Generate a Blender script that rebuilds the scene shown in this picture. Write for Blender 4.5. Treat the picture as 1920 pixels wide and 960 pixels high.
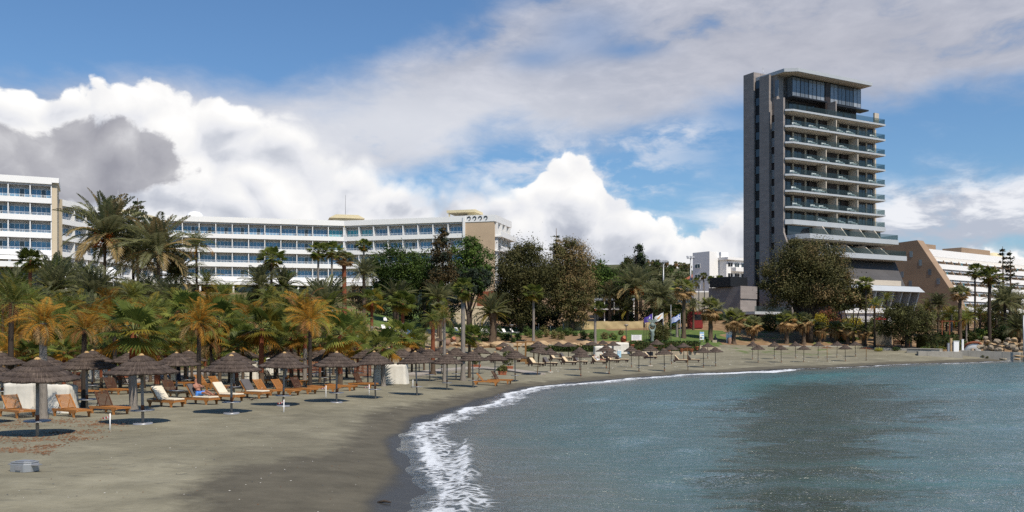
import bpy, math, random
import numpy as np
from math import sin, cos, pi, sqrt, radians, atan2, exp
from mathutils import Vector, Matrix, Quaternion
for o in list(bpy.data.objects):
    bpy.data.objects.remove(o, do_unlink=True)
SC = bpy.context.scene
COL = SC.collection
# ---------------------------------------------------------------- camera
F, HY, H = 1750.0, 632.0, 4.0          # focal length in photo pixels, horizon row, eye height over the sea
cam = bpy.data.cameras.new('camera')
cam.sensor_width = 36.0
cam.lens = F / 1920 * 36
cam.shift_y = (HY - 480) / 1920
cam.clip_start, cam.clip_end = 0.5, 20000
co = bpy.data.objects.new('camera', cam)
COL.objects.link(co)
co.location = (0, 0, H)
co.rotation_euler = (pi / 2, 0, 0)
SC.camera = co
# ---------------------------------------------------------------- light and exposure
SUN_EL, SUN_AZ = radians(54), radians(32)      # the sun stands behind the viewer, 32 degrees to the right
sd_ = Vector((sin(SUN_AZ) * cos(SUN_EL), -cos(SUN_AZ) * cos(SUN_EL), sin(SUN_EL)))
sun = bpy.data.lights.new('sun', 'SUN')
sun.energy = 5.0
sun.angle = radians(0.5)
sun.color = (1.0, 0.93, 0.82)
so = bpy.data.objects.new('sun', sun)
COL.objects.link(so)
so.rotation_euler = sd_.to_track_quat('Z', 'Y').to_euler()
so.location = (0, -20, 60)
vs = SC.view_settings
vs.view_transform = 'Standard'
vs.look = 'None'
vs.exposure = 0.0
vs.gamma = 1.0
vs.use_curve_mapping = False
SC.cycles.max_bounces = 6
SC.cycles.diffuse_bounces = 2
SC.cycles.glossy_bounces = 3
SC.cycles.transmission_bounces = 3
SC.cycles.transparent_max_bounces = 8
SC.cycles.caustics_reflective = False
SC.cycles.caustics_refractive = False
SC.cycles.use_denoising = False
SC.cycles.sample_clamp_indirect = 4
SC.cycles.sample_clamp_direct = 2.5

class G:
    """a small helper to write node graphs as expressions"""
    def __init__(s, tree):
        s.t = tree
    def n(s, kind, **kw):
        nd = s.t.nodes.new(kind)
        for k, v in kw.items():
            setattr(nd, k, v)
        return nd
    def put(s, sock, v):
        if v is None: return
        if isinstance(v, bpy.types.NodeSocket): s.t.links.new(v, sock)
        elif isinstance(v, (tuple, list)):
            sock.default_value = tuple(v) + ((1.0,) if len(v) == 3 and len(sock.default_value) == 4 else ())
        else: sock.default_value = v
    def m(s, op, a, b=None, c=None, clamp=False):
        nd = s.n('ShaderNodeMath', operation=op, use_clamp=clamp)
        for i, v in enumerate((a, b, c)): s.put(nd.inputs[i], v)
        return nd.outputs[0]
    def add(s, a, b): return s.m('ADD', a, b)
    def sub(s, a, b): return s.m('SUBTRACT', a, b)
    def mul(s, a, b): return s.m('MULTIPLY', a, b)
    def mad(s, a, b, c): return s.m('MULTIPLY_ADD', a, b, c)
    def step(s, x, a, b, lo=0.0, hi=1.0):
        nd = s.n('ShaderNodeMapRange', interpolation_type='SMOOTHSTEP')
        for i, v in enumerate((x, a, b, lo, hi)): s.put(nd.inputs[i], v)
        return nd.outputs[0]
    def xyz(s, x, y, z):
        nd = s.n('ShaderNodeCombineXYZ')
        for i, v in enumerate((x, y, z)): s.put(nd.inputs[i], v)
        return nd.outputs[0]
    def sep(s, v):
        nd = s.n('ShaderNodeSeparateXYZ'); s.put(nd.inputs[0], v)
        return nd.outputs
    def vadd(s, a, b):
        nd = s.n('ShaderNodeVectorMath', operation='ADD'); s.put(nd.inputs[0], a); s.put(nd.inputs[1], b)
        return nd.outputs[0]
    def vmul(s, a, b):
        nd = s.n('ShaderNodeVectorMath', operation='MULTIPLY'); s.put(nd.inputs[0], a); s.put(nd.inputs[1], b)
        return nd.outputs[0]
    def noise(s, vec, scale, detail=4.0, rough=0.5, dist=0.0, out=0):
        nd = s.n('ShaderNodeTexNoise'); s.put(nd.inputs['Vector'], vec)
        s.put(nd.inputs['Scale'], scale); s.put(nd.inputs['Detail'], detail); s.put(nd.inputs['Roughness'], rough); s.put(nd.inputs['Distortion'], dist)
        return nd.outputs[out]
    def voro(s, vec, scale, feature='SMOOTH_F1', smooth=0.6):
        nd = s.n('ShaderNodeTexVoronoi', feature=feature); s.put(nd.inputs['Vector'], vec); s.put(nd.inputs['Scale'], scale)
        if feature == 'SMOOTH_F1': s.put(nd.inputs['Smoothness'], smooth)
        return nd.outputs['Distance']
    def mix(s, f, a, b):
        nd = s.n('ShaderNodeMix', data_type='RGBA'); s.put(nd.inputs[0], f); s.put(nd.inputs[6], a); s.put(nd.inputs[7], b)
        return nd.outputs[2]
    def ramp(s, f, stops):
        nd = s.n('ShaderNodeValToRGB'); s.put(nd.inputs[0], f)
        e = nd.color_ramp.elements
        stops = sorted(stops)
        e[0].position, e[1].position = stops[0][0], stops[-1][0]
        for p, c in stops[1:-1]: e.new(p)
        for el, (p, c) in zip(e, stops):
            el.position = p
            el.color = (c, c, c, 1) if not isinstance(c, tuple) else tuple(c) + (1,)
        return nd.outputs[0]
    def attr(s, name):
        return s.n('ShaderNodeAttribute', attribute_name=name).outputs['Fac']
    def bump(s, h, strength, dist, normal=None):
        nd = s.n('ShaderNodeBump'); s.put(nd.inputs['Height'], h); s.put(nd.inputs['Strength'], strength); s.put(nd.inputs['Distance'], dist)
        if normal is not None: s.put(nd.inputs['Normal'], normal)
        return nd.outputs[0]

# ---------------------------------------------------------------- sky with clouds
def ae(px, py):
    dx = px - 960.0
    return atan2(dx, F), atan2(HY - py, sqrt(F * F + dx * dx))
world = bpy.data.worlds.new('World')
SC.world = world
world.use_nodes = True
world.cycles.sampling_method = 'MANUAL'
world.cycles.sample_map_resolution = 512
wt = world.node_tree
wt.nodes.clear()
g = G(wt)
sky = g.n('ShaderNodeTexSky', sky_type='NISHITA')
sky.sun_disc = False
sky.sun_elevation = SUN_EL
sky.sun_rotation = pi - SUN_AZ
sky.altitude = 0
sky.air_density = 1.15
sky.dust_density = 0.35
sky.ozone_density = 2.6
STR = 0.10
dirn = g.n('ShaderNodeTexCoord').outputs['Generated']
dx_, dy_, dz_ = g.sep(dirn)
az = g.m('ARCTAN2', dx_, dy_)
el = g.m('ARCSINE', dz_)
AZ0, AZW, ELM = -1.0, 2.0, 0.5
azn = g.mad(az, 1 / AZW, -AZ0 / AZW)
def curve(pts):
    st = []
    for px, py in pts:
        a, e = ae(px, py)
        st.append(((a - AZ0) / AZW, max(0.0, min(1.0, e / ELM))))
    st += [(0.0, 0.06), (1.0, 0.06)]
    return g.mul(g.ramp(azn, st), ELM)
def blob(px, py, wx, wy):
    a, e = ae(px, py)
    u = g.mad(az, F / wx, -a * F / wx)
    v = g.mad(el, F / wy, -e * F / wy)
    return g.m('EXPONENT', g.mul(g.add(g.mul(u, u), g.mul(v, v)), -1.0))
pc = g.xyz(az, g.mul(el, 1.15), 0.37)
warp = g.vmul(g.vadd(g.noise(pc, 9.0, 3, 0.5, out=1), (-0.5, -0.5, -0.5)), (0.06, 0.06, 0.06))
pw = g.vadd(pc, warp)
def billow(p, fine=True):
    v1 = g.voro(p, 9.0, 'F1')
    v2 = g.voro(p, 24.0, 'F1')
    b = g.add(g.mul(g.sub(0.5, v1), 0.80), g.mul(g.sub(0.5, v2), 0.50))
    if fine:
        b = g.add(b, g.mul(g.sub(0.5, g.voro(p, 63.0, 'F1')), 0.26))
        b = g.add(b, g.mul(g.sub(g.noise(p, 70.0, 5, 0.6), 0.5), 0.45))
    return b
B0 = billow(pw)
BS0 = billow(pw, False)
BS1 = billow(g.vadd(pw, (0.007, 0.018, 0.0)), False)
big = g.noise(pw, 5.5, 4, 0.5)
# the cumulus bank
top1 = curve([(-200, 150), (0, 158), (90, 170), (150, 165), (200, 165), (330, 150), (400, 158), (440, 205), (520, 240), (640, 262), (730, 292), (800, 322), (900, 345), (985, 345), (1025, 300), (1060, 272), (1100, 275), (1118, 318), (1150, 362), (1210, 410), (1260, 420), (1340, 408), (1400, 420), (1480, 470), (1600, 480), (1700, 480), (1800, 480), (1920, 490)])
d1 = g.add(g.sub(top1, el), g.mul(B0, 0.052))
m1 = g.step(d1, g.step(az, -0.30, -0.20, -0.001, -0.012), g.step(az, -0.32, -0.18, 0.008, 0.030))
m1 = g.m('MAXIMUM', m1, g.mul(g.step(d1, -0.001, 0.008), g.add(g.step(az, -0.02, 0.01), g.step(az, -0.24, -0.30))), clamp=True)
deep = g.step(d1, 0.005, 0.12)
lit = g.add(g.mul(g.sub(BS0, BS1), 1.45), 0.64)
lit = g.add(lit, g.mul(g.sub(g.noise(pw, 40.0, 7, 0.62), 0.5), 0.42))
lit = g.add(lit, g.mul(g.step(d1, 0.05, 0.0), 0.16))
lit = g.sub(lit, g.mul(g.mul(deep, 0.40), g.step(g.add(big, g.mul(g.sub(g.noise(pw, 17.0, 5, 0.6), 0.5), 0.5)), 0.40, 0.62)))
gn = g.add(g.mul(B0, 0.62), g.mul(g.sub(g.noise(pw, 13.0, 8, 0.65), 0.5), 1.9))
grey = g.step(g.add(g.add(g.mul(blob(30, 305, 190, 90), 1.0), g.add(g.mul(blob(215, 285, 85, 62), 0.85), g.mul(blob(290, 318, 60, 34), 0.55))), gn), 0.56, 0.84)
dark2 = g.mul(g.add(blob(1330, 450, 190, 42), g.add(blob(770, 385, 150, 30), blob(1050, 425, 90, 30))), g.step(g.add(big, g.mul(B0, 0.3)), 0.42, 0.62))
lit = g.sub(lit, g.mul(dark2, 0.40))
c1 = g.ramp(lit, [(0.0, (0.46, 0.49, 0.57)), (0.30, (0.62, 0.645, 0.71)), (0.52, (0.82, 0.83, 0.87)), (0.78, (0.94, 0.935, 0.935)), (1.0, (1.03, 1.02, 1.005))])
gl_ = g.add(g.add(g.mul(g.sub(BS0, BS1), 1.3), 0.42), g.mul(g.sub(g.noise(pw, 30.0, 7, 0.62), 0.5), 0.9))
c1 = g.mix(g.mul(grey, 0.90), c1, g.ramp(gl_, [(0.1, (0.315, 0.315, 0.36)), (0.5, (0.43, 0.43, 0.47)), (0.95, (0.68, 0.68, 0.71))]))
# thin grey veil of stratocumulus across the upper right, blue gaps below it
pv = g.xyz(az, g.mul(el, 2.4), 1.9)
pv = g.vadd(pv, g.vmul(g.vadd(g.noise(pv, 5.0, 3, 0.5, out=1), (-0.5, -0.5, -0.5)), (0.10, 0.10, 0.0)))
nv = g.noise(pv, 6.5, 9, 0.58)
nv2 = g.noise(pv, 17.0, 7, 0.6)
up = curve([(-200, 130), (250, 128), (380, 135), (480, 130), (600, 120), (700, 100), (790, 55), (880, 10), (980, -40), (1100, -120), (1300, -220), (1920, -220)])
lo = curve([(-200, 260), (500, 330), (700, 340), (860, 262), (960, 232), (1100, 240), (1250, 222), (1340, 200), (1420, 180), (1560, 182), (1640, 196), (1750, 178), (1860, 160), (1920, 150)])
va = g.mul(g.step(g.sub(g.add(up, g.mul(g.sub(nv, 0.5), 0.11)), el), -0.012, 0.05), g.step(g.sub(el, g.add(lo, g.mul(g.sub(nv, 0.5), 0.12))), -0.03, 0.022))
va = g.mul(va, g.step(g.add(g.add(nv, g.mul(nv2, 0.30)), g.mul(g.add(blob(720, 210, 300, 75), blob(1000, 170, 260, 60)), 0.16)), 0.36, 0.62))
gap = g.mul(g.add(blob(1100, 60, 90, 45), g.add(blob(1000, 110, 60, 20), blob(1180, 95, 60, 14))), 0.55)
va = g.mul(va, g.sub(1.0, gap))
va = g.m('MULTIPLY', va, 0.90, clamp=True)
cv = g.mix(g.step(g.add(g.mul(nv2, 0.5), g.mul(nv, 0.6)), 0.42, 0.72), (0.43, 0.45, 0.53), (0.66, 0.66, 0.72))
cv = g.mix(g.mul(blob(750, 240, 420, 95), 0.85), cv, (0.80, 0.805, 0.84))
cv = g.mix(g.mul(blob(1560, 90, 330, 75), 0.55), cv, (0.47, 0.465, 0.51))
# wisps: round the blue gap and low at the right behind the tower
lo2 = curve([(-200, 480), (1150, 400), (1250, 360), (1400, 330), (1600, 320), (1700, 285), (1800, 275), (1920, 262)])
wa = g.step(g.sub(g.add(lo2, g.mul(g.sub(nv, 0.5), 0.16)), el), -0.01, 0.06)
wa = g.mul(wa, g.step(g.add(nv, g.mul(nv2, 0.35)), 0.52, 0.74))
cw = g.mix(g.step(g.sub(nv2, g.mul(blob(1800, 440, 260, 34), 0.12)), 0.40, 0.60), (0.50, 0.53, 0.62), (0.92, 0.92, 0.95))
wb = g.mul(g.mul(g.add(blob(1020, 300, 240, 70), g.add(blob(1260, 250, 90, 26), blob(1190, 340, 90, 34))), 0.75), g.step(g.add(nv2, g.mul(nv, 0.5)), 0.66, 0.92))
skyc = g.vmul(sky.outputs[0], (STR * 0.70, STR * 0.92, STR * 1.13))
c = g.mix(wb, skyc, (0.80, 0.81, 0.86))
c = g.mix(va, c, cv)
c = g.mix(g.mul(wa, 0.92), c, cw)
c = g.mix(m1, c, c1)
# ground haze colour below the horizon
c = g.mix(g.step(el, -0.02, 0.0), (0.30, 0.33, 0.36), c)
bg = g.n('ShaderNodeBackground')
g.put(bg.inputs[0], c)
bg.inputs[1].default_value = 1.0
wo = g.n('ShaderNodeOutputWorld')
wt.links.new(bg.outputs[0], wo.inputs[0])
# ================================================================ helpers
def srgb(r, g_, b):
    f = lambda c: (c / 255 / 12.92) if c / 255 <= 0.04045 else ((c / 255 + 0.055) / 1.055) ** 2.4
    return (f(r), f(g_), f(b))
def newmat(name):
    m = bpy.data.materials.new(name); m.use_nodes = True
    t = m.node_tree; t.nodes.clear()
    gg = G(t); out = gg.n('ShaderNodeOutputMaterial')
    return m, gg, out
def principled(gg, out, color, rough, spec=0.5, metal=0.0, normal=None):
    p = gg.n('ShaderNodeBsdfPrincipled')
    gg.put(p.inputs['Base Color'], color); gg.put(p.inputs['Roughness'], rough)
    p.inputs['Specular IOR Level'].default_value = spec; p.inputs['Metallic'].default_value = metal
    if normal is not None: gg.put(p.inputs['Normal'], normal)
    gg.t.links.new(p.outputs[0], out.inputs[0])
    return p
def solid(name, c, rough=0.7, var=0.25, scale=2.0, spec=0.3, metal=0.0, bump=0.0, stretch=(1, 1, 1), c2=None):
    """a plain paint, stone or wood: base colour with a worn, uneven tone"""
    m, gg, out = newmat(name)
    co_ = gg.n('ShaderNodeTexCoord').outputs['Object']
    v = gg.vmul(co_, stretch)
    n = gg.noise(v, scale, 6, 0.6)
    c2 = c2 or tuple(x * (1 - var) for x in c)
    c3 = tuple(min(1, x * (1 + var * 0.5)) for x in c)
    colr = gg.ramp(n, [(0.25, c2), (0.5, c), (0.75, c3)])
    nm = gg.bump(n, bump, 0.05) if bump else None
    principled(gg, out, colr, rough, spec, metal, nm)
    return m
def foliage(name, c, var=0.45, trans=0.3, rough=0.6, c2=None):
    m, gg, out = newmat(name)
    oi = gg.n('ShaderNodeObjectInfo')
    co_ = gg.n('ShaderNodeNewGeometry').outputs['Position']
    n = gg.noise(co_, 1.3, 4, 0.7)
    f = gg.add(gg.mul(n, 0.9), gg.mul(gg.sub(oi.outputs['Random'], 0.5), 0.35))
    lo_, hi_ = tuple(x * (1 - var) for x in c), tuple(x * (1 + var) for x in c)
    if c2: hi_ = c2
    colr = gg.ramp(f, [(0.2, lo_), (0.45, c), (0.72, hi_)])
    p = gg.n('ShaderNodeBsdfPrincipled')
    gg.put(p.inputs['Base Color'], colr); p.inputs['Roughness'].default_value = rough; p.inputs['Specular IOR Level'].default_value = 0.15
    tr = gg.n('ShaderNodeBsdfTranslucent'); gg.put(tr.inputs[0], colr)
    mx = gg.n('ShaderNodeMixShader'); mx.inputs[0].default_value = trans
    gg.t.links.new(p.outputs[0], mx.inputs[1]); gg.t.links.new(tr.outputs[0], mx.inputs[2])
    gg.t.links.new(mx.outputs[0], out.inputs[0])
    return m

class MB:
    """collects faces; build() links them as ONE mesh object"""
    def __init__(s):
        s.v, s.f, s.mi, s.mats, s.sm = [], [], [], [], []
    def slot(s, m):
        if m not in s.mats: s.mats.append(m)
        return s.mats.index(m)
    def add(s, vs_, fs, m, smooth=False):
        b = len(s.v); s.v.extend(tuple(v) for v in vs_)
        k = s.slot(m)
        for f in fs:
            s.f.append(tuple(b + i for i in f)); s.mi.append(k); s.sm.append(smooth)
    def quad(s, a, b, c_, d, m): s.add([a, b, c_, d], [(0, 1, 2, 3)], m)
    def box(s, x0, x1, y0, y1, z0, z1, m):
        s.add([(x0, y0, z0), (x1, y0, z0), (x1, y1, z0), (x0, y1, z0), (x0, y0, z1), (x1, y0, z1), (x1, y1, z1), (x0, y1, z1)],
              [(0, 3, 2, 1), (4, 5, 6, 7), (0, 1, 5, 4), (1, 2, 6, 5), (2, 3, 7, 6), (3, 0, 4, 7)], m)
    def bar(s, a, b, w, h, m, up=(0, 0, 1)):
        """a square bar from a to b"""
        a, b = Vector(a), Vector(b); d = (b - a).normalized(); u = Vector(up)
        if abs(d.dot(u)) > 0.95: u = Vector((0, 1, 0))
        r = d.cross(u).normalized() * w / 2; t = r.cross(d).normalized() * h / 2
        P = [a - r - t, a + r - t, a + r + t, a - r + t, b - r - t, b + r - t, b + r + t, b - r + t]
        s.add(P, [(0, 3, 2, 1), (4, 5, 6, 7), (0, 1, 5, 4), (1, 2, 6, 5), (2, 3, 7, 6), (3, 0, 4, 7)], m)
    def tube(s, pts, rads, m, n=8, cap=True, smooth=True):
        pts = [Vector(p) for p in pts]
        if not hasattr(rads, '__len__'): rads = [rads] * len(pts)
        vs_, fs = [], []
        for i, p in enumerate(pts):
            d = (pts[min(i + 1, len(pts) - 1)] - pts[max(i - 1, 0)]).normalized()
            u = Vector((1, 0, 0)) if abs(d.x) < 0.9 else Vector((0, 1, 0))
            a = d.cross(u).normalized(); b = d.cross(a)
            for k in range(n):
                t = 2 * pi * k / n
                vs_.append(p + (a * cos(t) + b * sin(t)) * rads[i])
        for i in range(len(pts) - 1):
            for k in range(n):
                fs.append((i * n + k, i * n + (k + 1) % n, (i + 1) * n + (k + 1) % n, (i + 1) * n + k))
        if cap:
            fs.append(tuple(range(n - 1, -1, -1))); fs.append(tuple((len(pts) - 1) * n + k for k in range(n)))
        s.add(vs_, fs, m, smooth)
    def lathe(s, prof, m, n=24, centre=(0, 0, 0), smooth=True, jit=None):
        vs_, fs = [], []
        for i, (r, z) in enumerate(prof):
            for k in range(n):
                t = 2 * pi * k / n
                dr, dz = jit(i, k) if jit else (0, 0)
                vs_.append((centre[0] + (r + dr) * cos(t), centre[1] + (r + dr) * sin(t), centre[2] + z + dz))
        for i in range(len(prof) - 1):
            for k in range(n):
                fs.append((i * n + k, i * n + (k + 1) % n, (i + 1) * n + (k + 1) % n, (i + 1) * n + k))
        s.add(vs_, fs, m, smooth)
    def prism(s, poly, ax, d0, d1, m):
        """a polygon (pairs) pushed along an axis: ax 0 = x, 1 = y, 2 = z"""
        def p3(p, d):
            return (d, p[0], p[1]) if ax == 0 else (p[0], d, p[1]) if ax == 1 else (p[0], p[1], d)
        n = len(poly)
        s.add([p3(p, d0) for p in poly] + [p3(p, d1) for p in poly],
              [tuple(range(n - 1, -1, -1)), tuple(range(n, 2 * n))] + [(i, (i + 1) % n, n + (i + 1) % n, n + i) for i in range(n)], m)
    def mesh(s, name):
        me = bpy.data.meshes.new(name)
        me.from_pydata(s.v, [], s.f)
        for m in s.mats: me.materials.append(m)
        me.polygons.foreach_set('material_index', s.mi)
        me.polygons.foreach_set('use_smooth', s.sm)
        me.update()
        return me
    def build(s, name, parent=None, loc=None):
        return link(name, s.mesh(name), parent, loc)
def link(name, me, parent=None, loc=None, rz=0.0, sc=None):
    o = bpy.data.objects.new(name, me); COL.objects.link(o)
    if parent: o.parent = parent
    if loc is not None: o.location = loc
    if rz: o.rotation_euler = (0, 0, rz)
    if sc is not None: o.scale = sc if hasattr(sc, '__len__') else (sc, sc, sc)
    return o
def tag(o, label=None, cat=None, group=None, kind=None):
    if label: o['label'] = label
    if cat: o['category'] = cat
    if group: o['group'] = group
    if kind: o['kind'] = kind
    return o
def thing(name, label, cat, loc=(0, 0, 0), rz=0.0, group=None, sc=None):
    o = link(name, None, None, loc, rz, sc); o.empty_display_size = 0.3
    return tag(o, label, cat, group)
def clone(root, loc, rz, label, group=None, sc=None):
    """a copy of a thing with copies of its parts and sub-parts"""
    r = root.copy(); COL.objects.link(r); r.location = loc; r.rotation_euler = (0, 0, rz)
    if sc is not None: r.scale = sc if hasattr(sc, '__len__') else (sc, sc, sc)
    r['label'] = label
    if group: r['group'] = group
    for ch in root.children:
        c_ = ch.copy(); COL.objects.link(c_); c_.parent = r
        for gch in ch.children:
            d = gch.copy(); COL.objects.link(d); d.parent = c_
    return r
def skin(name, joints, edges, mats_m, parent=None, sub=1, loc=None):
    """one continuous body grown over a skeleton: joints = {name: (xyz, radius)}"""
    keys = list(joints); me = bpy.data.meshes.new(name)
    me.from_pydata([joints[k][0] for k in keys], [(keys.index(a), keys.index(b)) for a, b in edges], [])
    o = bpy.data.objects.new(name, me); COL.objects.link(o)
    o.modifiers.new('skin', 'SKIN'); ss = o.modifiers.new('sub', 'SUBSURF'); ss.levels = sub; ss.render_levels = sub
    sv = me.skin_vertices[0].data
    for i, k in enumerate(keys):
        r = joints[k][1]; sv[i].radius = (r, r); sv[i].use_root = (i == 0)
    bpy.context.view_layer.update()
    dg = bpy.context.evaluated_depsgraph_get()
    nm = bpy.data.meshes.new_from_object(o.evaluated_get(dg))
    bpy.data.objects.remove(o, do_unlink=True); bpy.data.meshes.remove(me)
    nm.name = name; nm.materials.clear(); nm.materials.append(mats_m)
    nm.polygons.foreach_set('use_smooth', [True] * len(nm.polygons))
    return link(name, nm, parent, loc)

# ================================================================ shore and terrain
SHORE = [(3.0, -200), (0.5, -20), (-1.2, 8), (-1.8, 16)]
for px, py in [(770, 950), (778, 915), (776, 885), (764, 850), (758, 828), (778, 804), (812, 788), (850, 770), (905, 757), (930, 745), (965, 735), (1010, 725), (1100, 717), (1180, 710), (1250, 706), (1300, 701), (1400, 697), (1500, 692), (1600, 688), (1700, 683), (1790, 681), (1880, 678), (1925, 676)]:
    Y = H * F / (py - HY)
    SHORE.append(((px - 960) / F * Y, Y))
SHORE += [(135, 176), (230, 190), (700, 260), (4000, 700)]
SHORE = np.array(SHORE, float)
def shore_dist(x, y):
    """signed distance to the waterline: + on land, - at sea; and the length along the shore"""
    x = np.asarray(x, float); y = np.asarray(y, float)
    best = np.full(x.shape, 1e9); sgn = np.ones(x.shape); along = np.zeros(x.shape); acc = 0.0
    for (ax, ay), (bx, by) in zip(SHORE[:-1], SHORE[1:]):
        ex, ey = bx - ax, by - ay; L = sqrt(ex * ex + ey * ey)
        t = np.clip(((x - ax) * ex + (y - ay) * ey) / (L * L), 0, 1)
        d = np.hypot(x - ax - t * ex, y - ay - t * ey)
        s_ = np.sign(ex * (y - ay) - ey * (x - ax)); s_[s_ == 0] = 1
        k = d < best
        best[k] = d[k]; sgn[k] = s_[k]; along[k] = (acc + t * L)[k]
        acc += L
    return best * sgn, along
CP = [(-300, 20, 0), (-300, 60, 0), (100, 45, 0), (100, 78, .05), (300, 60, 0), (300, 88, .2), (500, 70, 0), (500, 98, .3), (700, 80, 0), (700, 108, .4), (900, 70, 0), (900, 110, .2), (900, 140, .6),
      (1000, 100, .0), (1000, 135, .5), (1100, 120, .1), (1100, 150, .7), (1200, 130, .2), (1200, 155, .9), (1300, 140, .3), (1300, 158, 1.3), (1400, 140, .3), (1500, 150, .4), (1600, 158, .4),
      (1400, 170, 1.7), (1500, 172, 1.7), (1600, 172, 1.6), (1750, 158, .8), (1900, 163, .8), (1750, 172, 2.0), (1900, 176, 2.4),
      (-300, 112, 2.6), (100, 112, 2.8), (300, 117, 2.9), (500, 127, 3.1), (700, 140, 3.0), (-300, 150, 7.6), (100, 150, 7.6), (300, 155, 8), (500, 160, 8), (700, 168, 6.2),
      (-300, 182, 11.4), (100, 182, 11.4), (300, 187, 12), (500, 192, 12), (700, 200, 10.6),
      (850, 160, 2.5), (1000, 160, 2.5), (1100, 160, 2.4), (850, 182, 4.5), (1000, 185, 4.4), (1100, 190, 5.0), (1200, 163, 2.7), (1200, 190, 5.2), (1300, 185, 5.0), (1300, 166, 2.6),
      (900, 215, 8.5), (1100, 220, 7.5), (1250, 215, 7.5), (1400, 190, 5.5), (1550, 190, 5.4), (1700, 190, 4.4), (1900, 195, 4.4),
      (1400, 215, 8.0), (1600, 215, 7.6), (1800, 225, 6.5), (-300, 270, 14), (300, 260, 14), (800, 260, 13.5), (1200, 300, 15), (1600, 300, 12), (1900, 300, 10), (2400, 300, 10), (2400, 180, 2)]
CPX = np.array([((px - 960) / F * Y, Y) for px, Y, z in CP]); CPZ = np.array([z for _, _, z in CP], float)
def tps(r2): return np.where(r2 > 1e-9, 0.5 * r2 * np.log(np.maximum(r2, 1e-9)), 0.0)
_n = len(CP)
_A = np.zeros((_n + 3, _n + 3))
_A[:_n, :_n] = tps(((CPX[:, None] - CPX[None]) ** 2).sum(-1)) + np.eye(_n) * 40.0
_A[:_n, _n] = 1; _A[:_n, _n + 1:] = CPX; _A[_n, :_n] = 1; _A[_n + 1:, :_n] = CPX.T
_W = np.linalg.solve(_A, np.concatenate([CPZ, np.zeros(3)]))
def height(x, y):
    x = np.asarray(x, float); y = np.asarray(y, float); sh = x.shape
    P_ = np.stack([x.ravel(), y.ravel()], 1); e = np.empty(len(P_))
    for i in range(0, len(P_), 20000):
        q = P_[i:i + 20000]
        e[i:i + 20000] = tps(((q[:, None] - CPX[None]) ** 2).sum(-1)) @ _W[:_n] + _W[_n] + q @ _W[_n + 1:]
    e = np.clip(e.reshape(sh), 0, 40)
    d, _ = shore_dist(x, y)
    e *= np.clip(d / 12.0, 0, 1)
    beach = np.where(d > 0, 0.60 * (1 - np.exp(-np.maximum(d, 0) / 4.2)), np.maximum(0.11 * d, -3.0))
    return beach + e
GX0, GX1, GY0, GY1, GS = -190.0, 270.0, 6.0, 330.0, 1.0
_gx = np.arange(GX0, GX1 + .1, GS); _gy = np.arange(GY0, GY1 + .1, GS)
_XX, _YY = np.meshgrid(_gx, _gy)
GZ = height(_XX, _YY)
def hz(x, y):
    u = min(max((x - GX0) / GS, 0), len(_gx) - 1.001); v = min(max((y - GY0) / GS, 0), len(_gy) - 1.001)
    i, j = int(u), int(v); u -= i; v -= j
    return float((GZ[j, i] * (1 - u) + GZ[j, i + 1] * u) * (1 - v) + (GZ[j + 1, i] * (1 - u) + GZ[j + 1, i + 1] * u) * v)
def at(px, Y): return (px - 960) / F * Y
def zpx(py, Y): return H + (HY - py) / F * Y
def onground(px, Y):
    x = at(px, Y); return (x, Y, hz(x, Y))
def ground(px, py):
    """where the line of sight through a photo pixel first meets the ground"""
    Y = 15.0
    while Y < 320:
        if hz(at(px, Y), Y) >= zpx(py, Y): break
        Y += 0.25
    return onground(px, Y)

def beach_limit(px):
    return np.interp(px, [-800, 300, 500, 700, 850, 1000, 1200, 1300, 1400, 1620, 1700, 1740, 1920, 2500], [84, 88, 98, 110, 150, 156, 158, 163, 171, 173, 168, 160, 162, 165])
# sand and soil share one shader, driven by what lies where (stored on the vertices)
m_ground, gg, out = newmat('sand_soil_lawn')
pos = gg.n('ShaderNodeNewGeometry').outputs['Position']
d_ = gg.attr('inland'); lawn_ = gg.attr('lawn'); soil_ = gg.attr('soil')
n1 = gg.noise(pos, 0.16, 6, 0.6); n2 = gg.noise(pos, 0.9, 6, 0.65); n3 = gg.noise(pos, 14.0, 4, 0.7)
edge = gg.noise(gg.vmul(pos, (0.16, 0.10, 1)), 1.0, 6, 0.58)
dry = gg.ramp(gg.add(gg.mul(n1, 0.55), gg.mul(n2, 0.45)), [(0.30, (0.130, 0.115, 0.074)), (0.5, (0.195, 0.174, 0.116)), (0.68, (0.290, 0.262, 0.182))])
wet = gg.ramp(n2, [(0.3, (0.066, 0.056, 0.036)), (0.7, (0.116, 0.100, 0.068))])
soaked = (0.036, 0.033, 0.027)
wetw = gg.attr('wet_width')
wd = gg.add(gg.sub(d_, wetw), gg.add(gg.mul(gg.sub(edge, 0.5), 3.6), gg.mul(gg.sub(n2, 0.5), 1.6)))
wf = gg.step(gg.add(wd, gg.mul(gg.sub(gg.noise(pos, 5.0, 5, 0.7), 0.5), 0.9)), 0.9, -0.6)
damp = gg.mul(gg.step(gg.noise(gg.vmul(pos, (0.22, 0.11, 1)), 0.8, 5, 0.55), 0.52, 0.60), gg.step(d_, 12.0, 7.0))
sandc = gg.mix(gg.m('MAXIMUM', wf, gg.mul(damp, 0.35)), dry, wet)
sf = gg.step(gg.add(d_, gg.mul(gg.sub(edge, 0.5), 2.4)), 0.95, 0.25)
sandc = gg.mix(sf, sandc, soaked)
grain = gg.noise(pos, 55.0, 3, 0.8)
sandc = gg.mix(gg.mul(gg.step(grain, 0.62, 0.75), 0.30), sandc, (0.05, 0.045, 0.04))
sandc = gg.mix(gg.mul(gg.step(n3, 0.64, 0.74), 0.35), sandc, (0.30, 0.28, 0.23))
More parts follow.
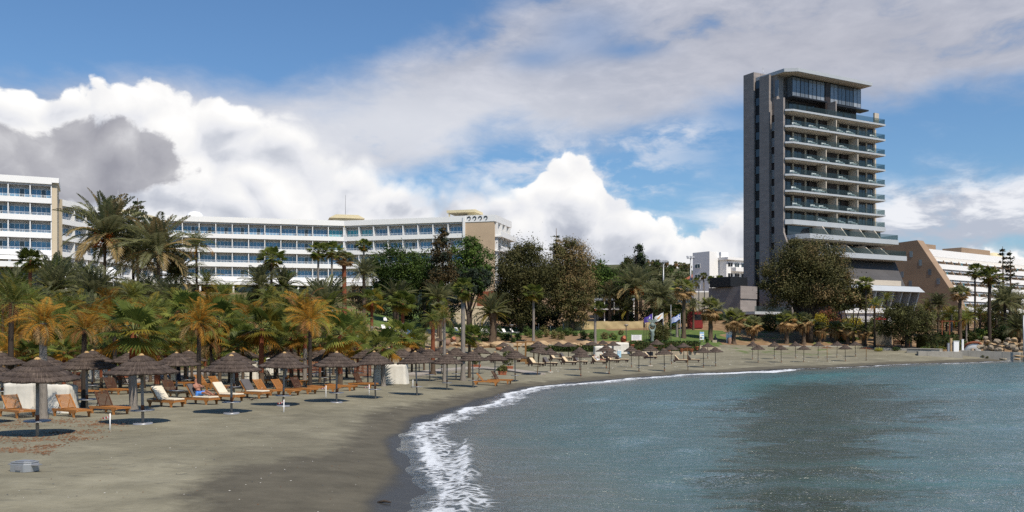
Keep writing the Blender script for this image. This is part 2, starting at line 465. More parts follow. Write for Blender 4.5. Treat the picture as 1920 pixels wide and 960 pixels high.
trk = gg.mul(gg.step(gg.noise(gg.vmul(pos, (0.9, 2.2, 1)), 1.1, 5, 0.65), 0.56, 0.70), 0.42)
sandc = gg.mix(trk, sandc, (0.085, 0.078, 0.058))
lawnc = gg.ramp(gg.noise(pos, 0.8, 6, 0.65), [(0.3, (0.045, 0.085, 0.016)), (0.55, (0.090, 0.135, 0.026)), (0.75, (0.17, 0.17, 0.05))])
soilc = gg.ramp(gg.noise(pos, 0.6, 6, 0.65), [(0.3, (0.13, 0.075, 0.036)), (0.55, (0.24, 0.15, 0.075)), (0.75, (0.33, 0.24, 0.14))])
lf = gg.step(gg.add(lawn_, gg.mul(gg.sub(gg.noise(pos, 0.45, 5, 0.6), 0.5), 1.1)), 0.42, 0.55)
sl = gg.step(gg.add(soil_, gg.mul(gg.sub(gg.noise(pos, 0.35, 5, 0.6), 0.5), 0.7)), 0.42, 0.55)
gc = gg.mix(sl, sandc, soilc)
gc = gg.mix(lf, gc, lawnc)
foot = gg.voro(gg.vadd(pos, gg.vmul(gg.noise(pos, 2.0, 2, 0.5, out=1), (0.5, 0.5, 0))), 1.7, 'F1')
pit = gg.mul(gg.step(foot, 0.34, 0.12), gg.step(gg.noise(pos, 0.25, 4, 0.6), 0.42, 0.60))
hb = gg.add(gg.sub(gg.mul(gg.noise(gg.vmul(pos, (1.6, 1.6, 1)), 1.0, 5, 0.6), 0.6), gg.mul(pit, 0.45)), gg.mul(n3, 0.25))
bdry = gg.step(wd, -1.0, 1.5)
nm = gg.bump(hb, gg.mad(bdry, 0.75, 0.06), 0.12)
rg = gg.mad(sf, -0.50, 0.92)
pr = principled(gg, out, gc, rg, 0.4, 0, nm)

def sheet(name, xs, ys, keep, kind='structure'):
    X_, Y_ = np.meshgrid(xs, ys); Z_ = height(X_, Y_); nx, ny = len(xs), len(ys)
    D, _ = shore_dist(X_, Y_)
    pxs = 960 + F * X_ / np.maximum(Y_, 1.0)
    lim = beach_limit(pxs)
    r_ = np.random.RandomState(4)
    land = np.clip((Y_ - lim) / 2.0 + 0.5, 0, 1)
    lawn = np.zeros_like(X_)
    lawn = np.maximum(lawn, np.where((pxs > 830) & (pxs < 1135), np.clip((Y_ - 176) / 3, 0, 1) * np.clip((196 - Y_) / 3, 0, 1), 0))
    lawn = np.maximum(lawn, np.where((pxs > 1110) & (pxs < 1350), np.clip((Y_ - 162) / 2, 0, 1) * np.clip((186 - Y_) / 3, 0, 1), 0))
    lawn = np.maximum(lawn, np.where((pxs > 1330) & (pxs < 1660), 0.42 * np.clip((Y_ - 172) / 2, 0, 1) * np.clip((188 - Y_) / 3, 0, 1), 0))
    lawn = np.maximum(lawn, np.where((pxs > 1360) & (pxs < 1560), 0.40 * np.clip((Y_ - 146) / 8, 0, 1) * np.clip((lim - Y_) / 3, 0, 1), 0))
    lawn = np.maximum(lawn, np.where((pxs > 690) & (pxs < 830), np.clip((Y_ - 160) / 3, 0, 1), 0))
    lawn = np.maximum(lawn, np.where(pxs < 690, 0.45 * land, 0))
    Z_ += np.where(D > 5, 0.03 * np.sin(X_ * 1.9 + 1.3 * np.sin(Y_ * .8)) * np.sin(Y_ * 1.5 + np.sin(X_ * 1.1)), 0)
    idx = np.arange(nx * ny).reshape(ny, nx)
    q = np.stack([idx[:-1, :-1], idx[:-1, 1:], idx[1:, 1:], idx[1:, :-1]], -1).reshape(-1, 4)
    cx = (X_[:-1, :-1] + X_[1:, 1:]).ravel() / 2; cy = (Y_[:-1, :-1] + Y_[1:, 1:]).ravel() / 2
    pc_ = 960 + F * cx / np.maximum(cy, 1.0); Dc = (D[:-1, :-1] + D[1:, 1:]).ravel() / 2
    k = keep(cx, cy, pc_, Dc)
    q = q[k]; used = np.unique(q); rem = -np.ones(nx * ny, int); rem[used] = np.arange(len(used))
    me = bpy.data.meshes.new(name)
    V_ = np.stack([X_.ravel(), Y_.ravel(), Z_.ravel()], 1)[used]
    me.from_pydata(V_.tolist(), [], rem[q].tolist()); me.materials.append(m_ground)
    me.polygons.foreach_set('use_smooth', [True] * len(q))
    wetw_ = np.interp(Y_, [0, 20, 24, 26, 27.5, 29, 30, 35, 42, 50, 65, 100, 160], [4.4, 4.6, 5.6, 5.4, 4.4, 3.5, 2.8, 2.1, 2.2, 2.3, 2.0, 2.4, 3.0])
    for nm_, arr in (('inland', D), ('lawn', lawn), ('soil', land), ('wet_width', wetw_)):
        at_ = me.attributes.new(nm_, 'FLOAT', 'POINT'); at_.data.foreach_set('value', arr.ravel()[used].astype(np.float32))
    return tag(link(name, me), kind=kind)
sheet('beach', np.concatenate([np.arange(-60, -16, 1.0), np.arange(-16, 6, 0.33), np.arange(6, 271, 1.2)]), np.concatenate([np.arange(-30, 14, 2.0), np.arange(14, 60, 0.4), np.arange(60, 180, 1.0)]), lambda x, y, p, d: (y <= beach_limit(p)) & (d > -14))
sheet('garden_ground', np.arange(-190, 271, 1.6), np.arange(20, 331, 1.6), lambda x, y, p, d: (y > beach_limit(p) - 1.7) & (d > -14))

# far hill with scrub: one sheet from behind the hotels to the skyline
m_hill, gg, out = newmat('hill_scrub')
pos = gg.n('ShaderNodeNewGeometry').outputs['Position']
hc = gg.ramp(gg.add(gg.mul(gg.noise(pos, 0.09, 6, 0.7), 0.6), gg.mul(gg.noise(pos, 0.5, 5, 0.7), 0.4)), [(0.33, (0.030, 0.036, 0.018)), (0.5, (0.075, 0.078, 0.038)), (0.66, (0.19, 0.165, 0.10))])
principled(gg, out, hc, 0.95, 0.1)
def hill_z(x, y):
    px = 960 + F * x / y
    sk = np.interp(px, [-2000, 200, 700, 950, 1100, 1180, 1250, 1310, 1350, 1420, 1600, 1900, 3000], [540, 540, 515, 505, 500, 500, 506, 512, 522, 530, 548, 560, 590])
    zt = H + (HY - sk) / F * 520.0
    t = np.clip((y - 318) / 202.0, 0, 1); t = t * t * (3 - 2 * t)
    z0 = 11.0
    z = z0 + (zt - z0) * t + (y > 520) * (y - 520) * 0.015
    return z + 1.6 * np.sin(x * .05 + y * .021) * np.sin(y * .043) * np.clip((y - 320) / 60, 0, 1)
hx = np.arange(-520, 700, 10.0); hy_ = np.concatenate([np.arange(316, 700, 8.0), np.arange(700, 3000, 150)])
X_, Y_ = np.meshgrid(hx, hy_)
X_ = X_ * np.clip(Y_ / 420.0, 0.8, 6)
Z_ = hill_z(X_, Y_); nx = len(hx)
me = bpy.data.meshes.new('hillside')
me.from_pydata(np.stack([X_.ravel(), Y_.ravel(), Z_.ravel()], 1).tolist(), [], [(j * nx + i, j * nx + i + 1, (j + 1) * nx + i + 1, (j + 1) * nx + i) for j in range(len(hy_) - 1) for i in range(nx - 1)])
me.materials.append(m_hill); me.polygons.foreach_set('use_smooth', [True] * len(me.polygons))
tag(link('hillside', me), kind='structure')

# ================================================================ sea
m_sea, gg, out = newmat('sea_water')
pos = gg.n('ShaderNodeNewGeometry').outputs['Position']
off = gg.attr('offshore'); dark_refl = gg.attr('dark_refl'); turq = gg.attr('turquoise'); brk = gg.attr('breaker'); lace = gg.attr('lace')
ph = gg.vmul(pos, (1, 1, 0))
r1 = gg.noise(gg.vmul(ph, (0.75, 1.25, 1)), 1.0, 4, 0.72, 0.6)
r2 = gg.noise(gg.vmul(ph, (0.85, 1.3, 1)), 2.9, 3, 0.6, 0.5)
r4 = gg.noise(gg.vmul(ph, (0.9, 1.2, 1)), 8.5, 2, 0.5, 0.3)
r3 = gg.noise(gg.vmul(ph, (0.5, 1.0, 1)), 0.22, 3, 0.5)
r5 = gg.noise(gg.vmul(ph, (0.55, 1.0, 1)), 0.42, 5, 0.62, 0.8)
calm = gg.step(off, 0.0, 6.0)
hgt = gg.add(gg.add(gg.mul(r1, 0.75), gg.mul(r2, 0.16)), gg.mul(r5, 0.55))
nm = gg.bump(hgt, gg.mad(calm, 0.75, 0.25), 0.55)
shal = gg.step(gg.add(off, gg.mul(gg.sub(r3, 0.5), 5)), 8.0, 0.5)
body = gg.mix(shal, (0.070, 0.119, 0.119), (0.118, 0.124, 0.104))
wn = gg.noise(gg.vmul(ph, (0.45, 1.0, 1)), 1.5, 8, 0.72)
body = gg.mix(gg.step(gg.add(dark_refl, gg.add(gg.mul(gg.sub(wn, 0.5), 1.7), gg.mul(gg.sub(r3, 0.5), 1.5))), 0.36, 0.66), body, (0.044, 0.058, 0.042))  # dark reflection of tower and trees painted into the water colour
body = gg.mix(gg.mul(turq, 0.8), body, (0.060, 0.165, 0.165))
dif = gg.n('ShaderNodeBsdfDiffuse'); gg.put(dif.inputs[0], body)
tra = gg.n('ShaderNodeBsdfTransparent'); tra.inputs[0].default_value = (0.80, 0.86, 0.84, 1)
mb = gg.n('ShaderNodeMixShader'); gg.put(mb.inputs[0], gg.step(off, -0.2, 3.0, 0.05, 0.97))
gg.t.links.new(tra.outputs[0], mb.inputs[1]); gg.t.links.new(dif.outputs[0], mb.inputs[2])
gl = gg.n('ShaderNodeBsdfGlossy'); gl.inputs['Roughness'].default_value = 0.19; gl.inputs[0].default_value = (0.97, 0.97, 0.95, 1); gg.put(gl.inputs['Normal'], nm)
fr = gg.n('ShaderNodeFresnel'); fr.inputs[0].default_value = 1.333; gg.put(fr.inputs['Normal'], nm)
ms = gg.n('ShaderNodeMixShader'); gg.put(ms.inputs[0], gg.m('MULTIPLY', fr.outputs[0], 1.25, clamp=True))
gg.t.links.new(mb.outputs[0], ms.inputs[1]); gg.t.links.new(gl.outputs[0], ms.inputs[2])
# foam: a lacy sheet near the edge, denser where waves break
fn = gg.noise(ph, 2.6, 8, 0.70)
fv = gg.voro(gg.vadd(ph, gg.vmul(gg.noise(ph, 1.4, 3, 0.5, out=1), (0.9, 0.9, 0))), 2.1, 'DISTANCE_TO_EDGE')
web = gg.step(gg.add(fv, gg.mul(gg.sub(fn, 0.5), 0.5)), 0.16, 0.02)
fn2 = gg.noise(ph, 9.0, 4, 0.7, 0.5)
f1 = gg.step(gg.add(brk, gg.add(gg.mul(gg.sub(fn, 0.5), 1.9), gg.mul(gg.sub(fn2, 0.5), 0.9))), 0.42, 0.70)
f2 = gg.mul(web, gg.step(gg.add(lace, gg.mul(gg.sub(gg.noise(ph, 0.7, 5, 0.6), 0.5), 1.2)), 0.38, 0.75))
foam = gg.m('MAXIMUM', f1, gg.mul(f2, 0.8), clamp=True)
fd = gg.n('ShaderNodeBsdfDiffuse'); fd.inputs[0].default_value = (0.70, 0.72, 0.74, 1); gg.put(fd.inputs['Normal'], gg.bump(fn, 0.7, 0.2))
mf = gg.n('ShaderNodeMixShader'); gg.put(mf.inputs[0], gg.mul(foam, 0.94))
gg.t.links.new(ms.outputs[0], mf.inputs[1]); gg.t.links.new(fd.outputs[0], mf.inputs[2])
gg.t.links.new(mf.outputs[0], out.inputs[0])
def grow(a, step, lim, k=1.25):
    r = [a]
    while abs(r[-1] - a) < lim: r.append(r[-1] + step); step *= k
    return r
sx = np.array(sorted(set(grow(-9, -1.0, 60)))[:-1] + list(np.arange(-9, 14, 0.28)) + list(np.arange(14, 100, 0.8)) + grow(100, 1.5, 5000))
sy = np.array(sorted(set(grow(13, -1.0, 3000)))[:-1] + list(np.arange(13, 60, 0.28)) + list(np.arange(60, 165, 0.7)) + grow(165, 2.0, 600))
X_, Y_ = np.meshgrid(sx, sy)
D, S_ = shore_dist(X_, Y_); D = -D
rs = np.random.RandomState(2)
def wob(s_, f, ph_): return np.sin(s_ * f + ph_) * .5 + np.sin(s_ * f * 2.3 + ph_ * 2) * .3 + np.sin(s_ * f * 5.1 + ph_ * 3) * .2
Z_ = np.zeros_like(X_)
cal = np.clip(D / 8, 0.05, 1)
for k in range(14):
    a = radians(rs.uniform(-70, 70)) - 0.5; lam = rs.uniform(1.6, 9.0); amp = 0.0065 * lam ** 0.7
    Z_ += amp * np.sin((X_ * cos(a) + Y_ * sin(a)) * 2 * pi / lam + rs.uniform(0, 6) + 0.7 * np.sin(X_ * .21 + Y_ * .17 + k))
Z_ *= cal
scal = 0.55 * np.abs(np.sin(S_ * .55 + 1.2 * np.sin(S_ * .13))) + 0.30 * np.abs(np.sin(S_ * 1.27 + 1.0)) + 0.25 * np.sin(S_ * .21 + 2)
Z_ += (0.085 * (scal - .5)) * np.exp(-((D) / 1.6) ** 2) * np.interp(Y_, [0, 70, 110], [1, 1, .5])
gau = lambda x, c_, w: np.exp(-((x - c_) / w) ** 2)
lin = lambda x, a, b: np.clip((x - a) / (b - a), 0, 1)
PXs = 960 + F * X_ / np.maximum(Y_, 1)
w1 = wob(S_, 0.22, 1.0); w2 = wob(S_, 0.35, 2.4)
# breaker: the white front of the spent wave, with a second small roller near the viewer
front = 0.15 + 0.45 * w1 - 0.45 * (scal - .5)
brk_ = (0.70 + .16 * np.sin(S_ * .9 + 2 * np.sin(S_ * .31))) * gau(D, front + 0.40, 0.28 + 0.16 * w2) + .26 * gau(D, front + 1.1 + .4 * w2, .45)
brk_ *= np.interp(Y_, [0, 20, 30, 60, 96, 104, 110, 118, 122, 130, 150, 170], [.78, .88, .95, 1.25, 1.5, 1.25, .85, .75, .9, 1.1, 1.1, .3])
roll_c = np.interp(Y_, [18, 22, 26, 30, 34, 38, 44], [0.7, 0.95, 1.3, 1.65, 2.0, 2.6, 3.0])
rolla = np.interp(Y_, [19, 23, 27, 31, 35, 37.5], [.35, .7, 1.0, 1.05, .9, 0.0])
brk_ = np.maximum(brk_, .66 * rolla * gau(D, roll_c + .25 * w1, 0.24 + .12 * w2))
Z_ += 0.17 * rolla * gau(D, roll_c + 0.25, 0.30) + 0.05 * gau(D, front + .4, .4)
far_b = np.interp(PXs, [1290, 1340, 1400, 1480, 1520], [0, 1, 1.0, .85, 0]) * gau(D, 1.6 + w1, 1.1)
brk_ = np.maximum(brk_, np.where(Y_ > 90, far_b, 0))
lace_ = np.clip(0.95 * gau(D, front + .8, .95) * np.interp(Y_, [0, 20, 60, 90, 110, 130], [.9, .95, 1.0, .95, .6, .5]), 0, 1)
lace_ = np.maximum(lace_, 0.6 * rolla * gau(D, roll_c - 0.5, 0.5))
# turquoise backs of swell lines
tq = np.zeros_like(X_)
tl = np.interp(PXs, [1330, 1400, 1480, 1560, 1640, 1700], [0, .8, 1, 1, .6, 0]) * gau(D, 14 + 1.0 * wob(S_, .12, .3), 2.6) * (Y_ > 60)
tq = np.maximum(tq, tl); Z_ += 0.30 * tl
for (px, py, lx, ly, am) in [(1780, 905, 5.5, 1.0, .55), (1905, 725, 9, 4, .75), (1750, 800, 5, 1.2, .4), (1620, 870, 4, 1.0, .3)]:
    Yc = H * F / (py - HY); Xc = at(px, Yc)
    b_ = np.exp(-((X_ - Xc) / lx) ** 2 - ((Y_ - Yc - 0.12 * (X_ - Xc)) / ly) ** 2)
    tq = np.maximum(tq, am * b_)
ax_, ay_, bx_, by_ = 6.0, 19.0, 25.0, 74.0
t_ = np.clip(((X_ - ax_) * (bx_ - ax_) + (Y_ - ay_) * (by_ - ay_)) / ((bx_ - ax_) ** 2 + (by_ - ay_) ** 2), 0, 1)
refl_dist = np.hypot(X_ - ax_ - t_ * (bx_ - ax_), (Y_ - ay_ - t_ * (by_ - ay_)))
dark_refl_ = np.clip(1.0 - refl_dist / (3.2 + 11.0 * t_), 0, 1) * np.clip(1.25 - .35 * t_, 0, 1)  # mask of the painted tower and tree reflection
nx, ny = len(sx), len(sy)
idx = np.arange(nx * ny).reshape(ny, nx)
q = np.stack([idx[:-1, :-1], idx[:-1, 1:], idx[1:, 1:], idx[1:, :-1]], -1).reshape(-1, 4)
Dc = (D[:-1, :-1] + D[1:, 1:]).ravel() / 2
q = q[Dc > -2.5]; used = np.unique(q); rem = -np.ones(nx * ny, int); rem[used] = np.arange(len(used))
me = bpy.data.meshes.new('sea')
Z_ += 0.012
me.from_pydata(np.stack([X_.ravel(), Y_.ravel(), Z_.ravel()], 1)[used].tolist(), [], rem[q].tolist())
me.materials.append(m_sea); me.polygons.foreach_set('use_smooth', [True] * len(q))
for nm_, arr in (('offshore', D), ('dark_refl', dark_refl_), ('turquoise', tq), ('breaker', brk_), ('lace', lace_)):
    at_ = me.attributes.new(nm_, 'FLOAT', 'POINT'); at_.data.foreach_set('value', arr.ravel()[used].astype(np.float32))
tag(link('sea', me), kind='structure')
# ================================================================ materials for plants and things
M = {}
M['fan'] = foliage('fan_leaf', (0.105, 0.130, 0.026), 0.5, 0.42, 0.45)
M['fan_light'] = foliage('fan_leaf_light', (0.200, 0.215, 0.048), 0.45, 0.42, 0.45)
M['fan_grey'] = foliage('fan_leaf_grey', (0.215, 0.215, 0.100), 0.45, 0.42, 0.5)
M['date'] = foliage('date_leaf', (0.160, 0.160, 0.080), 0.5, 0.42, 0.5)
M['date_dark'] = foliage('date_leaf_dark', (0.070, 0.074, 0.034), 0.5, 0.42, 0.5)
M['date_dry'] = foliage('date_leaf_dry', (0.330, 0.240, 0.110), 0.4, 0.42, 0.7)
M['gold'] = foliage('wind_burnt_leaf', (0.360, 0.175, 0.024), 0.6, 0.42, 0.6)
M['olivegold'] = foliage('yellowing_leaf', (0.230, 0.180, 0.026), 0.5, 0.42, 0.55)
M['rust'] = foliage('rusty_leaf', (0.270, 0.125, 0.045), 0.5, 0.42, 0.7)
M['dead'] = foliage('dead_leaf', (0.420, 0.275, 0.130), 0.45, 0.42, 0.8)
M['fruit'] = solid('date_fruit', (0.55, 0.14, 0.02), 0.5, 0.3, 4.0)
M['stalk'] = solid('leaf_stalk', (0.16, 0.17, 0.05), 0.6)
M['pine'] = foliage('pine_needles', (0.046, 0.078, 0.016), 0.55, 0.15, 0.7)
M['pine_light'] = foliage('pine_needles_light', (0.088, 0.130, 0.024), 0.5, 0.2, 0.7)
M['conifer_brown'] = foliage('conifer_brown', (0.107, 0.075, 0.031), 0.5, 0.15, 0.7)
M['conifer_dark'] = foliage('conifer_dark', (0.037, 0.052, 0.031), 0.5, 0.1, 0.7)
M['euc'] = foliage('eucalyptus_leaf', (0.105, 0.095, 0.034), 0.55, 0.2, 0.6)
M['euc_dark'] = foliage('eucalyptus_leaf_dark', (0.058, 0.058, 0.020), 0.5, 0.15, 0.6)
M['euc_brown'] = foliage('eucalyptus_leaf_brown', (0.185, 0.130, 0.058), 0.5, 0.2, 0.7)
M['shrub'] = foliage('shrub_leaf', (0.072, 0.111, 0.029), 0.5, 0.2, 0.6)
M['shrub_light'] = foliage('shrub_leaf_light', (0.157, 0.200, 0.040), 0.5, 0.25, 0.6)
M['shrub_olive'] = foliage('shrub_leaf_olive', (0.164, 0.164, 0.057), 0.5, 0.25, 0.6)
M['shrub_yellow'] = foliage('shrub_leaf_yellow', (0.293, 0.236, 0.026), 0.5, 0.25, 0.6)
M['shrub_red'] = foliage('shrub_leaf_red', (0.164, 0.064, 0.034), 0.5, 0.2, 0.6)
M['shrub_dark'] = foliage('shrub_leaf_dark', (0.055, 0.055, 0.016), 0.6, 0.15, 0.6)
M['hedge'] = foliage('hedge_leaf', (0.040, 0.072, 0.018), 0.6, 0.15, 0.6)
M['trunk_grey'] = solid('palm_bark_grey', (0.235, 0.205, 0.175), 0.9, 0.45, 1.2, 0.1, 0, 0.6, (3, 3, 14))
M['trunk_brown'] = solid('palm_bark_brown', (0.120, 0.085, 0.058), 0.9, 0.5, 1.2, 0.1, 0, 0.8, (4, 4, 9))
M['trunk_dark'] = solid('bark_dark', (0.060, 0.046, 0.036), 0.9, 0.5, 1.5, 0.1, 0, 0.8, (3, 3, 3))
M['husk'] = solid('red_husk', (0.210, 0.066, 0.030), 0.75, 0.5, 1.5, 0.2, 0, 0.8, (5, 5, 10))
M['thatch'] = None
M['straw'] = solid('straw_cap', (0.42, 0.27, 0.12), 0.9, 0.3, 20)
M['pole'] = solid('grey_pole', (0.250, 0.235, 0.220), 0.55, 0.3, 3, 0.4)
M['brown_pole'] = solid('brown_pole', (0.060, 0.034, 0.026), 0.6, 0.4, 3, 0.3)
M['rust_pole'] = solid('rusty_pole', (0.230, 0.075, 0.030), 0.7, 0.4, 6, 0.2)
M['tray'] = solid('metal_tray', (0.300, 0.300, 0.310), 0.35, 0.2, 3, 0.5, 0.3)
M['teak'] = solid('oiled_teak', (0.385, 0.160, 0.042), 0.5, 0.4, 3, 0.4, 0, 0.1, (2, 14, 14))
M['teak_shade'] = solid('shaded_teak', (0.085, 0.036, 0.018), 0.55, 0.4, 3, 0.35, 0, 0.1, (2, 14, 14))
M['wicker'] = solid('dark_wicker', (0.060, 0.036, 0.028), 0.7, 0.4, 8, 0.3)
M['cushion'] = solid('cream_cushion', (0.640, 0.560, 0.430), 0.9, 0.12, 3, 0.1)
M['cushion_tan'] = solid('beige_cushion', (0.620, 0.480, 0.310), 0.9, 0.12, 3, 0.1)
M['cushion_grey'] = solid('grey_cushion', (0.110, 0.100, 0.098), 0.9, 0.2, 3, 0.1)
M['white'] = solid('white_paint', (0.82, 0.81, 0.79), 0.6, 0.08, 0.4, 0.3)
M['white_sling'] = solid('white_sling', (0.78, 0.74, 0.70), 0.8, 0.08, 1)
M['tarp'] = solid('white_cover', (0.640, 0.600, 0.520), 0.75, 0.22, 1.1, 0.2)
M['tan_cloth'] = solid('tan_shade_cloth', (0.480, 0.370, 0.200), 0.85, 0.14, 0.6, 0.1)
M['terracotta'] = solid('terracotta', (0.360, 0.120, 0.060), 0.8, 0.3, 2)
M['clay'] = solid('clay_jar', (0.250, 0.150, 0.105), 0.85, 0.3, 2)
M['stone'] = solid('cut_stone', (0.420, 0.290, 0.165), 0.9, 0.4, 0.9, 0.1, 0, 0.5)
M['stone_pale'] = solid('pale_stone', (0.380, 0.315, 0.228), 0.9, 0.4, 0.8, 0.1, 0, 0.5)
M['boulder'] = solid('boulder', (0.270, 0.215, 0.155), 0.9, 0.5, 0.7, 0.1, 0, 0.6)
M['concrete'] = solid('concrete', (0.370, 0.340, 0.290), 0.9, 0.25, 0.8, 0.1, 0, 0.3)
M['plank'] = solid('weathered_plank', (0.330, 0.290, 0.250), 0.9, 0.3, 2, 0.1, 0, 0.3, (1, 8, 8))
M['timber'] = solid('brown_timber', (0.230, 0.120, 0.045), 0.8, 0.35, 2, 0.1, 0, 0.2, (8, 8, 1))
M['redwood'] = solid('red_wood', (0.200, 0.062, 0.028), 0.8, 0.35, 2)
M['metal'] = solid('galvanised_metal', (0.360, 0.370, 0.380), 0.4, 0.15, 3, 0.5, 0.5)
M['dark_metal'] = solid('dark_metal', (0.035, 0.034, 0.034), 0.5, 0.2, 3)
M['bronze'] = solid('verdigris_bronze', (0.170, 0.215, 0.190), 0.6, 0.3, 2.5, 0.4)
M['skin'] = solid('skin_tone', (0.330, 0.150, 0.095), 0.6, 0.12, 3)
M['hair'] = solid('dark_hair', (0.018, 0.013, 0.010), 0.7)
M['blue_cloth'] = solid('blue_cloth', (0.090, 0.270, 0.720), 0.85, 0.15, 4)
M['white_cloth'] = solid('white_cloth', (0.78, 0.77, 0.76), 0.9, 0.1, 4)
M['navy_cloth'] = solid('navy_cloth', (0.020, 0.024, 0.045), 0.9, 0.2, 4)
M['orange'] = solid('orange_plastic', (0.85, 0.13, 0.03), 0.4, 0.1, 2)
M['red_paint'] = solid('red_painted_steel', (0.260, 0.030, 0.028), 0.6, 0.3, 0.8)
M['blue_print'] = solid('blue_print', (0.100, 0.330, 0.620), 0.6, 0.1)
M['pale_print'] = solid('pale_blue_print', (0.420, 0.640, 0.760), 0.6, 0.1)
M['grey_print'] = solid('grey_print', (0.480, 0.480, 0.490), 0.7, 0.1)
M['yellow'] = solid('yellow_paint', (0.62, 0.42, 0.03), 0.6, 0.2)
M['tape'] = solid('red_tape', (0.60, 0.05, 0.05), 0.6, 0.1)
def thatch_mat():
    m, gg, out = newmat('grey_thatch')
    co_ = gg.n('ShaderNodeTexCoord').outputs['Object']
    x, y, z = gg.sep(co_)
    an = gg.m('ARCTAN2', y, x); r = gg.m('SQRT', gg.add(gg.mul(x, x), gg.mul(y, y)))
    oi = gg.n('ShaderNodeObjectInfo').outputs['Random']
    v = gg.xyz(gg.mul(an, 26.0), gg.mul(r, 1.6), gg.mul(oi, 20.0))
    n = gg.noise(v, 1.6, 5, 0.65)
    n2 = gg.noise(co_, 2.2, 4, 0.6)
    c_ = gg.ramp(gg.add(gg.mul(n, 0.7), gg.mul(n2, 0.3)), [(0.34, (0.024, 0.017, 0.014)), (0.52, (0.082, 0.060, 0.048)), (0.68, (0.220, 0.165, 0.125))])
    principled(gg, out, c_, 0.9, 0.2, 0, gg.bump(n, 0.9, 0.04))
    return m
M['thatch'] = thatch_mat()

# ================================================================ plant builders (meshes at unit reach)
def feather_crown(seed, n=34, droop=1.5, mats=('date', 'date', 'date_dark', 'date_dry'), lower=-0.55, leaf=0.24, width=0.013, per=26, spread=0.75, upright=0.8):
    r = random.Random(seed); mb = MB()
    for i in range(n):
        fr = (i + 0.5) / n
        e0 = radians(86) * (1 - fr) ** upright + lower * fr + r.uniform(-.12, .12)
        a = i * 2.39996 + r.uniform(-.25, .25)
        L = 1.12 * r.uniform(.85, 1.08) * (0.80 + 0.20 * sin(pi * min(1, fr * 1.1)))
        h = Vector((cos(a), sin(a), 0)); side = Vector((-sin(a), cos(a), 0)); tw = r.uniform(-.3, .3)
        dr = droop * r.uniform(.7, 1.2) * (0.55 + 0.6 * fr)
        mt = M[mats[-1] if fr > 0.86 and r.random() < .75 else r.choice(mats[:-1])]
        p = h * 0.03; pts = []
        N = 12
        for k in range(N + 1):
            t = k / N; e = e0 - dr * t ** 1.5
            d = h * cos(e) + Vector((0, 0, sin(e)))
            pts.append((p.copy(), d)); p += d * (L / N)
        mb.tube([q[0] for q in pts[::3]], [.012, .010, .007, .005, .002], M['stalk'], 4, False)
        for s_ in (-1, 1):
            for k in range(per):
                t = 0.10 + 0.90 * (k + r.random() * .6) / per
                i0 = min(int(t * N), N - 1); u = t * N - i0
                P = pts[i0][0].lerp(pts[i0 + 1][0], u); d = pts[i0][1]
                up = side.cross(d).normalized() * -1
                if up.z < 0: up = -up
                ll = leaf * (sin(pi * min(1, 0.16 + 0.84 * t)) ** 0.6) * r.uniform(.8, 1.15)
                sp = spread * (1 - 0.45 * t)
                dirv = (d * (1 - sp * .8) + side * s_ * sp + up * (0.28 + tw * s_) + Vector((0, 0, -.10))).normalized()
                w = d * width
                mid = P + dirv * ll * .5; tip = P + dirv * ll + Vector((0, 0, -ll * .22))
                mb.add([P, mid + w, tip, mid - w], [(0, 1, 2, 3)], mt)
    return mb
def fan_crown(seed, n=30, mats=('fan', 'fan', 'fan_light', 'olivegold'), lower=-0.75, blade=0.50, pet=0.55, segs=20, drop=0.35, dry=.84):
    r = random.Random(seed); mb = MB()
    for i in range(n):
        fr = (i + 0.5) / n
        e = radians(84) * (1 - fr) ** 0.65 + lower * fr + r.uniform(-.12, .12)
        a = i * 2.39996 + r.uniform(-.3, .3)
        h = Vector((cos(a), sin(a), 0)); d = (h * cos(e) + Vector((0, 0, sin(e)))).normalized()
        side = Vector((-sin(a), cos(a), 0)); side = (side + Vector((0, 0, r.uniform(-.35, .35)))).normalized()
        L = pet * r.uniform(.75, 1.1) * (.62 + .38 * sin(pi * min(1, fr * 1.15)))
        P = d * L - Vector((0, 0, .12 * L * cos(e)))
        mb.tube([(0, 0, 0), d * L * .55, P], [.018, .012, .008], M['stalk'], 4, False)
        mt = M[mats[-1] if fr > dry else r.choice(mats[:-1])]
        d2 = (d + Vector((0, 0, -.30))).normalized(); up = side.cross(d2)
        B = blade * r.uniform(.8, 1.12); fold = r.uniform(.12, .35)
        half = radians(108); stp = 2 * half / segs
        for k in range(segs):
            th = -half + (k + .5) * stp
            rr = B * (1.0 - .18 * abs(th / half) ** 2) * r.uniform(.92, 1.05)
            f = lambda ang, ra, dz: P + (d2 * cos(ang) + side * sin(ang)) * ra + up * (fold * abs(sin(ang)) * ra) + Vector((0, 0, dz))
            t_ = th + r.uniform(-.03, .03)
            mid0, mid1 = f(th - stp * .52, rr * .62, 0), f(th + stp * .52, rr * .62, -.01)
            tip = f(t_, rr, -drop * B * (.25 + .35 * r.random()))
            mb.add([P, mid0, tip, mid1], [(0, 1, 2, 3)], mt)
    return mb
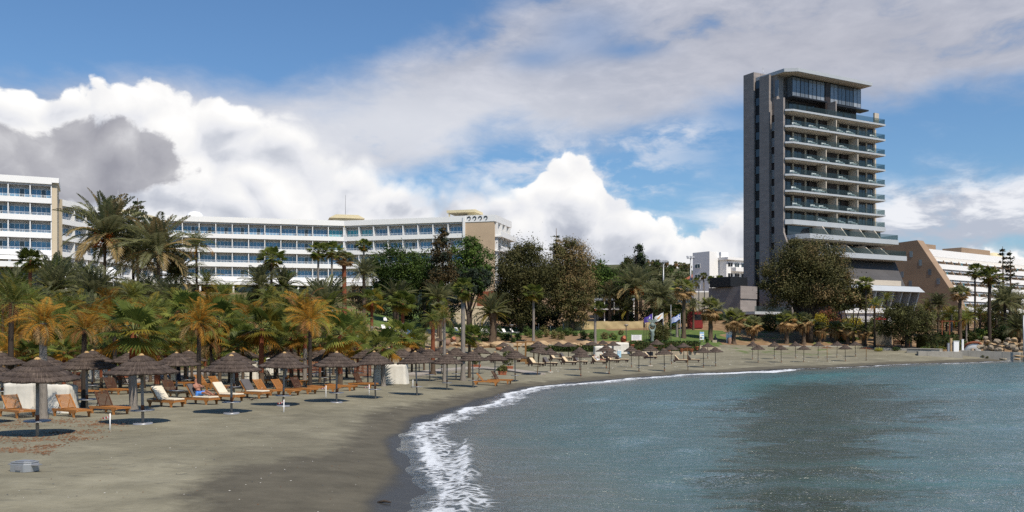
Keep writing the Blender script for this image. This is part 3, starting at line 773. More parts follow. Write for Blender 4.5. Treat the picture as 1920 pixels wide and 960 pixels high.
def dead_skirt(seed, n=80, length=0.85, r0=0.16, r1=0.40):
    r = random.Random(seed); mb = MB()
    for i in range(n):
        a = r.uniform(0, 2 * pi); l = length * r.uniform(.55, 1.1); q = r.uniform(.6, 1.1)
        h = Vector((cos(a), sin(a), 0)); s_ = Vector((-sin(a), cos(a), 0))
        P = h * r0 * r.uniform(.5, 1) + Vector((0, 0, r.uniform(-.15, .08)))
        mid = P + h * (r1 * q) + Vector((0, 0, -l * .45)); tip = P + h * r1 * q * r.uniform(.5, 1.0) + Vector((0, 0, -l))
        mt = M[r.choice(('dead', 'dead', 'rust', 'date_dry'))]
        for k in range(4):
            w = r.uniform(.012, .03); o_ = s_ * r.uniform(-.07, .07)
            mb.add([P, mid + o_ + s_ * w, tip + o_ * 1.7 + Vector((0, 0, r.uniform(-.06, .06))), mid + o_ - s_ * w], [(0, 1, 2, 3)], mt)
    return mb
def fruit_mb(seed, n=9):
    r = random.Random(seed); mb = MB()
    for i in range(n):
        a = r.uniform(0, 2 * pi); h = Vector((cos(a), sin(a), 0))
        p0 = Vector((0, 0, .06)); p1 = h * .13 + Vector((0, 0, .05)); p2 = h * .20 + Vector((0, 0, -.14))
        mb.tube([p0, p1, p2], [.012, .010, .006], M['gold'], 4, False)
        for k in range(70):
            q = p1.lerp(p2, r.random() ** .6) + Vector((r.gauss(0, .035), r.gauss(0, .035), r.gauss(-.02, .04)))
            s_ = .016
            mb.add([q + Vector((s_, 0, 0)), q + Vector((0, s_, 0)), q + Vector((-s_, 0, s_ * .3)), q + Vector((0, 0, -s_ * 1.6)), q + Vector((0, 0, s_))], [(0, 1, 4), (1, 2, 4), (2, 3, 0), (0, 3, 1), (1, 3, 2), (2, 0, 4)], M['fruit'])
    return mb
def trunk_mb(seed, mt, husk=0.0, rings=14, flare=1.35, rough=.10, bulge=0.0):
    """unit trunk: radius 1, height 1 with an uneven ringed surface; the top part may be red husk"""
    r = random.Random(seed); mb = MB(); n = 10
    lean = [r.uniform(-.25, .25), r.uniform(-.25, .25)]
    def ring(t):
        rr = (1 + (flare - 1) * max(0, 1 - t / .12)) * (1 - .22 * t) * (1 + bulge * exp(-((t - .93) / .08) ** 2))
        return [((rr * (1 + r.uniform(-rough, rough))) * cos(2 * pi * k / n) + lean[0] * sin(pi * t), (rr * (1 + r.uniform(-rough, rough))) * sin(2 * pi * k / n) + lean[1] * sin(pi * t), t) for k in range(n)]
    for seg, (t0, t1, mm) in enumerate(((0, 1 - husk, mt), (1 - husk, 1, M['husk']))):
        if t1 - t0 < 1e-3: continue
        m_ = max(2, int(rings * (t1 - t0)) + 1)
        vs_, fs = [], []
        for i in range(m_ + 1): vs_ += ring(t0 + (t1 - t0) * i / m_)
        for i in range(m_):
            for k in range(n): fs.append((i * n + k, i * n + (k + 1) % n, (i + 1) * n + (k + 1) % n, (i + 1) * n + k))
        mb.add(vs_, fs, mm, True)
    return mb
def leaf_cloud(ells, n, size, mats, seed, clumps=60, spread=.22, inner=.25, elong=1.0, droop=0.0):
    """leaf-sized faces in uneven clumps over a set of ellipsoids (centre, radii)"""
    r = random.Random(seed); mb = MB()
    wts = [(e[1][0] * e[1][1] * e[1][2]) ** .67 for e in ells]
    cl = []
    for i in range(clumps):
        e = r.choices(ells, wts)[0]
        u = Vector((r.gauss(0, 1), r.gauss(0, 1), r.gauss(0, 1))).normalized()
        k = r.uniform(.72, 1.06)
        c_ = Vector(e[0]) + Vector((u.x * e[1][0], u.y * e[1][1], u.z * e[1][2])) * k
        cl.append((c_, min(e[1]) * spread * r.uniform(.6, 1.5), M[r.choice(mats)]))
    for i in range(n):
        if r.random() < inner:
            e = r.choices(ells, wts)[0]; u = Vector((r.gauss(0, 1), r.gauss(0, 1), r.gauss(0, 1))).normalized() * r.random() ** .4 * .85
            P = Vector(e[0]) + Vector((u.x * e[1][0], u.y * e[1][1], u.z * e[1][2])); mt = M[mats[0]]; nn = Vector((r.gauss(0, 1), r.gauss(0, 1), r.gauss(0, 1)))
        else:
            c_, cr, mt = cl[r.randrange(len(cl))]
            u = Vector((r.gauss(0, 1), r.gauss(0, 1), r.gauss(0, .75))); P = c_ + u * cr * .62; nn = u.normalized() * 1.1 + Vector((r.gauss(0, .5), r.gauss(0, .5), r.gauss(0, .5) + .25))
        s_ = size * r.uniform(.6, 1.35)
        a = Vector((r.gauss(0, 1), r.gauss(0, 1), r.gauss(0, 1) - droop)); nn.normalize()
        a = (a - nn * a.dot(nn)).normalized(); b = a.cross(nn).normalized()
        mb.add([P - a * s_ * .5 * elong, P + b * s_ * .32, P + a * s_ * .5 * elong, P - b * s_ * .32], [(0, 1, 2, 3)], mt)
    return mb

CROWN = {}
def crown(kind, k):
    key = (kind, k)
    if key not in CROWN:
        sd = hash_seed(kind) + k * 17
        if kind == 'date': mb = feather_crown(sd, 44, 1.25, width=.019, upright=.62)
        elif kind == 'date_grey': mb = feather_crown(sd, 48, 1.2, ('date', 'fan_grey', 'date', 'date_dry', 'date_dry'), -.6, .25, .020, 30, .75, .65)
        elif kind == 'canary': mb = feather_crown(sd, 46, .95, ('date', 'date', 'fan', 'fan_grey', 'olivegold'), -.5, .20, .019, 32, .75, .55)
        elif kind == 'queen': mb = feather_crown(sd, 20, 2.0, ('fan', 'olivegold', 'fan_light', 'gold'), -.4, .30, .014, 26)
        elif kind == 'gold': mb = feather_crown(sd, 26, 2.1, ('gold', 'gold', 'olivegold', 'rust', 'gold', 'dead'), -.5, .27, .010, 34, .9)
        elif kind == 'olive': mb = feather_crown(sd, 26, 2.0, ('olivegold', 'fan_light', 'fan', 'fan', 'rust'), -.5, .27, .010, 30, .85)
        elif kind == 'fan': mb = fan_crown(sd, 34)
        elif kind == 'fan_big': mb = fan_crown(sd, 19, ('fan', 'fan_light', 'fan', 'olivegold', 'gold'), -.85, .58, .62, 24)
        elif kind == 'fan_tall': mb = fan_crown(sd, 38, ('fan', 'fan', 'fan_light', 'olivegold'), -.9, .42, .62, 18)
        elif kind == 'fan_grey': mb = fan_crown(sd, 40, ('fan_grey', 'fan_grey', 'fan_light', 'dead'), -.8, .46, .55, 18, .35, .62)
        CROWN[key] = mb.mesh('crown')
    return CROWN[key]
def hash_seed(s_): return sum((i + 3) * ord(ch) for i, ch in enumerate(s_)) % 9973
_TR = {}
def trunk(kind, k):
    key = (kind, k)
    if key not in _TR:
        a = dict(grey=('trunk_grey', 0.0), grey_husk=('trunk_grey', .45), brown=('trunk_brown', 0.0), husk=('trunk_brown', .7), pineapple=('trunk_brown', 0.0), dark=('trunk_dark', 0.0), slim=('trunk_grey', .06))[kind]
        _TR[key] = trunk_mb(31 * k + hash_seed(kind), M[a[0]], a[1], 16, 1.1 if kind == 'pineapple' else 1.4, .14 if kind in ('pineapple', 'brown') else .07, .55 if kind == 'pineapple' else 0).mesh('trunk')
    return _TR[key]
_SK = [dead_skirt(s_).mesh('dead_fronds') for s_ in (1, 2, 3)]
_FR = [fruit_mb(s_).mesh('fruit_clusters') for s_ in (4, 5)]
PR = random.Random(77)
SP = dict(date=('date_palm', 'palm'), date_grey=('date_palm', 'palm'), canary=('date_palm', 'palm'), queen=('feather_palm', 'palm'), gold=('feather_palm', 'palm'), olive=('feather_palm', 'palm'), fan=('fan_palm', 'palm'), fan_big=('fan_palm', 'palm'), fan_tall=('fan_palm', 'palm'), fan_grey=('fan_palm', 'palm'))
def palm(px, base, top, w, kind, tk, label, tr=.17, group=None, skirt=0.0, fruit=False, Y=None, cpx=None):
    """a palm whose foot is seen at photo pixel (px, base), or stands at depth Y; top is the photo row of its highest leaf, w its width there"""
    if Y is None: x, Y, z = ground(px, base)
    else: x, Y, z = onground(px, Y)
    R = w / 2 * Y / F * dict(date=1.15, date_grey=1.08, canary=1.25, gold=1.02, olive=1.04, fan_big=1.0, queen=1.15).get(kind, 1.04); zt = zpx(top, Y)
    hc = max(0.4, zt - z - R * (.86 if kind.startswith('fan') else .78))
    nm_, cat = SP[kind]
    if 'skirted' in label: hc += .12 * R
    tr *= .72
    t = thing(nm_, label, cat, (x, Y, z), PR.uniform(0, 6.28), group)
    k = PR.randrange(3)
    link('trunk', trunk(tk, PR.randrange(2)), t, (0, 0, -.15), 0, (tr, tr, hc + .2))
    c_ = link('crown', crown(kind, k), t, (0, 0, hc), PR.uniform(0, 6), R)
    if cpx is not None:
        dxw = (cpx - px) / F * Y; a = -t.rotation_euler.z
        c_.location.x, c_.location.y = dxw * cos(a), dxw * sin(a)
    c_.rotation_euler = (PR.uniform(-.16, .16), PR.uniform(-.16, .16), PR.uniform(0, 6)); c_.scale = (R * PR.uniform(.9, 1.08),) * 2 + (R * PR.uniform(.88, 1.12),)
    if skirt: link('dead_fronds', _SK[PR.randrange(3)], t, (c_.location.x, c_.location.y, hc), PR.uniform(0, 6), (skirt, skirt, skirt))
    if fruit: link('fruit_clusters', _FR[PR.randrange(2)], t, (0, 0, hc), PR.uniform(0, 6), R)
    return t
def tree(name, label, cat, px, Y, ells, n, size, mats, trunk_r, trunk_h, seed, group=None, clumps=70, spread=.22, inner=.25, elong=1.0, droop=0, limbs=4, bark='trunk_dark', off=0.0):
    """ellipsoids are given in photo pixels: (centre px, centre py, half width, half height)"""
    x, Y, z = onground(px, Y)
    E = []
    rr = random.Random(seed)
    for (cx, cy, hw, hh) in ells:
        E.append((((cx - px) / F * Y, rr.uniform(-.25, .25) * hw / F * Y + off, zpx(cy, Y) - z), (hw / F * Y, hw / F * Y * .9, hh / F * Y)))
    t = thing(name, label, cat, (x, Y, z), 0, group)
    mb = MB(); mb.tube([(0, 0, -.3), (.05, 0, trunk_h * .5), (0, 0, trunk_h)], [trunk_r * 1.25, trunk_r, trunk_r * .6], M[bark], 10)
    for e in E[:limbs]:
        mb.tube([(0, 0, trunk_h * .6), Vector(e[0]) * .55 + Vector((0, 0, trunk_h * .3)), e[0]], [trunk_r * .55, trunk_r * .35, trunk_r * .12], M[bark], 6)
    mb.build('trunk', t)
    leaf_cloud(E, n, size, mats, seed, clumps, spread, inner, elong, droop).build('crown', t)
    return t
# ================================================================ buildings
M['wall_white'] = solid('white_render', (0.80, 0.785, 0.76), 0.7, 0.05, 0.15, 0.2)
M['wall_grey'] = solid('grey_and_shade_render', (0.52, 0.50, 0.49), 0.8, 0.06, 0.3)
M['wall_beige'] = solid('beige_render', (0.560, 0.470, 0.340), 0.8, 0.08, 0.2)
M['stone_tan'] = solid('tan_stone_cladding', (0.500, 0.370, 0.245), 0.85, 0.12, 0.35)
M['yellow_wall'] = solid('cream_yellow_render', (0.660, 0.560, 0.350), 0.8, 0.06, 0.3)
M['rail_white'] = solid('white_rail', (0.70, 0.72, 0.74), 0.5, 0.05)
M['roof_grey'] = solid('grey_roof', (0.240, 0.250, 0.245), 0.8, 0.15, 1)
M['curtain'] = solid('pale_curtain', (0.40, 0.44, 0.46), 0.9, 0.2, 3, 0.1, 0, 0, (8, 8, 1))
def glass(name, c, rough=0.06, spec=0.6):
    m, gg, out = newmat(name)
    oi = gg.n('ShaderNodeObjectInfo').outputs['Random']
    co_ = gg.n('ShaderNodeTexCoord').outputs['Object']
    n = gg.noise(gg.vadd(gg.vmul(co_, (5.0, 1, 0.4)), gg.xyz(gg.mul(oi, 30), 0, 0)), 1.3, 3, 0.6)
    c_ = gg.ramp(gg.add(n, gg.mul(gg.sub(oi, 0.5), 0.25)), [(0.3, tuple(x * .55 for x in c)), (0.5, c), (0.7, tuple(min(1, x * 1.45) for x in c))])
    principled(gg, out, c_, rough, spec)
    return m
M['glass_blue'] = glass('blue_tinted_glass', (0.080, 0.215, 0.350))
M['glass_teal'] = glass('teal_tinted_glass', (0.060, 0.330, 0.380))
M['glass_dark'] = glass('dark_glass', (0.020, 0.024, 0.028), 0.04, 0.7)
M['glass_reflect'] = glass('pale_reflection_glass', (0.240, 0.255, 0.275), 0.1, 0.6)
M['glass_grey'] = glass('grey_glass', (0.140, 0.155, 0.170), 0.08, 0.7)
def clear_glass():
    m, gg, out = newmat('green_balustrade_glass')
    tr = gg.n('ShaderNodeBsdfTransparent'); tr.inputs[0].default_value = (0.74, 0.79, 0.79, 1)
    p = gg.n('ShaderNodeBsdfPrincipled'); p.inputs['Base Color'].default_value = (0.085, 0.120, 0.125, 1); p.inputs['Roughness'].default_value = 0.08; p.inputs['Specular IOR Level'].default_value = 0.6
    mx = gg.n('ShaderNodeMixShader'); mx.inputs[0].default_value = 0.15
    gg.t.links.new(tr.outputs[0], mx.inputs[1]); gg.t.links.new(p.outputs[0], mx.inputs[2]); gg.t.links.new(mx.outputs[0], out.inputs[0])
    return m
M['balustrade'] = clear_glass()
def clad(name, c, bw=1.2, bh=.32, mortar=.75):
    m, gg, out = newmat(name)
    co_ = gg.n('ShaderNodeTexCoord').outputs['Object']
    x, y, z = gg.sep(co_)
    b = gg.n('ShaderNodeTexBrick'); gg.put(b.inputs['Vector'], gg.xyz(gg.add(x, y), z, 0))
    b.inputs['Scale'].default_value = 1.0; b.inputs['Mortar Size'].default_value = 0.014; b.inputs['Brick Width'].default_value = bw; b.inputs['Row Height'].default_value = bh
    b.inputs['Color1'].default_value = c + (1,); b.inputs['Color2'].default_value = tuple(v * .82 for v in c) + (1,); b.inputs['Mortar'].default_value = tuple(v * mortar for v in c) + (1,)
    n = gg.noise(co_, 0.25, 5, 0.6)
    c_ = gg.mix(gg.mul(gg.step(n, 0.35, 0.7), 0.3), b.outputs[0], tuple(v * .65 for v in c))
    principled(gg, out, c_, 0.75, 0.3)
    return m
M['tower_clad'] = clad('grey_brown_stone_panels', (0.305, 0.264, 0.240), 1.6, .5)
M['tower_beige'] = solid('beige_soffit_render', (0.500, 0.430, 0.345), 0.8, 0.08, 0.4)
M['tower_fascia'] = solid('pale_metal_fascia', (0.420, 0.435, 0.445), 0.5, 0.06, 0.4, 0.4)
M['tower_dark'] = solid('dark_brown_panel', (0.036, 0.027, 0.025), 0.5, 0.3, 0.6)
M['black_frame'] = solid('black_frame', (0.016, 0.016, 0.018), 0.4, 0.2)
M['sloped_clad'] = clad('dark_sloped_panels', (0.085, 0.080, 0.080), 3.0, 1.6, .5)
M['brown_concrete'] = clad('brown_board_concrete', (0.330, 0.225, 0.145), 9.0, 3.0, .8)

def facing(px0, Y0, px1, Y1, z, name, label, cat='building', group=None):
    """an Empty at a facade's left end: local x runs along the facade, local y goes into the building"""
    x0, x1 = at(px0, Y0), at(px1, Y1)
    t = thing(name, label, cat, (x0, Y0, z), atan2(Y1 - Y0, x1 - x0), group)
    return t, sqrt((x1 - x0) ** 2 + (Y1 - Y0) ** 2)
def window_mesh(w, h, n, frame, pane_m, fw=.07, dark=None):
    """one window: a frame with its mullions; the panes are a mesh of their own"""
    f, p = MB(), MB()
    f.box(0, w, 0, .08, 0, fw, M[frame]); f.box(0, w, 0, .08, h - fw, h, M[frame])
    for i in range(n + 1):
        x = i * (w - fw) / n
        f.box(x, x + fw, .003, .077, fw, h - fw, M[frame])
    for i in range(n):
        x0 = i * (w - fw) / n + fw; x1 = (i + 1) * (w - fw) / n
        p.box(x0, x1, .035, .05, fw, h - fw, M[dark] if (dark and i == n // 2) else M[pane_m])
    return f.mesh('window'), p.mesh('pane')
def put_window(root, wm, loc):
    o = link('window', wm[0], root, loc); link('pane', wm[1], o)
    return o

# ---------------------------------------------------------------- long white hotel: two wings meeting at a shallow angle, tan gable at the right
FH = 3.3
hot, LL = facing(310, 214, 645, 224, 0, 'white_hotel', 'long white four storey hotel with rows of balconies and a tan stone gable')
zt = zpx(403.5, 214)                      # parapet top
x1w, y1w = LL, 0.0
ang2 = atan2(216 - 224, at(868, 216) - at(645, 224)) - hot.rotation_euler.z
L2 = sqrt((at(868, 216) - at(645, 224)) ** 2 + 8 ** 2)
W4 = [window_mesh(3.35, 1.95, 4, 'wall_white', 'glass_blue'), window_mesh(3.35, 1.95, 4, 'wall_white', 'glass_blue', dark='glass_dark'), window_mesh(3.35, 1.95, 4, 'wall_white', 'glass_teal')]
def wing(root, L, nb, zt_, nf, T, back=13.0, base_h=4.6, close_l=True):
    """one straight wing in the frame T (a function mapping local x, y, z to the building)"""
    bw = L / nb
    def B(name, boxes, m_, par=root):
        mb = MB()
        for (x0, x1, y0, y1, z0, z1) in boxes: mb.box(x0, x1, y0, y1, z0, z1, M[m_])
        mb.v = [T(*v) for v in mb.v]
        return mb.build(name, par)
    B('parapet', [(0, L, 0, .35, zt_ - 1.25, zt_)] + [(k * bw - .06, k * bw + .06, -.03, 0, zt_ - 1.2, zt_ + .02) for k in range(2, nb, 3)], 'wall_white')
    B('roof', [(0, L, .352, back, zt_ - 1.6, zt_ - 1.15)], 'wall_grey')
    B('wall', [(0, L, 1.5, back - .01, zt_ - 1.61 - nf * FH, zt_ - 1.61)], 'wall_grey')  # balcony shade on the recess wall painted in as grey
    for f in range(nf):
        zf = zt_ - 1.2 - (f + 1) * FH           # floor level
        bal = B('balcony', [(0, L, 0, .16, zf - .42, zf + .62), (0, L, .162, 1.49, zf - .30, zf)], 'wall_white')
        B('railing', [(.05, L - .05, .05, .09, zf + 1.02, zf + 1.08), (.05, L - .05, .06, .08, zf + .82, zf + .86)] + [(k * bw / 3 - .02, k * bw / 3 + .02, .055, .085, zf + .62, zf + 1.02) for k in range(1, nb * 3)], 'rail_white', bal)
        for k in range(nb + 1):
            xx = min(max(k * bw, .09), L - .09)
            B('partition', [(xx - .08, xx + .08, .165, 1.495, zf + .002, zf + FH - .44)], 'wall_white')
        for k in range(nb):
            wm = W4[0] if RW.random() < .68 else W4[1]
            if root is hot and f == 0 and T is not T0 and k < 2: wm = W4[2]
            if root is hot and f == 0 and T is T0 and k == nb - 1: wm = W4[2]
            if root is hot and f == 1 and T is T0 and k == nb - 1: wm = W4[2]
            p0 = Vector(T(k * bw + (bw - 3.35) / 2, 1.4, zf + .35)); p1 = Vector(T(k * bw + (bw - 3.35) / 2 + 1, 1.4, zf + .35))
            o = put_window(root, wm, p0); o.rotation_euler = (0, 0, atan2(p1.y - p0.y, p1.x - p0.x))
    zb = zt_ - 1.2 - nf * FH - .42
    B('ground_floor', [(0, L, 4.2, back - .02, zb - base_h, zb), (0, L, .3, 4.19, zb - .75, zb)], 'wall_white')
    B('fascia', [(0, L, -1.2, .29, zb - .95, zb - .25)], 'wall_white')
    for k in range(nb // 2 + 1):
        B('column', [(k * bw * 2 + .1, k * bw * 2 + .5, -.9, -.5, zb - base_h, zb - .952)], 'wall_white')
    B('shopfront', [(.2, L - .2, 4.1, 4.18, zb - base_h, zb - .9)], 'glass_dark')
RW = random.Random(5)
T0 = lambda x, y, z: (x, y, z)
def T2(x, y, z): return (LL + x * cos(ang2) - y * sin(ang2), x * sin(ang2) + y * cos(ang2), z)
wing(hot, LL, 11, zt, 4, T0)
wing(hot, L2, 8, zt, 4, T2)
def hbox(root, name, boxes, m_, T=T0, par=None):
    mb = MB()
    for b in boxes: mb.box(*b, M[m_])
    mb.v = [T(*v) for v in mb.v]
    return mb.build(name, par or root)
wg = at(928, 216) - at(873, 216)
gx0 = L2 + .55; gx1 = gx0 + wg + .2
hbox(hot, 'pier', [(L2 + .001, gx0 - .001, -.25, 13, zt - 19, zt)], 'wall_white', T2)
hbox(hot, 'gable_wall', [(gx0, gx1, .05, .6, zt - 23, zt - 1.4)], 'stone_tan', T2)
hbox(hot, 'gable_parapet', [(gx0, gx1 + .3, -.05, 14, zt - 1.395, zt + .15)], 'wall_white', T2)
hbox(hot, 'end_block', [(gx0, gx1 - 1.8, .61, 13, zt - 23, zt - 1.4)], 'wall_grey', T2)
for f in range(5):
    zf = zt - 1.2 - (f + 1) * FH
    hbox(hot, 'end_balcony', [(gx1 - 1.79, gx1 + 1.6, .62, 13.4, zf - .40, zf - .1), (gx1 + 1.44, gx1 + 1.6, .621, 13.39, zf - .098, zf + .8)], 'wall_white', T2)
    for k in range(4):
        hbox(hot, 'partition', [(gx1 - 1.78, gx1 + .6, 1.0 + 3.6 * k, 1.2 + 3.6 * k, zf - .098, zf + FH - .42)], 'wall_white', T2)
# emblem: four dark curled figures on the parapet of the gable
mb = MB()
for k in range(4):
    cx = gx0 + 1.0 + k * 1.35; cz = zt - .55
    pts = [T2(cx + .34 * cos(a_) * (1 - .25 * i / 9), -.10, cz + .42 * sin(a_)) for i, a_ in enumerate([2.6 - .52 * j for j in range(10)])]
    mb.tube(pts, [.13, .12, .11, .10, .09, .09, .08, .07, .06, .04], M['black_frame'], 6)
    mb.lathe([(0.0, .16), (.15, .08), (.17, -.06), (0, -.16)], M['black_frame'], 8, T2(cx - .34, -.10, cz + .24))
mb.build('emblem', hot)
# roof house over the gable, roof house at the bend, white dome
def roof_house(u, w, d, h, T, y0=4.0):
    o = hbox(hot, 'roof_house', [(u, u + w, y0, y0 + d, zt - 1.2, zt + h * .55)], 'yellow_wall', T)
    mb = MB(); z0 = zt + h * .55
    mb.prism([(u - 1, z0 + .002), (u + .6, z0 + h * .45), (u + w - .6, z0 + h * .45), (u + w + 1, z0 + .002)], 1, y0 - .6, y0 + d + .4, M['yellow_wall'])
    mb.v = [T(*v) for v in mb.v]; mb.build('roof_house_top', o)
roof_house(LL - 2.3, 6.6, 6, 1.9, T0)
hbox(hot, 'roof_canopy', [(gx0 - 5.6, gx0 + 1.5, 3, 9, zt + 1.35, zt + 1.95)], 'yellow_wall', T2)
hbox(hot, 'roof_canopy_post', [(gx0 - 5.2, gx0 - 4.9, 3.2, 3.5, zt - 1.2, zt + 1.348), (gx0 - .8, gx0 + 1.2, 4.2, 8, zt - 1.2, zt + 1.348)], 'yellow_wall', T2)
mb = MB(); mb.lathe([(2.0, 0), (1.95, .5), (1.6, 1.1), (1.0, 1.5), (0, 1.65)], M['white'], 20, (6.2, 3.0, zt - .2)); mb.build('roof_dome', hot)
mb = MB(); mb.tube([(LL + 1, 9, zt - 1), (LL + 1, 9, zt + 7.5)], [.06, .03], M['dark_metal'], 5); mb.build('mast', hot)

# ---------------------------------------------------------------- receding middle block (between the left block and the long hotel)
mid, LM = facing(117, 188, 306, 224, 0, 'hotel_link_block', 'white hotel block receding behind the tall date palm, with rooftop dishes')
ztm = zpx(374, 188)
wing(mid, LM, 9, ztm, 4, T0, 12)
hbox(mid, 'stair_tower', [(-3.2, -.01, 1.0, 9, ztm - 19, ztm - 3.6)], 'wall_white')
hbox(mid, 'side_wall', [(-.35, -.002, 0.0, 1.0, ztm - 18, ztm)], 'wall_beige')
mb = MB(); mb.add([(-1, 4, ztm - 1), (13, 4, ztm - 1), (13, 13, ztm - 1), (-1, 13, ztm - 1), (6, 8.5, ztm + 2.6)], [(0, 1, 4), (1, 2, 4), (2, 3, 4), (3, 0, 4), (3, 2, 1, 0)], M['roof_grey']); mb.build('pyramid_roof', mid)
hbox(mid, 'roof_plant_room', [(LM - 14, LM - 4.01, 4, 10, ztm - 1.2, ztm + 1.7)], 'yellow_wall'); hbox(mid, 'roof_plant_room', [(LM - 4, LM + .6, 2.5, 10.2, ztm - 3, ztm + 1.4)], 'yellow_wall')
def dish(u, v, z, r, tilt):
    mb = MB(); prof = [(r * i / 6, .28 * r * (i / 6) ** 2) for i in range(7)]
    mb.lathe(prof, M['white'], 16); mb.lathe([(p[0], p[1] + .05) for p in prof], M['white'], 16)
    mb.tube([(0, 0, 0), (0, 0, r * .8)], .05, M['metal'], 5)
    R_ = Matrix.Rotation(tilt, 4, Vector((1, .45, 0)))
    mb.v = [tuple(R_ @ Vector(q) + Vector((u, v, z))) for q in mb.v]
    mb.tube([(u, v, z - 1.9), (u, v, z - .05)], .12, M['metal'], 6)
    mb.build('satellite_dish', mid)
dish(LM - 10.5, 5, ztm + 3.3, 1.9, -.9); dish(LM - 3.2, 5.5, ztm + 3.0, 1.2, -1.1)
mb = MB()
for u, hh in ((LM - 9, 7.5), (LM - 4.2, 6), (LM - 16, 5), (LM - 2, 3)): mb.tube([(u, 6, ztm), (u, 6, ztm + hh)], .05, M['metal'], 4)
mb.build('mast', mid)

# ---------------------------------------------------------------- near left block
lef, LF = facing(-70, 170, 97, 176, 0, 'left_hotel_block', 'white hotel block with beige end wall, cropped by the photo edge')
ztl = zpx(333, 176)
FH = 3.28
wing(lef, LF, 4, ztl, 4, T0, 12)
hbox(lef, 'end_wall', [(LF + .002, LF + .9, .9, 12, ztl - 20, ztl - .9)], 'wall_beige')
hbox(lef, 'end_parapet', [(LF + .002, LF + 1.2, .25, 12.2, ztl - .898, ztl + .03)], 'wall_white')
hbox(lef, 'terrace', [(LF - 14, LF + .2, -4.5, -1.25, ztl - 17.3, ztl - 16.3)], 'wall_white')
FH = 3.3
# terrace canopies below the middle block
for (px, py, Y, w, lab) in ((158, 525, 172, 9, 'cream terrace awning under the tall date palm'), (196, 522, 170, 6, 'white peaked garden pavilion roof beside the tall date palm trunk')):
    x, z = at(px, Y), zpx(py, Y); zg = hz(x, Y)
    t = thing('awning' if w == 9 else 'pavilion', lab, 'awning' if w == 9 else 'pavilion', (x, Y, zg))
    mb = MB(); hh = z - zg
    mb.add([(-w / 2, -3, hh), (w / 2, -3, hh), (w / 2, 3, hh), (-w / 2, 3, hh), (-w / 2 + 1.5, 0, hh + 2.0), (w / 2 - 1.5, 0, hh + 2.0)], [(0, 1, 5, 4), (1, 2, 5), (2, 3, 4, 5), (3, 0, 4), (3, 2, 1, 0)], M['white']); mb.build('roof', t)
    for sx_ in (-1, 1):
        for sy_ in (-1, 1):
            mb = MB(); mb.tube([(sx_ * (w / 2 - .2), sy_ * 2.8, -.1), (sx_ * (w / 2 - .2), sy_ * 2.8, hh - .01)], .08, M['white'], 6); mb.build('post', t)

# ---------------------------------------------------------------- the tower
TX0, TY0 = at(1468, 205), 205.0
TX1, TY1 = at(1660, 221.6), 221.6
tow, TL = facing(1468, 205, 1660, 221.6, 0, 'tower_block', 'tall grey brown apartment tower with glass fronted balconies above the beach')
zb = 7.0
def tb(name, boxes, m_, par=None): return hbox(tow, name, boxes, m_, T0, par)
# end wall slabs, from the front corner (y = 0) to the back (y = 12)
tb('end_wall_slab', [(0, 6, 8.9, 12.2, zb, 64.4)], 'tower_clad')
tb('end_wall_slab', [(-.02, 7, 4.15, 7.1, zb, 62.7)], 'tower_clad')
mb = MB()
mb.prism([(-.15, 27.0), (-1.6, 23.6), (-2.4, 21.0), (-2.6, 10), (-2.6, zb), (2.5, zb), (2.5, 56.6), (-.15, 56.6)], 0, -.04, .45, M['tower_clad']); mb.build('end_wall_slab', tow)
TE = 31.6
tb('core', [(.8, TE + .5, 1.65, 12.0, zb, 53.6)], 'tower_dark')
tb('core_top', [(1.2, 9.5, 7.12, 11.9, 53.61, 62.9)], 'tower_clad')
for k in range(26):
    z0 = 12 + k * 1.94
    if k % 2: tb('stair_window', [(.35, .75, 7.2, 8.8, z0, z0 + 1.7)], 'glass_dark')
    else: tb('louvre', [(.40, .52, 7.2 + .28 * j, 7.36 + .28 * j, z0 - .1, z0 + 1.85) for j in range(6)], 'black_frame')
for k in range(12):
    z0 = 14.5 + k * 3.55
    if z0 < 52: tb('louvre', [(.45, .6, 2.7, 4.0, z0 + .22 * j, z0 + .22 * j + .09) for j in range(9)], 'metal' if 16 < z0 else 'black_frame')
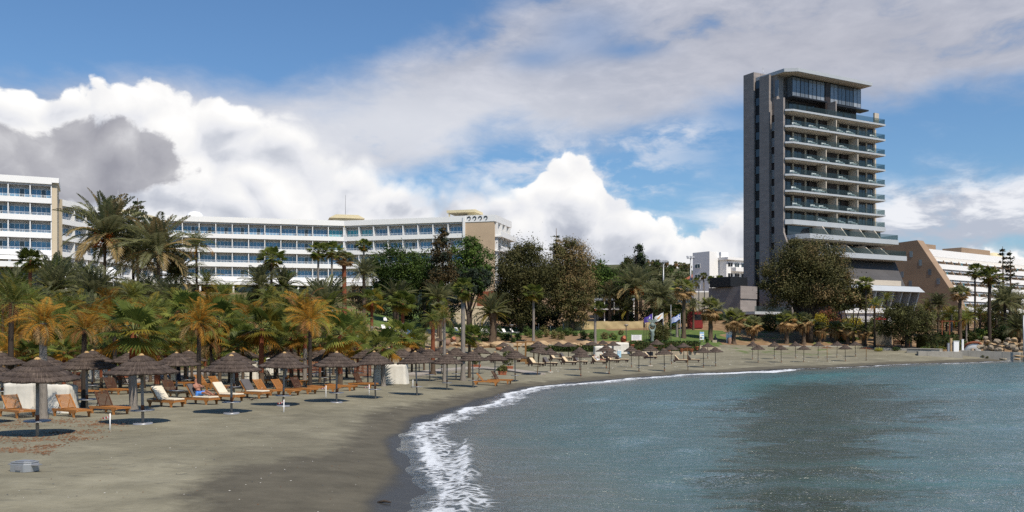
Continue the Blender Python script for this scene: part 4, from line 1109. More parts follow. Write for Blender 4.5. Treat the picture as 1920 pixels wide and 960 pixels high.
# floors
SL = [zpx(205, 205) - .55 - 3.545 * k for k in range(8)]        # undersides of the eight upper balconies
wmT = [window_mesh(2.5, 2.75, 2, 'black_frame', 'glass_dark', .10), window_mesh(2.5, 2.75, 2, 'black_frame', 'glass_grey', .10)]
tfurn = [0.6, 6.1, 9.5, 15.2, 18.6, 25.4]
cols_w = [1.5, 4.9, 8.8, 12.4, 19.3, 22.75, 26.1, 28.95]
parts = [(15.4,), (15.4, 22.5), (12.1, 22.5), (12.1, 22.5), (12.1, 22.5), (15.6, 22.5), (15.6,), ()]
RT = random.Random(9)
for k in range(8):
    z0 = SL[k]; thick = .50 if k < 7 else 1.15
    fw_, fl = (0.0, 0.0)
    mb = MB()
    # slab with a bevelled left end: pale fascia in front, beige soffit below
    mb.prism([(.05, -.6), (1.5, -1.6), (TE, -1.6), (TE, 1.0), (TE, 1.64), (.5, 1.64)], 2, z0 + .10, z0 + thick, M['tower_fascia'])
    mb.prism([(.6, -.2), (2.1, -1.35), (TE - .3, -1.35), (TE - .3, .9), (TE - .3, 1.6), (.6, 1.6)], 2, z0, z0 + .099, M['tower_beige'])
    bal = mb.build('balcony', tow)
    mb = MB(); zr = z0 + thick
    mb.add([(.2, -.6, zr), (1.6, -1.5, zr), (1.6, -1.5, zr + 1.15), (.2, -.6, zr + 1.15)], [(0, 1, 2, 3)], M['balustrade'])
    mb.box(1.6, TE - .15, -1.52, -1.49, zr, zr + 1.15, M['balustrade']); mb.box(TE - .18, TE - .15, -1.48, .6, zr, zr + 1.15, M['balustrade'])
    mb.build('balustrade', bal)
    if k == 0: continue
    zw = z0 + thick
    for cx in cols_w:
        put_window(tow, wmT[0] if RT.random() < .7 else wmT[1], (cx, 1.52, zw + .02))
    for pb in [(c0 - .5, c0 - .03, 1.4, 1.645, zw + .001, zw + 2.9) for c0 in cols_w] + [(TE - .55, TE + .45, 1.4, 1.646, zw + .001, zw + 2.9)]: tb('facade_pier', [pb], 'tower_beige')
    for pxx in parts[k - 1]:
        tb('partition', [(pxx - .13, pxx + .13, -1.3, 1.51, zw + .001, zw + 2.92)], 'tower_beige')
        tb('partition_screen', [(pxx - 2.6, pxx - .14, 1.3, 1.50, zw + .001, zw + 2.8)], 'tower_dark')
    mb = MB()
    for fx in tfurn:
        if RT.random() < .75:
            f0 = fx + RT.uniform(0, 1.5) + 1
            mb.box(f0, f0 + 1.4, -1.1, -.3, zw + .30, zw + .62, M['white']); mb.box(f0 + 1.6, f0 + 2.2, -1.0, -.4, zw, zw + .45, M['white']); mb.box(f0, f0 + 1.4, -.3, -.15, zw + .3, zw + 1.0, M['white'])
    mb.build('terrace_furniture', tow)
# lower floors that step out towards the sea
zw = SL[7] - 3.5
lowz = [SL[7] - 3.45, SL[7] - 7.35]
fwd = [3.4, 5.6]
for j, (z0, f_) in enumerate(zip(lowz, fwd)):
    mb = MB()
    mb.prism([(.6, -1.0 - f_ * .6), (2.0, -2.4 - f_), (30.8, -2.4 - f_), (31.4, 1.4), (31.4, 2.5), (.6, 2.5)], 2, z0 + .1, z0 + 1.15, M['tower_fascia'])
    mb.prism([(1.2, -1.0 - f_ * .6), (2.4, -2.1 - f_), (30.5, -2.1 - f_), (31.1, 1.3), (31.1, 2.45), (1.2, 2.45)], 2, z0, z0 + .099, M['tower_beige'])
    bal = mb.build('balcony', tow)
    mb = MB(); zr = z0 + 1.15
    mb.box(2.0, 30.7, -2.3 - f_, -2.27 - f_, zr, zr + 1.15, M['balustrade']); mb.box(30.67, 30.7, -2.26 - f_, 1.2, zr, zr + 1.15, M['balustrade'])
    mb.build('balustrade', bal)
    tb('core_low', [(.9, 31.2, 1.2 - f_ * .5, 2.5, z0 + 1.16, z0 + 3.4)], 'glass_dark')
    for pxx in (8.5, 14.5, 20.5, 25.5):
        mb = MB(); mb.prism([(-1.7 - f_, zr), (1.1 - f_ * .5, zr), (1.1 - f_ * .5, zr + 2.2), (-1.2 - f_ * .6, zr + 2.2)], 0, pxx, pxx + .3, M['tower_beige']); mb.build('partition', tow)
# sloped dark base, podium slab and its fins
zp = 14.6
mb = MB(); zs_ = lowz[1] - .002
mb.add([(7, -4.7, zs_), (31.1, -4.7, zs_), (31.1, 1.6, zs_), (7, 1.6, zs_), (7, -9.6, zp + .8), (28.2, -9.6, zp + .8), (7, -9.6, zb), (28.2, -9.6, zb), (31.1, 1.6, zb), (7, 1.6, zb)],
       [(0, 1, 2, 3), (0, 4, 5, 1), (4, 6, 7, 5), (1, 5, 7, 8, 2), (0, 3, 9, 6, 4), (3, 2, 8, 9), (6, 9, 8, 7)], M['sloped_clad']); mb.build('sloped_base', tow)
mb = MB()
mb.prism([(-14.5, zp - .7), (-13.0, zp + .55), (-5.0, zp + .9), (-5.0, zp - .7)], 0, 6.0, 28.4, M['tower_fascia']); mb.build('podium_slab', tow)
tb('podium_edge', [(8, 26.5, -9.8, -9.62, zp + .86, zp + 2.0)], 'tower_beige')
for k in range(8):
    u = 8 + k * 2.8
    mb = MB(); mb.prism([(-13.6, zp - .702), (-9.8, zp - .702), (-9.8, zb), (-11.2, zb)], 0, u, u + .35, M['tower_fascia']); mb.build('podium_fin', tow)
tb('podium_wall', [(6, 28.0, -9.7, -9.601, zb, zp - .71)], 'glass_grey')
# penthouse
zP = SL[0] + .62
tb('penthouse_wall', [(3.0, TE - 4.8, 2.8, 11, zP, zP + 8.0)], 'tower_dark')
wmP = [window_mesh(2.55, 4.4, 2, 'black_frame', 'glass_reflect', .09), window_mesh(2.55, 4.4, 2, 'black_frame', 'glass_grey', .09)]  # pale and grey panes carry painted reflections in their base colour
for i, u in enumerate((4.0, 6.58, 9.16, 11.74, 16.1, 18.68, 21.26, 23.84)):
    put_window(tow, wmP[0 if i in (2, 3, 4, 7) else 1], (u, 1.1, zP + 3.6))
tb('penthouse_side_glass', [(4.0, 4.1, 1.2, 2.79, zP + 3.6, zP + 8)], 'glass_grey')
for i, u in enumerate((4.5, 7.5, 10.5, 16.5, 19.5, 22.5)): put_window(tow, wmT[0], (u, 2.6, zP + .05))
tb('penthouse_canopy', [(3.6, 14.2, .2, 2.79, zP + 3.2, zP + 3.5), (16.0, TE - 3.6, .2, 2.79, zP + 2.9, zP + 3.2)], 'black_frame')
tb('penthouse_divider', [(14.4, 15.9, 1.0, 6, zP, zP + 8.0)], 'tower_dark')
tb('partition', [(15.0, 15.35, -1.4, .98, zP + .001, zP + 3.3)], 'tower_clad')
tb('corner_pier', [(TE - 3.3, TE - 1.8, -1.2, -.8, zP + .001, zP + 2.3)], 'tower_beige')
mb = MB(); zr = SL[0] + 8.9
mb.prism([(.6, .2), (3.0, -1.6), (TE - 4.5, -1.6), (TE - 4.5, 9), (.6, 9)], 2, zr + .05, zr + .80, M['tower_fascia']); mb.prism([(.9, .4), (3.1, -1.4), (TE - 4.7, -1.4), (TE - 4.7, 8.8), (.9, 8.8)], 2, zr - .05, zr + .049, M['tower_beige']); mb.build('roof', tow)
tb('upper_window', [(.9, .98, 2.2, 7.0, 57.6, 61.2)], 'glass_grey'); 
tb('upper_wall', [(1.0, 6, 2.8, 7.1, 53.7, 63.0)], 'tower_clad')
mb = MB()
for (u, v, hh) in ((2.2, 8.2, 2.6), (3.5, 6.0, 1.8), (2.6, 7.5, 1.4)): mb.tube([(u, v, 62.7), (u, v, 62.9 + hh)], .06, M['metal'], 5)
mb.box(3.0, 4.4, 5.2, 6.4, 62.7, 64.0, M['white']); mb.build('roof_plant', tow)
# grey annexe at the tower's left foot
ann, LA = facing(1388, 200, 1418, 203, 0, 'grey_annexe', 'low grey block with a glass fenced terrace at the left foot of the tower')
za = zpx(537, 200); zg = 7.0
hbox(ann, 'wall', [(0, LA, 0, 9, zg, za)], 'tower_clad'); hbox(ann, 'upper_wall', [(-.2, LA + .01, -.25, 0, za - 2.6, za + .1)], 'tower_clad')
hbox(ann, 'terrace', [(-.3, LA + 4.8, -4.2, -.02, zpx(585, 198) - .5, zpx(585, 198) + .1)], 'tower_fascia'); hbox(ann, 'balustrade', [(-.3, LA + 4.8, -4.18, -4.14, zpx(585, 198) + .1, zpx(575, 198) + .1)], 'balustrade')
hbox(ann, 'roof_screen', [(-.8, LA - .5, 2, 8, za + .1, za + 2.2)], 'black_frame')

# ---------------------------------------------------------------- the stepped hotel far right with its brown wedge gable
wx = [(at(1640, 262), 262.0), (at(1726, 252), 252.0)]
rgt, LR = facing(1640, 262, 1721, 252, 0, 'stepped_hotel', 'white stepped hotel with a brown concrete wedge gable, right of the tower')
zt_ = zpx(450, 252)
px2x = lambda px: None
mb = MB()
slope = [(0, zb), (0, zt_ - .6), (LR - .2, zt_), (LR + 9.8, zpx(553, 247)), (LR + 14, zb)]
mb.prism(slope, 1, 0, 3.2, M['brown_concrete']); mb.build('gable_wall', rgt)
for (px, py) in ((1707, 477), (1718, 494), (1696, 514), (1729, 512), (1706, 532), (1739, 530), (1687, 499)):
    u = (at(px, 254) - at(1640, 262)) / cos(rgt.rotation_euler.z)
    hbox(rgt, 'gable_window', [(u - .45, u + .45, -.06, -.003, zpx(py, 254) - .8, zpx(py, 254) + .8)], 'glass_grey')
rf, LRF = facing(1741, 262, 1985, 312, 0, 'stepped_hotel_wing', 'long white balcony wing of the stepped hotel behind the tall palms')
zR = zpx(466.5, 262)
hbox(rf, 'parapet', [(-1.5, LRF, 0, .4, zR - 2.0, zR)], 'wall_white')
hbox(rf, 'wall', [(0, LRF, 2.6, 14, 6, zR - .3)], 'wall_white')
wmR = window_mesh(2.2, 2.0, 2, 'wall_grey', 'glass_dark')
wmR2 = window_mesh(2.2, 2.0, 2, 'wall_grey', 'glass_teal')
nbR = 19; bwR = LRF / nbR
for f in range(6):
    zf = zR - 2.0 - 3.05 * (f + 1) + .6; y0 = -1.5 * (f + 1)
    bal = hbox(rf, 'balcony', [(-1.5 + 1.9 * f, LRF, y0, y0 + .3, zf - 1.1, zf + .3), (-1.5 + 1.9 * f, LRF, y0 + .301, 2.59, zf - .8, zf - .5)], 'wall_white')
    if f < 5:
        for k in range(nbR):
            u = k * bwR + 1.9 * f
            if u + 3 > LRF: break
            mb = MB(); mb.prism([(y0 + .31, zf - .498), (y0 + 2.9, zf - .498), (y0 + 2.9, zf + 1.72), (y0 + 1.9, zf + 1.72)], 0, u - .15, u + .15, M['brown_concrete']); mb.build('partition', rf)
            put_window(rf, wmR if (k * 7 + f) % 4 else wmR2, (u + .8, y0 + 2.2, zf - .4))
        hbox(rf, 'lintel', [(-1.5 + 1.9 * f, LRF, y0 + 1.9, y0 + 2.1, zf + 1.3, zf + 1.73)], 'wall_white')
hbox(rf, 'roof_plant_room', [(5.5, 15, 6, 12, zR - .3, zR + 2.4)], 'brown_concrete'); hbox(rf, 'roof_plant_room', [(30, 48, 6, 12, zR - .3, zR + 2.6)], 'brown_concrete')
mb = MB(); mb.lathe([(3.2, 0), (3.0, 1.0), (2.2, 1.9), (1.2, 2.4), (0, 2.6)], M['yellow_wall'], 18, (52, 7, zR - .3)); mb.build('roof_dome', rf)

# ---------------------------------------------------------------- small white buildings on the hill, court fence, red container
wb_, LB = facing(1362, 285, 1412, 292, 0, 'white_apartment_block', 'white apartment block with stepped balconies left of the tower on the hill')
zB = zpx(487, 285)
hbox(wb_, 'wall', [(0, LB + 4, 0, 12, 12, zB)], 'wall_white'); hbox(wb_, 'side_wing', [(-4.2, -.01, 3, 10, 12, zB + 2.6)], 'wall_white')
hbox(wb_, 'roof', [(-.5, LB + 4, -1.0, 12, zB + .002, zB + .8)], 'wall_white')
hbox(wb_, 'roof_plant_room', [(1, 4.2, 3, 6, zB + .81, zB + 2.6)], 'wall_white')
wmB = window_mesh(2.2, 1.3, 2, 'wall_white', 'glass_dark')
for f in range(4):
    z0 = zB - 3.2 * (f + 1)
    hbox(wb_, 'balcony', [(2.0 - .6 * f, LB + 4, -2.0, -.01, z0 - .3, z0 + .9)], 'wall_white')
    for k in range(3):
        put_window(wb_, wmB, (.6 + k * 3.0, -.085, z0 + 1.1))
    wn_ = put_window(wb_, wmB, (-4.285, 9.0, z0 + .9)); wn_.rotation_euler = (0, 0, -pi / 2)
sh, LS = facing(1303, 292, 1336, 296, 0, 'white_gabled_house', 'white house with a sloping red tiled roof edge on the hill behind the court')
zs0, zs1 = zpx(532, 292), zpx(511, 296)
mb = MB(); mb.prism([(0, 11), (0, zs0), (LS, zs1), (LS, 11)], 1, 0, 8, M['wall_white']); mb.build('wall', sh)
mb = MB(); mb.prism([(-.4, zs0 + .01), (-.4, zs0 + .3), (LS + .2, zs1 + .35), (LS + .2, zs1 + .05)], 1, -.3, 8.3, M['terracotta']); mb.build('roof', sh)
for k in (1.3, 4.2): hbox(sh, 'window', [(k, k + 1.0, -.04, -.003, zs0 - 3.5, zs0 - 1.5)], 'glass_dark')
x0, y0, z0 = onground(1300, 222)
cf = thing('court_fence', 'tall sports court fence of dark posts and pale boards left of the annexe', 'fence', (x0, y0, z0))
mb = MB(); ztop = zpx(526, 222) - z0; zmid = zpx(548, 222) - z0
for k in range(9): mb.tube([(k * 1.35, 0, 0), (k * 1.35, 0, ztop)], .06, M['dark_metal'], 5)
mb.build('post', cf)
mb = MB(); mb.box(0, 10.8, .1, .16, 0.2, zmid, M['concrete']); mb.box(0, 10.8, .08, .18, zmid + .002, zmid + .3, M['wall_white']); mb.build('board_panel', cf)
mb = MB(); mb.box(0, 10.8, -.03, .03, ztop - .08, ztop, M['dark_metal']); mb.build('top_rail', cf)
x0, y0, z0 = onground(1303, 187); zz = zpx(584, 187); hh = zz - z0; w_ = (1316 - 1291) / F * 187
rc = thing('shipping_container', 'dark red corrugated container with a black opening beside a palm', 'container', (x0, y0, z0))
mb = MB()
for k in range(14): mb.box(-w_ / 2 + k * w_ / 14, -w_ / 2 + (k + .55) * w_ / 14, -1.25, -1.2, .1, hh - .05, M['red_paint'])
mb.box(-w_ / 2, w_ / 2, -1.199, 1.2, 0, hh, M['red_paint']); mb.build('body', rc)
mb = MB(); mb.box(-w_ * .12, w_ * .40, -1.27, -1.252, hh * .48, hh * .82, M['black_frame']); mb.build('opening', rc)
# low terrace roofs glimpsed behind the palms in the middle
x0, y0, z0 = onground(1112, 214)
tr_ = thing('terrace_bar', 'low pale flat roofed terrace bar behind the date palms', 'pavilion', (x0, y0, z0))
zz = zpx(563, 214) - z0; wq = (1192 - 1112) / F * 214
mb = MB(); mb.box(0, wq, 0, 5, zz, zz + .5, M['metal']); mb.box(0, wq - 2, -1.2, 4, zz - 2.2, zz - 1.9, M['wall_grey']); mb.build('roof', tr_)
mb = MB(); mb.box(.5, wq - .5, 1, 1.2, 0, zz - .001, M['glass_dark']); mb.build('wall', tr_)
for k in range(5):
    mb = MB(); mb.box(.3 + k * (wq - .8) / 4, .5 + k * (wq - .8) / 4, .1, .3, 0, zz - .001, M['wall_white']); mb.build('post', tr_)
x0, y0, z0 = onground(1778, 205)
gz = thing('garden_bar', 'pale stone garden bar behind the dark round tree', 'pavilion', (x0, y0, z0)); hh = zpx(584, 205) - z0
mb = MB(); mb.box(-4.5, 4, 0, 4, 0, hh, M['stone_pale']); mb.build('wall', gz)
mb = MB(); mb.box(-4.8, 4.3, -.4, 4.3, hh + .002, hh + .3, M['concrete']); mb.build('roof', gz)
x0, y0, z0 = onground(1585, 195)
lt = thing('low_terrace', 'white low terrace wall under the big eucalyptus beside the tower', 'wall', (x0, y0, z0)); hh = zpx(578, 195) - z0
mb = MB(); mb.box(0, 10.5, 0, 3, hh - 1.0, hh, M['wall_white']); mb.build('parapet', lt)
mb = MB(); mb.box(0.3, 10.2, .4, 2.8, 0, hh - 1.002, M['wall_grey']); mb.build('wall', lt)
# ================================================================ palms and trees
GR = 'palms planted in the grove behind the beach'
# --- the young grove among and behind the umbrellas, left to right
palm(81, 786, 560, 120, 'gold', 'grey', 'golden wind-burnt palm with a hanging dead skirt behind the front covered stack', .24, skirt=.75)
palm(22, 752, 520, 120, 'olive', 'dark', 'yellow green feather palm on a dark trunk at the photo edge', .22)
palm(158, 765, 575, 110, 'gold', 'dark', 'rusty feather palm on a grey trunk between the first two front umbrellas', .20)
palm(214, 735, 560, 110, 'gold', 'dark', 'brown feather palm behind the big red husked trunk', .2)
palm(251, 772, 558, 150, 'fan_big', 'grey_husk', 'big leaved fan palm with a bright red husked trunk over a pale foot', .27)
palm(296, 738, 632, 84, 'fan_big', 'husk', 'low fan palm with a reddish husk, right of the pale stout trunk', .28)
palm(348, 712, 545, 112, 'fan_big', 'husk', 'dark leaved fan palm on a slim red trunk behind the third umbrella', .20)
palm(374, 740, 560, 118, 'gold', 'dark', 'golden palm with a shaggy brown skirt beside the sitting man', .20, skirt=.8)
palm(412, 722, 560, 100, 'fan_big', 'husk', 'olive green fan palm with upright leaves, left of the twin stacked umbrellas', .18)
palm(400, 716, 625, 70, 'olive', 'grey', 'low orange yellow palm tuft behind the grey cushioned lounger', .18)
palm(491, 730, 562, 128, 'fan_big', 'husk', 'glossy fan palm with a red trunk next to the white covered stack', .26)
palm(571, 722, 545, 128, 'gold', 'grey_husk', 'golden palm on the pale trunk with an orange top, one of the twin trunks', .22)
palm(582, 733, 560, 105, 'gold', 'dark', 'rusty palm on the dark trunk of the twin trunks', .20)
palm(637, 728, 578, 118, 'fan_big', 'husk', 'fan palm with a bright orange husk behind the fifth front umbrella', .27)
palm(719, 724, 612, 92, 'fan_big', 'grey_husk', 'small fan palm with bent leaves in front of the white cover', .24)
palm(752, 712, 592, 84, 'fan_big', 'husk', 'light green young fan palm rising behind the flat topped umbrella', .2)
palm(697, 668, 538, 62, 'fan_big', 'grey_husk', 'slender fan palm with a red upper trunk above the left lawn', .32)
palm(755, 648, 540, 66, 'fan', 'grey_husk', 'fan palm with a split red trunk on the upper lawn', .42)
palm(833, 716, 572, 62, 'olive', 'grey', 'drooping golden green palm on a pale bare trunk near the urn', .19)
palm(812, 703, 578, 58, 'olive', 'husk', 'golden feather palm with a short orange trunk next to the pale bare trunk', .30)
palm(868, 711, 517, 60, 'fan_tall', 'slim', 'tall slender fan palm with a flared dark foot in front of the stone edge', .27, Y=76)
palm(880, 700, 606, 56, 'fan', 'brown', 'low yellow tipped palm at the foot of the tall slender fan palm', .2, Y=80)
palm(923, 641, 556, 64, 'canary', 'pineapple', 'stout date palm with a pineapple trunk on the rockery', .95)
palm(1000, 643, 529, 48, 'fan_tall', 'slim', 'slim fan palm on a straight pale trunk in front of the dark trees', .34)
palm(1116, 643, 561, 42, 'fan_tall', 'slim', 'thin leaning fan palm in front of the tan shade cloth', .34, cpx=1122)
# fill of the grove: look-alikes between the named palms
FILL = [('gold', 'golden brown feather palm lost in the dense grove behind the beach umbrellas', 'gold filler palms'), ('olive', 'yellow green feather palm lost in the dense grove behind the beach umbrellas', 'green filler palms'), ('fan_big', 'broad leaved fan palm lost in the dense grove behind the beach umbrellas', 'fan filler palms')]
fill = [(30, 62, 590, 105, 0), (118, 64, 555, 120, 0), (55, 74, 530, 115, 1), (175, 70, 560, 115, 0), (130, 80, 545, 110, 1), (225, 66, 575, 90, 0), (282, 70, 545, 105, 1), (310, 76, 560, 100, 0), (335, 88, 535, 95, 1), (395, 84, 540, 100, 0), (440, 72, 575, 100, 1), (452, 90, 545, 90, 1), (470, 82, 560, 95, 0), (520, 76, 570, 90, 0), (535, 92, 548, 85, 1), (548, 70, 585, 95, 1), (605, 80, 575, 80, 0), (600, 96, 556, 80, 1), (655, 86, 590, 75, 1), (672, 98, 585, 70, 0), (690, 84, 612, 70, 1), (730, 92, 618, 62, 1), (780, 98, 610, 56, 1), (5, 84, 510, 110, 1), (250, 92, 520, 100, 1), (420, 104, 525, 80, 1), (505, 108, 530, 78, 1), (205, 92, 540, 100, 0),
        (100, 60, 615, 85, 2), (190, 62, 618, 75, 2), (310, 64, 600, 85, 2), (455, 66, 600, 80, 2), (600, 70, 615, 70, 2), (670, 74, 622, 66, 2), (120, 54, 630, 70, 2), (545, 64, 600, 75, 2), (360, 96, 552, 70, 2), (20, 68, 630, 75, 2)]
fill += [(15, 58, 622, 95, 0), (60, 58, 630, 80, 2), (105, 70, 590, 110, 0), (140, 60, 615, 90, 1), (180, 78, 575, 100, 0), (225, 60, 622, 80, 2), (270, 62, 610, 85, 0), (300, 84, 570, 90, 1), (325, 66, 605, 85, 0), (360, 70, 612, 80, 1), (395, 66, 608, 90, 0), (430, 80, 580, 85, 0), (445, 62, 620, 75, 2), (470, 70, 612, 80, 1), (520, 66, 615, 80, 0), (545, 78, 600, 75, 1), (575, 90, 580, 80, 0), (610, 72, 608, 75, 1), (650, 78, 612, 70, 0), (680, 88, 606, 62, 1), (705, 96, 616, 56, 0), (735, 84, 622, 56, 2), (772, 88, 618, 52, 2), (795, 92, 622, 46, 1), (490, 92, 568, 80, 0), (410, 94, 562, 80, 0), (340, 98, 552, 84, 0), (265, 84, 562, 90, 0), (85, 66, 575, 105, 1), (45, 86, 545, 110, 0), (150, 92, 545, 100, 1), (205, 74, 590, 90, 1)]
fill = [(px, Y, top, w, 1 if k == 0 and i % 3 == 1 else k) for i, (px, Y, top, w, k) in enumerate(fill)]
fill += [(px, Y, top, 74, 2) for px, Y, top in ((45, 66, 612), (140, 72, 600), (205, 66, 606), (262, 74, 596), (335, 72, 598), (385, 76, 592), (430, 70, 602), (515, 74, 596), (560, 72, 604), (625, 84, 596), (660, 92, 590))]
for px, Y, top, w, k in fill: palm(px, None, top, w, FILL[k][0], ('dark', 'brown', 'husk')[k], FILL[k][1], .15, FILL[k][2], Y=Y, skirt=.5 if k == 0 and PR.random() < .4 else 0)
# --- blue green date palms of the upper grove
palm(57, None, 463, 58, 'fan', 'husk', 'dark fan palm on a thin red trunk below the left hotel block', .28, Y=96)
for px, Y, top, w, lab in ((100, 104, 486, 118, 'grey green date palm with arching leaves below the left hotel block'), (28, 100, 505, 100, 'date palm at the photo edge below the left hotel block'), (140, 112, 500, 112, 'date palm with upright leaves below the cream awning'),
                           (180, 100, 505, 118, 'blue green date palm in front of the tall orange fruited one'), (228, 104, 528, 100, 'low blue green date palm in the middle of the upper grove'), (270, 110, 522, 100, 'leafy date palm under the dense dark crowns'), (318, 108, 528, 92, 'pale edged date palm at the right end of the upper grove'), (75, 88, 545, 100, 'low grey date palm over the golden skirted palm'), (160, 86, 560, 96, 'low spreading date palm above the rusty feather palm')):
    palm(px, None, top, w, 'canary' if px % 3 else 'date', 'brown', lab, .3, Y=Y)
palm(197, None, 372, 168, 'date_grey', 'brown', 'tallest date palm with orange fruit clusters in front of the hotel', .34, Y=132, fruit=True)
palm(297, None, 410, 146, 'date_grey', 'brown', 'grey green date palm with a full arching crown, right of the tallest one', .36, Y=128)
palm(250, None, 422, 128, 'date', 'dark', 'dark date palm squeezed between the two great date palms', .34, Y=136)
palm(330, None, 468, 112, 'date', 'dark', 'low dark date palm under the queen palm', .34, Y=132)
palm(368, None, 428, 74, 'queen', 'dark', 'dark feather palm with orange flower stalks in front of the white hotel', .26, Y=134)
palm(388, None, 505, 58, 'queen', 'dark', 'lower feather palm beside the hotel colonnade', .22, Y=140)
palm(509, None, 455, 66, 'fan_tall', 'brown', 'round crowned fan palm in the middle of the hotel front', .32, Y=140)
palm(490, None, 500, 76, 'date', 'brown', 'shaggy date palm leaning on the round crowned fan palm', .3, Y=138)
palm(530, None, 508, 64, 'canary', 'brown', 'low date palm at the right foot of the round crowned fan palm', .3, Y=142)
palm(597, None, 450, 50, 'fan_tall', 'slim', 'left of two tall twin fan palms before the hotel bend', .28, Y=150)
palm(622, None, 447, 52, 'fan_tall', 'slim', 'right of two tall twin fan palms before the hotel bend', .28, Y=152)
palm(645, None, 464, 50, 'fan_grey', 'husk', 'fan palm on a thick dark red trunk before the hotel bend', .5, Y=130)
palm(682, None, 443, 40, 'fan_tall', 'slim', 'thin fan palm touching the hotel balconies left of the dark pine', .26, Y=160)
palm(682, None, 486, 62, 'date', 'brown', 'pale date palm beside the dark round pine', .4, Y=142)
palm(612, None, 528, 108, 'canary', 'husk', 'big spreading date palm in front of the bare shrub', .4, Y=112)
palm(745, None, 528, 66, 'canary', 'brown', 'spreading date palm in the shade under the round pine', .35, Y=150)
palm(822, None, 530, 60, 'canary', 'brown', 'date palm with long arching leaves beside the tan wall', .35, Y=152)
palm(826, None, 562, 44, 'fan_grey', 'brown', 'grey leaved fan palm behind the clay dome oven', .35, Y=140)
# --- date palms behind the tan shade cloth
palm(1193, None, 497, 96, 'date', 'brown', 'date palm with bright orange fruit left of the cypress', .55, Y=196, fruit=True)
palm(1144, None, 527, 62, 'date_grey', 'brown', 'grey date palm at the left end of the shade cloth', .5, Y=198)
palm(1163, None, 545, 52, 'date', 'dark', 'dark date palm with leaning stems behind the shade cloth', .4, Y=200)
palm(1176, None, 560, 44, 'canary', 'dark', 'short date palm on a dark trunk behind the shade cloth', .5, Y=196)
palm(1238, None, 522, 76, 'date', 'pineapple', 'date palm with a rough thick trunk behind the purple flag', .8, Y=192)
palm(1222, None, 545, 52, 'date', 'dark', 'shaded date palm between the fruited palm and the thick trunked one', .4, Y=200)
palm(1255, None, 560, 50, 'canary', 'brown', 'low date palm behind the flags', .4, Y=190)
palm(1282, 634, 518, 60, 'fan_grey', 'brown', 'tall fan palm with a ragged skirt beside the striped flag', .55, skirt=2.3)
palm(1270, 632, 566, 40, 'fan_tall', 'slim', 'short bright fan palm on a pale stem behind the striped flag', .4)
palm(1300, None, 560, 36, 'date', 'brown', 'small feather palm left of the red container', .3, Y=184)
# --- the row of skirted fan palms on the right
for px, b, top, w, tr, sk, lab in ((1332, 638, 556, 62, .62, 2.6, 'tallest skirted fan palm, next to the blue and white board'), (1376, 645, 578, 56, .55, 2.4, 'skirted fan palm right of the white notice case'), (1411, 640, 592, 48, .5, 1.9, 'short skirted fan palm below the grey annexe'), (1475, 645, 582, 54, .55, 2.2, 'full skirted fan palm under the left side of the big eucalyptus'), (1507, 646, 583, 52, .55, 2.2, 'skirted fan palm with a straight clear foot under the big eucalyptus'), (1537, 642, 601, 40, .5, 1.9, 'small skirted fan palm in front of the red shrub'), (1567, 641, 600, 44, .5, 2.0, 'skirted fan palm left of the yellow shrub'), (1590, 646, 602, 42, .5, 1.9, 'skirted fan palm in front of the yellow shrub'), (1619, 648, 607, 38, .5, 1.8, 'last skirted fan palm of the row, by the stone wall')):
    palm(px, b, top, w, 'fan_grey', 'brown', lab, tr, 'skirted fan palms along the promenade', skirt=sk * 1.15)
# --- right end
palm(1623, None, 514, 40, 'fan_tall', 'dark', 'fan palm standing right of the big eucalyptus before the podium', .3, Y=172)
palm(1640, None, 556, 40, 'queen', 'dark', 'yellowing feather palm beside the podium fins', .3, Y=170)
palm(1662, None, 545, 36, 'olive', 'dark', 'thin golden feather palm before the podium fins', .26, Y=176)
palm(1759, None, 549, 48, 'date', 'brown', 'short palm in front of the brown wedge gable', .35, Y=182)
palm(1738, None, 562, 40, 'olive', 'brown', 'drooping palm above the dark round tree', .3, Y=182)
palm(1784, None, 570, 44, 'queen', 'grey', 'brown leaved palm left of the tall street lamp', .3, Y=184)
palm(1800, 622, 531, 46, 'fan_grey', 'brown', 'fan palm with a dark stout trunk left of the tall street lamp', .5, Y=176)
palm(1828, None, 492, 40, 'fan_tall', 'dark', 'tall dark fan palm before the stepped hotel wing', .3, Y=188)
palm(1856, 625, 494, 56, 'fan_tall', 'dark', 'tallest fan palm on a straight dark trunk before the stepped hotel', .48, Y=176, skirt=1.4)
palm(1884, None, 536, 70, 'date', 'dark', 'date palm with orange stalks behind the rock pile', .45, Y=178)
palm(1912, None, 590, 62, 'date', 'dark', 'low date palm at the right photo edge above the rocks', .4, Y=170)
palm(1905, None, 545, 66, 'date', 'dark', 'tall date palm at the right photo edge', .45, Y=190)
palm(1868, None, 560, 54, 'date', 'dark', 'dark date palm between the two tall trunks at the right', .4, Y=190)
palm(1838, None, 568, 48, 'olive', 'dark', 'yellow feather palm behind the street lamp', .3, Y=184)
palm(1812, None, 585, 36, 'olive', 'grey', 'small golden palm at the foot of the street lamp', .25, Y=176)
for i, px in enumerate((1815, 1850, 1890, 1775, 1910, 1932)): palm(px, None, 575 + 6 * (i % 3), 52, 'queen', 'dark', 'feather palm in the dark mass behind the right hand garden', .3, 'garden palms on the right', Y=194)
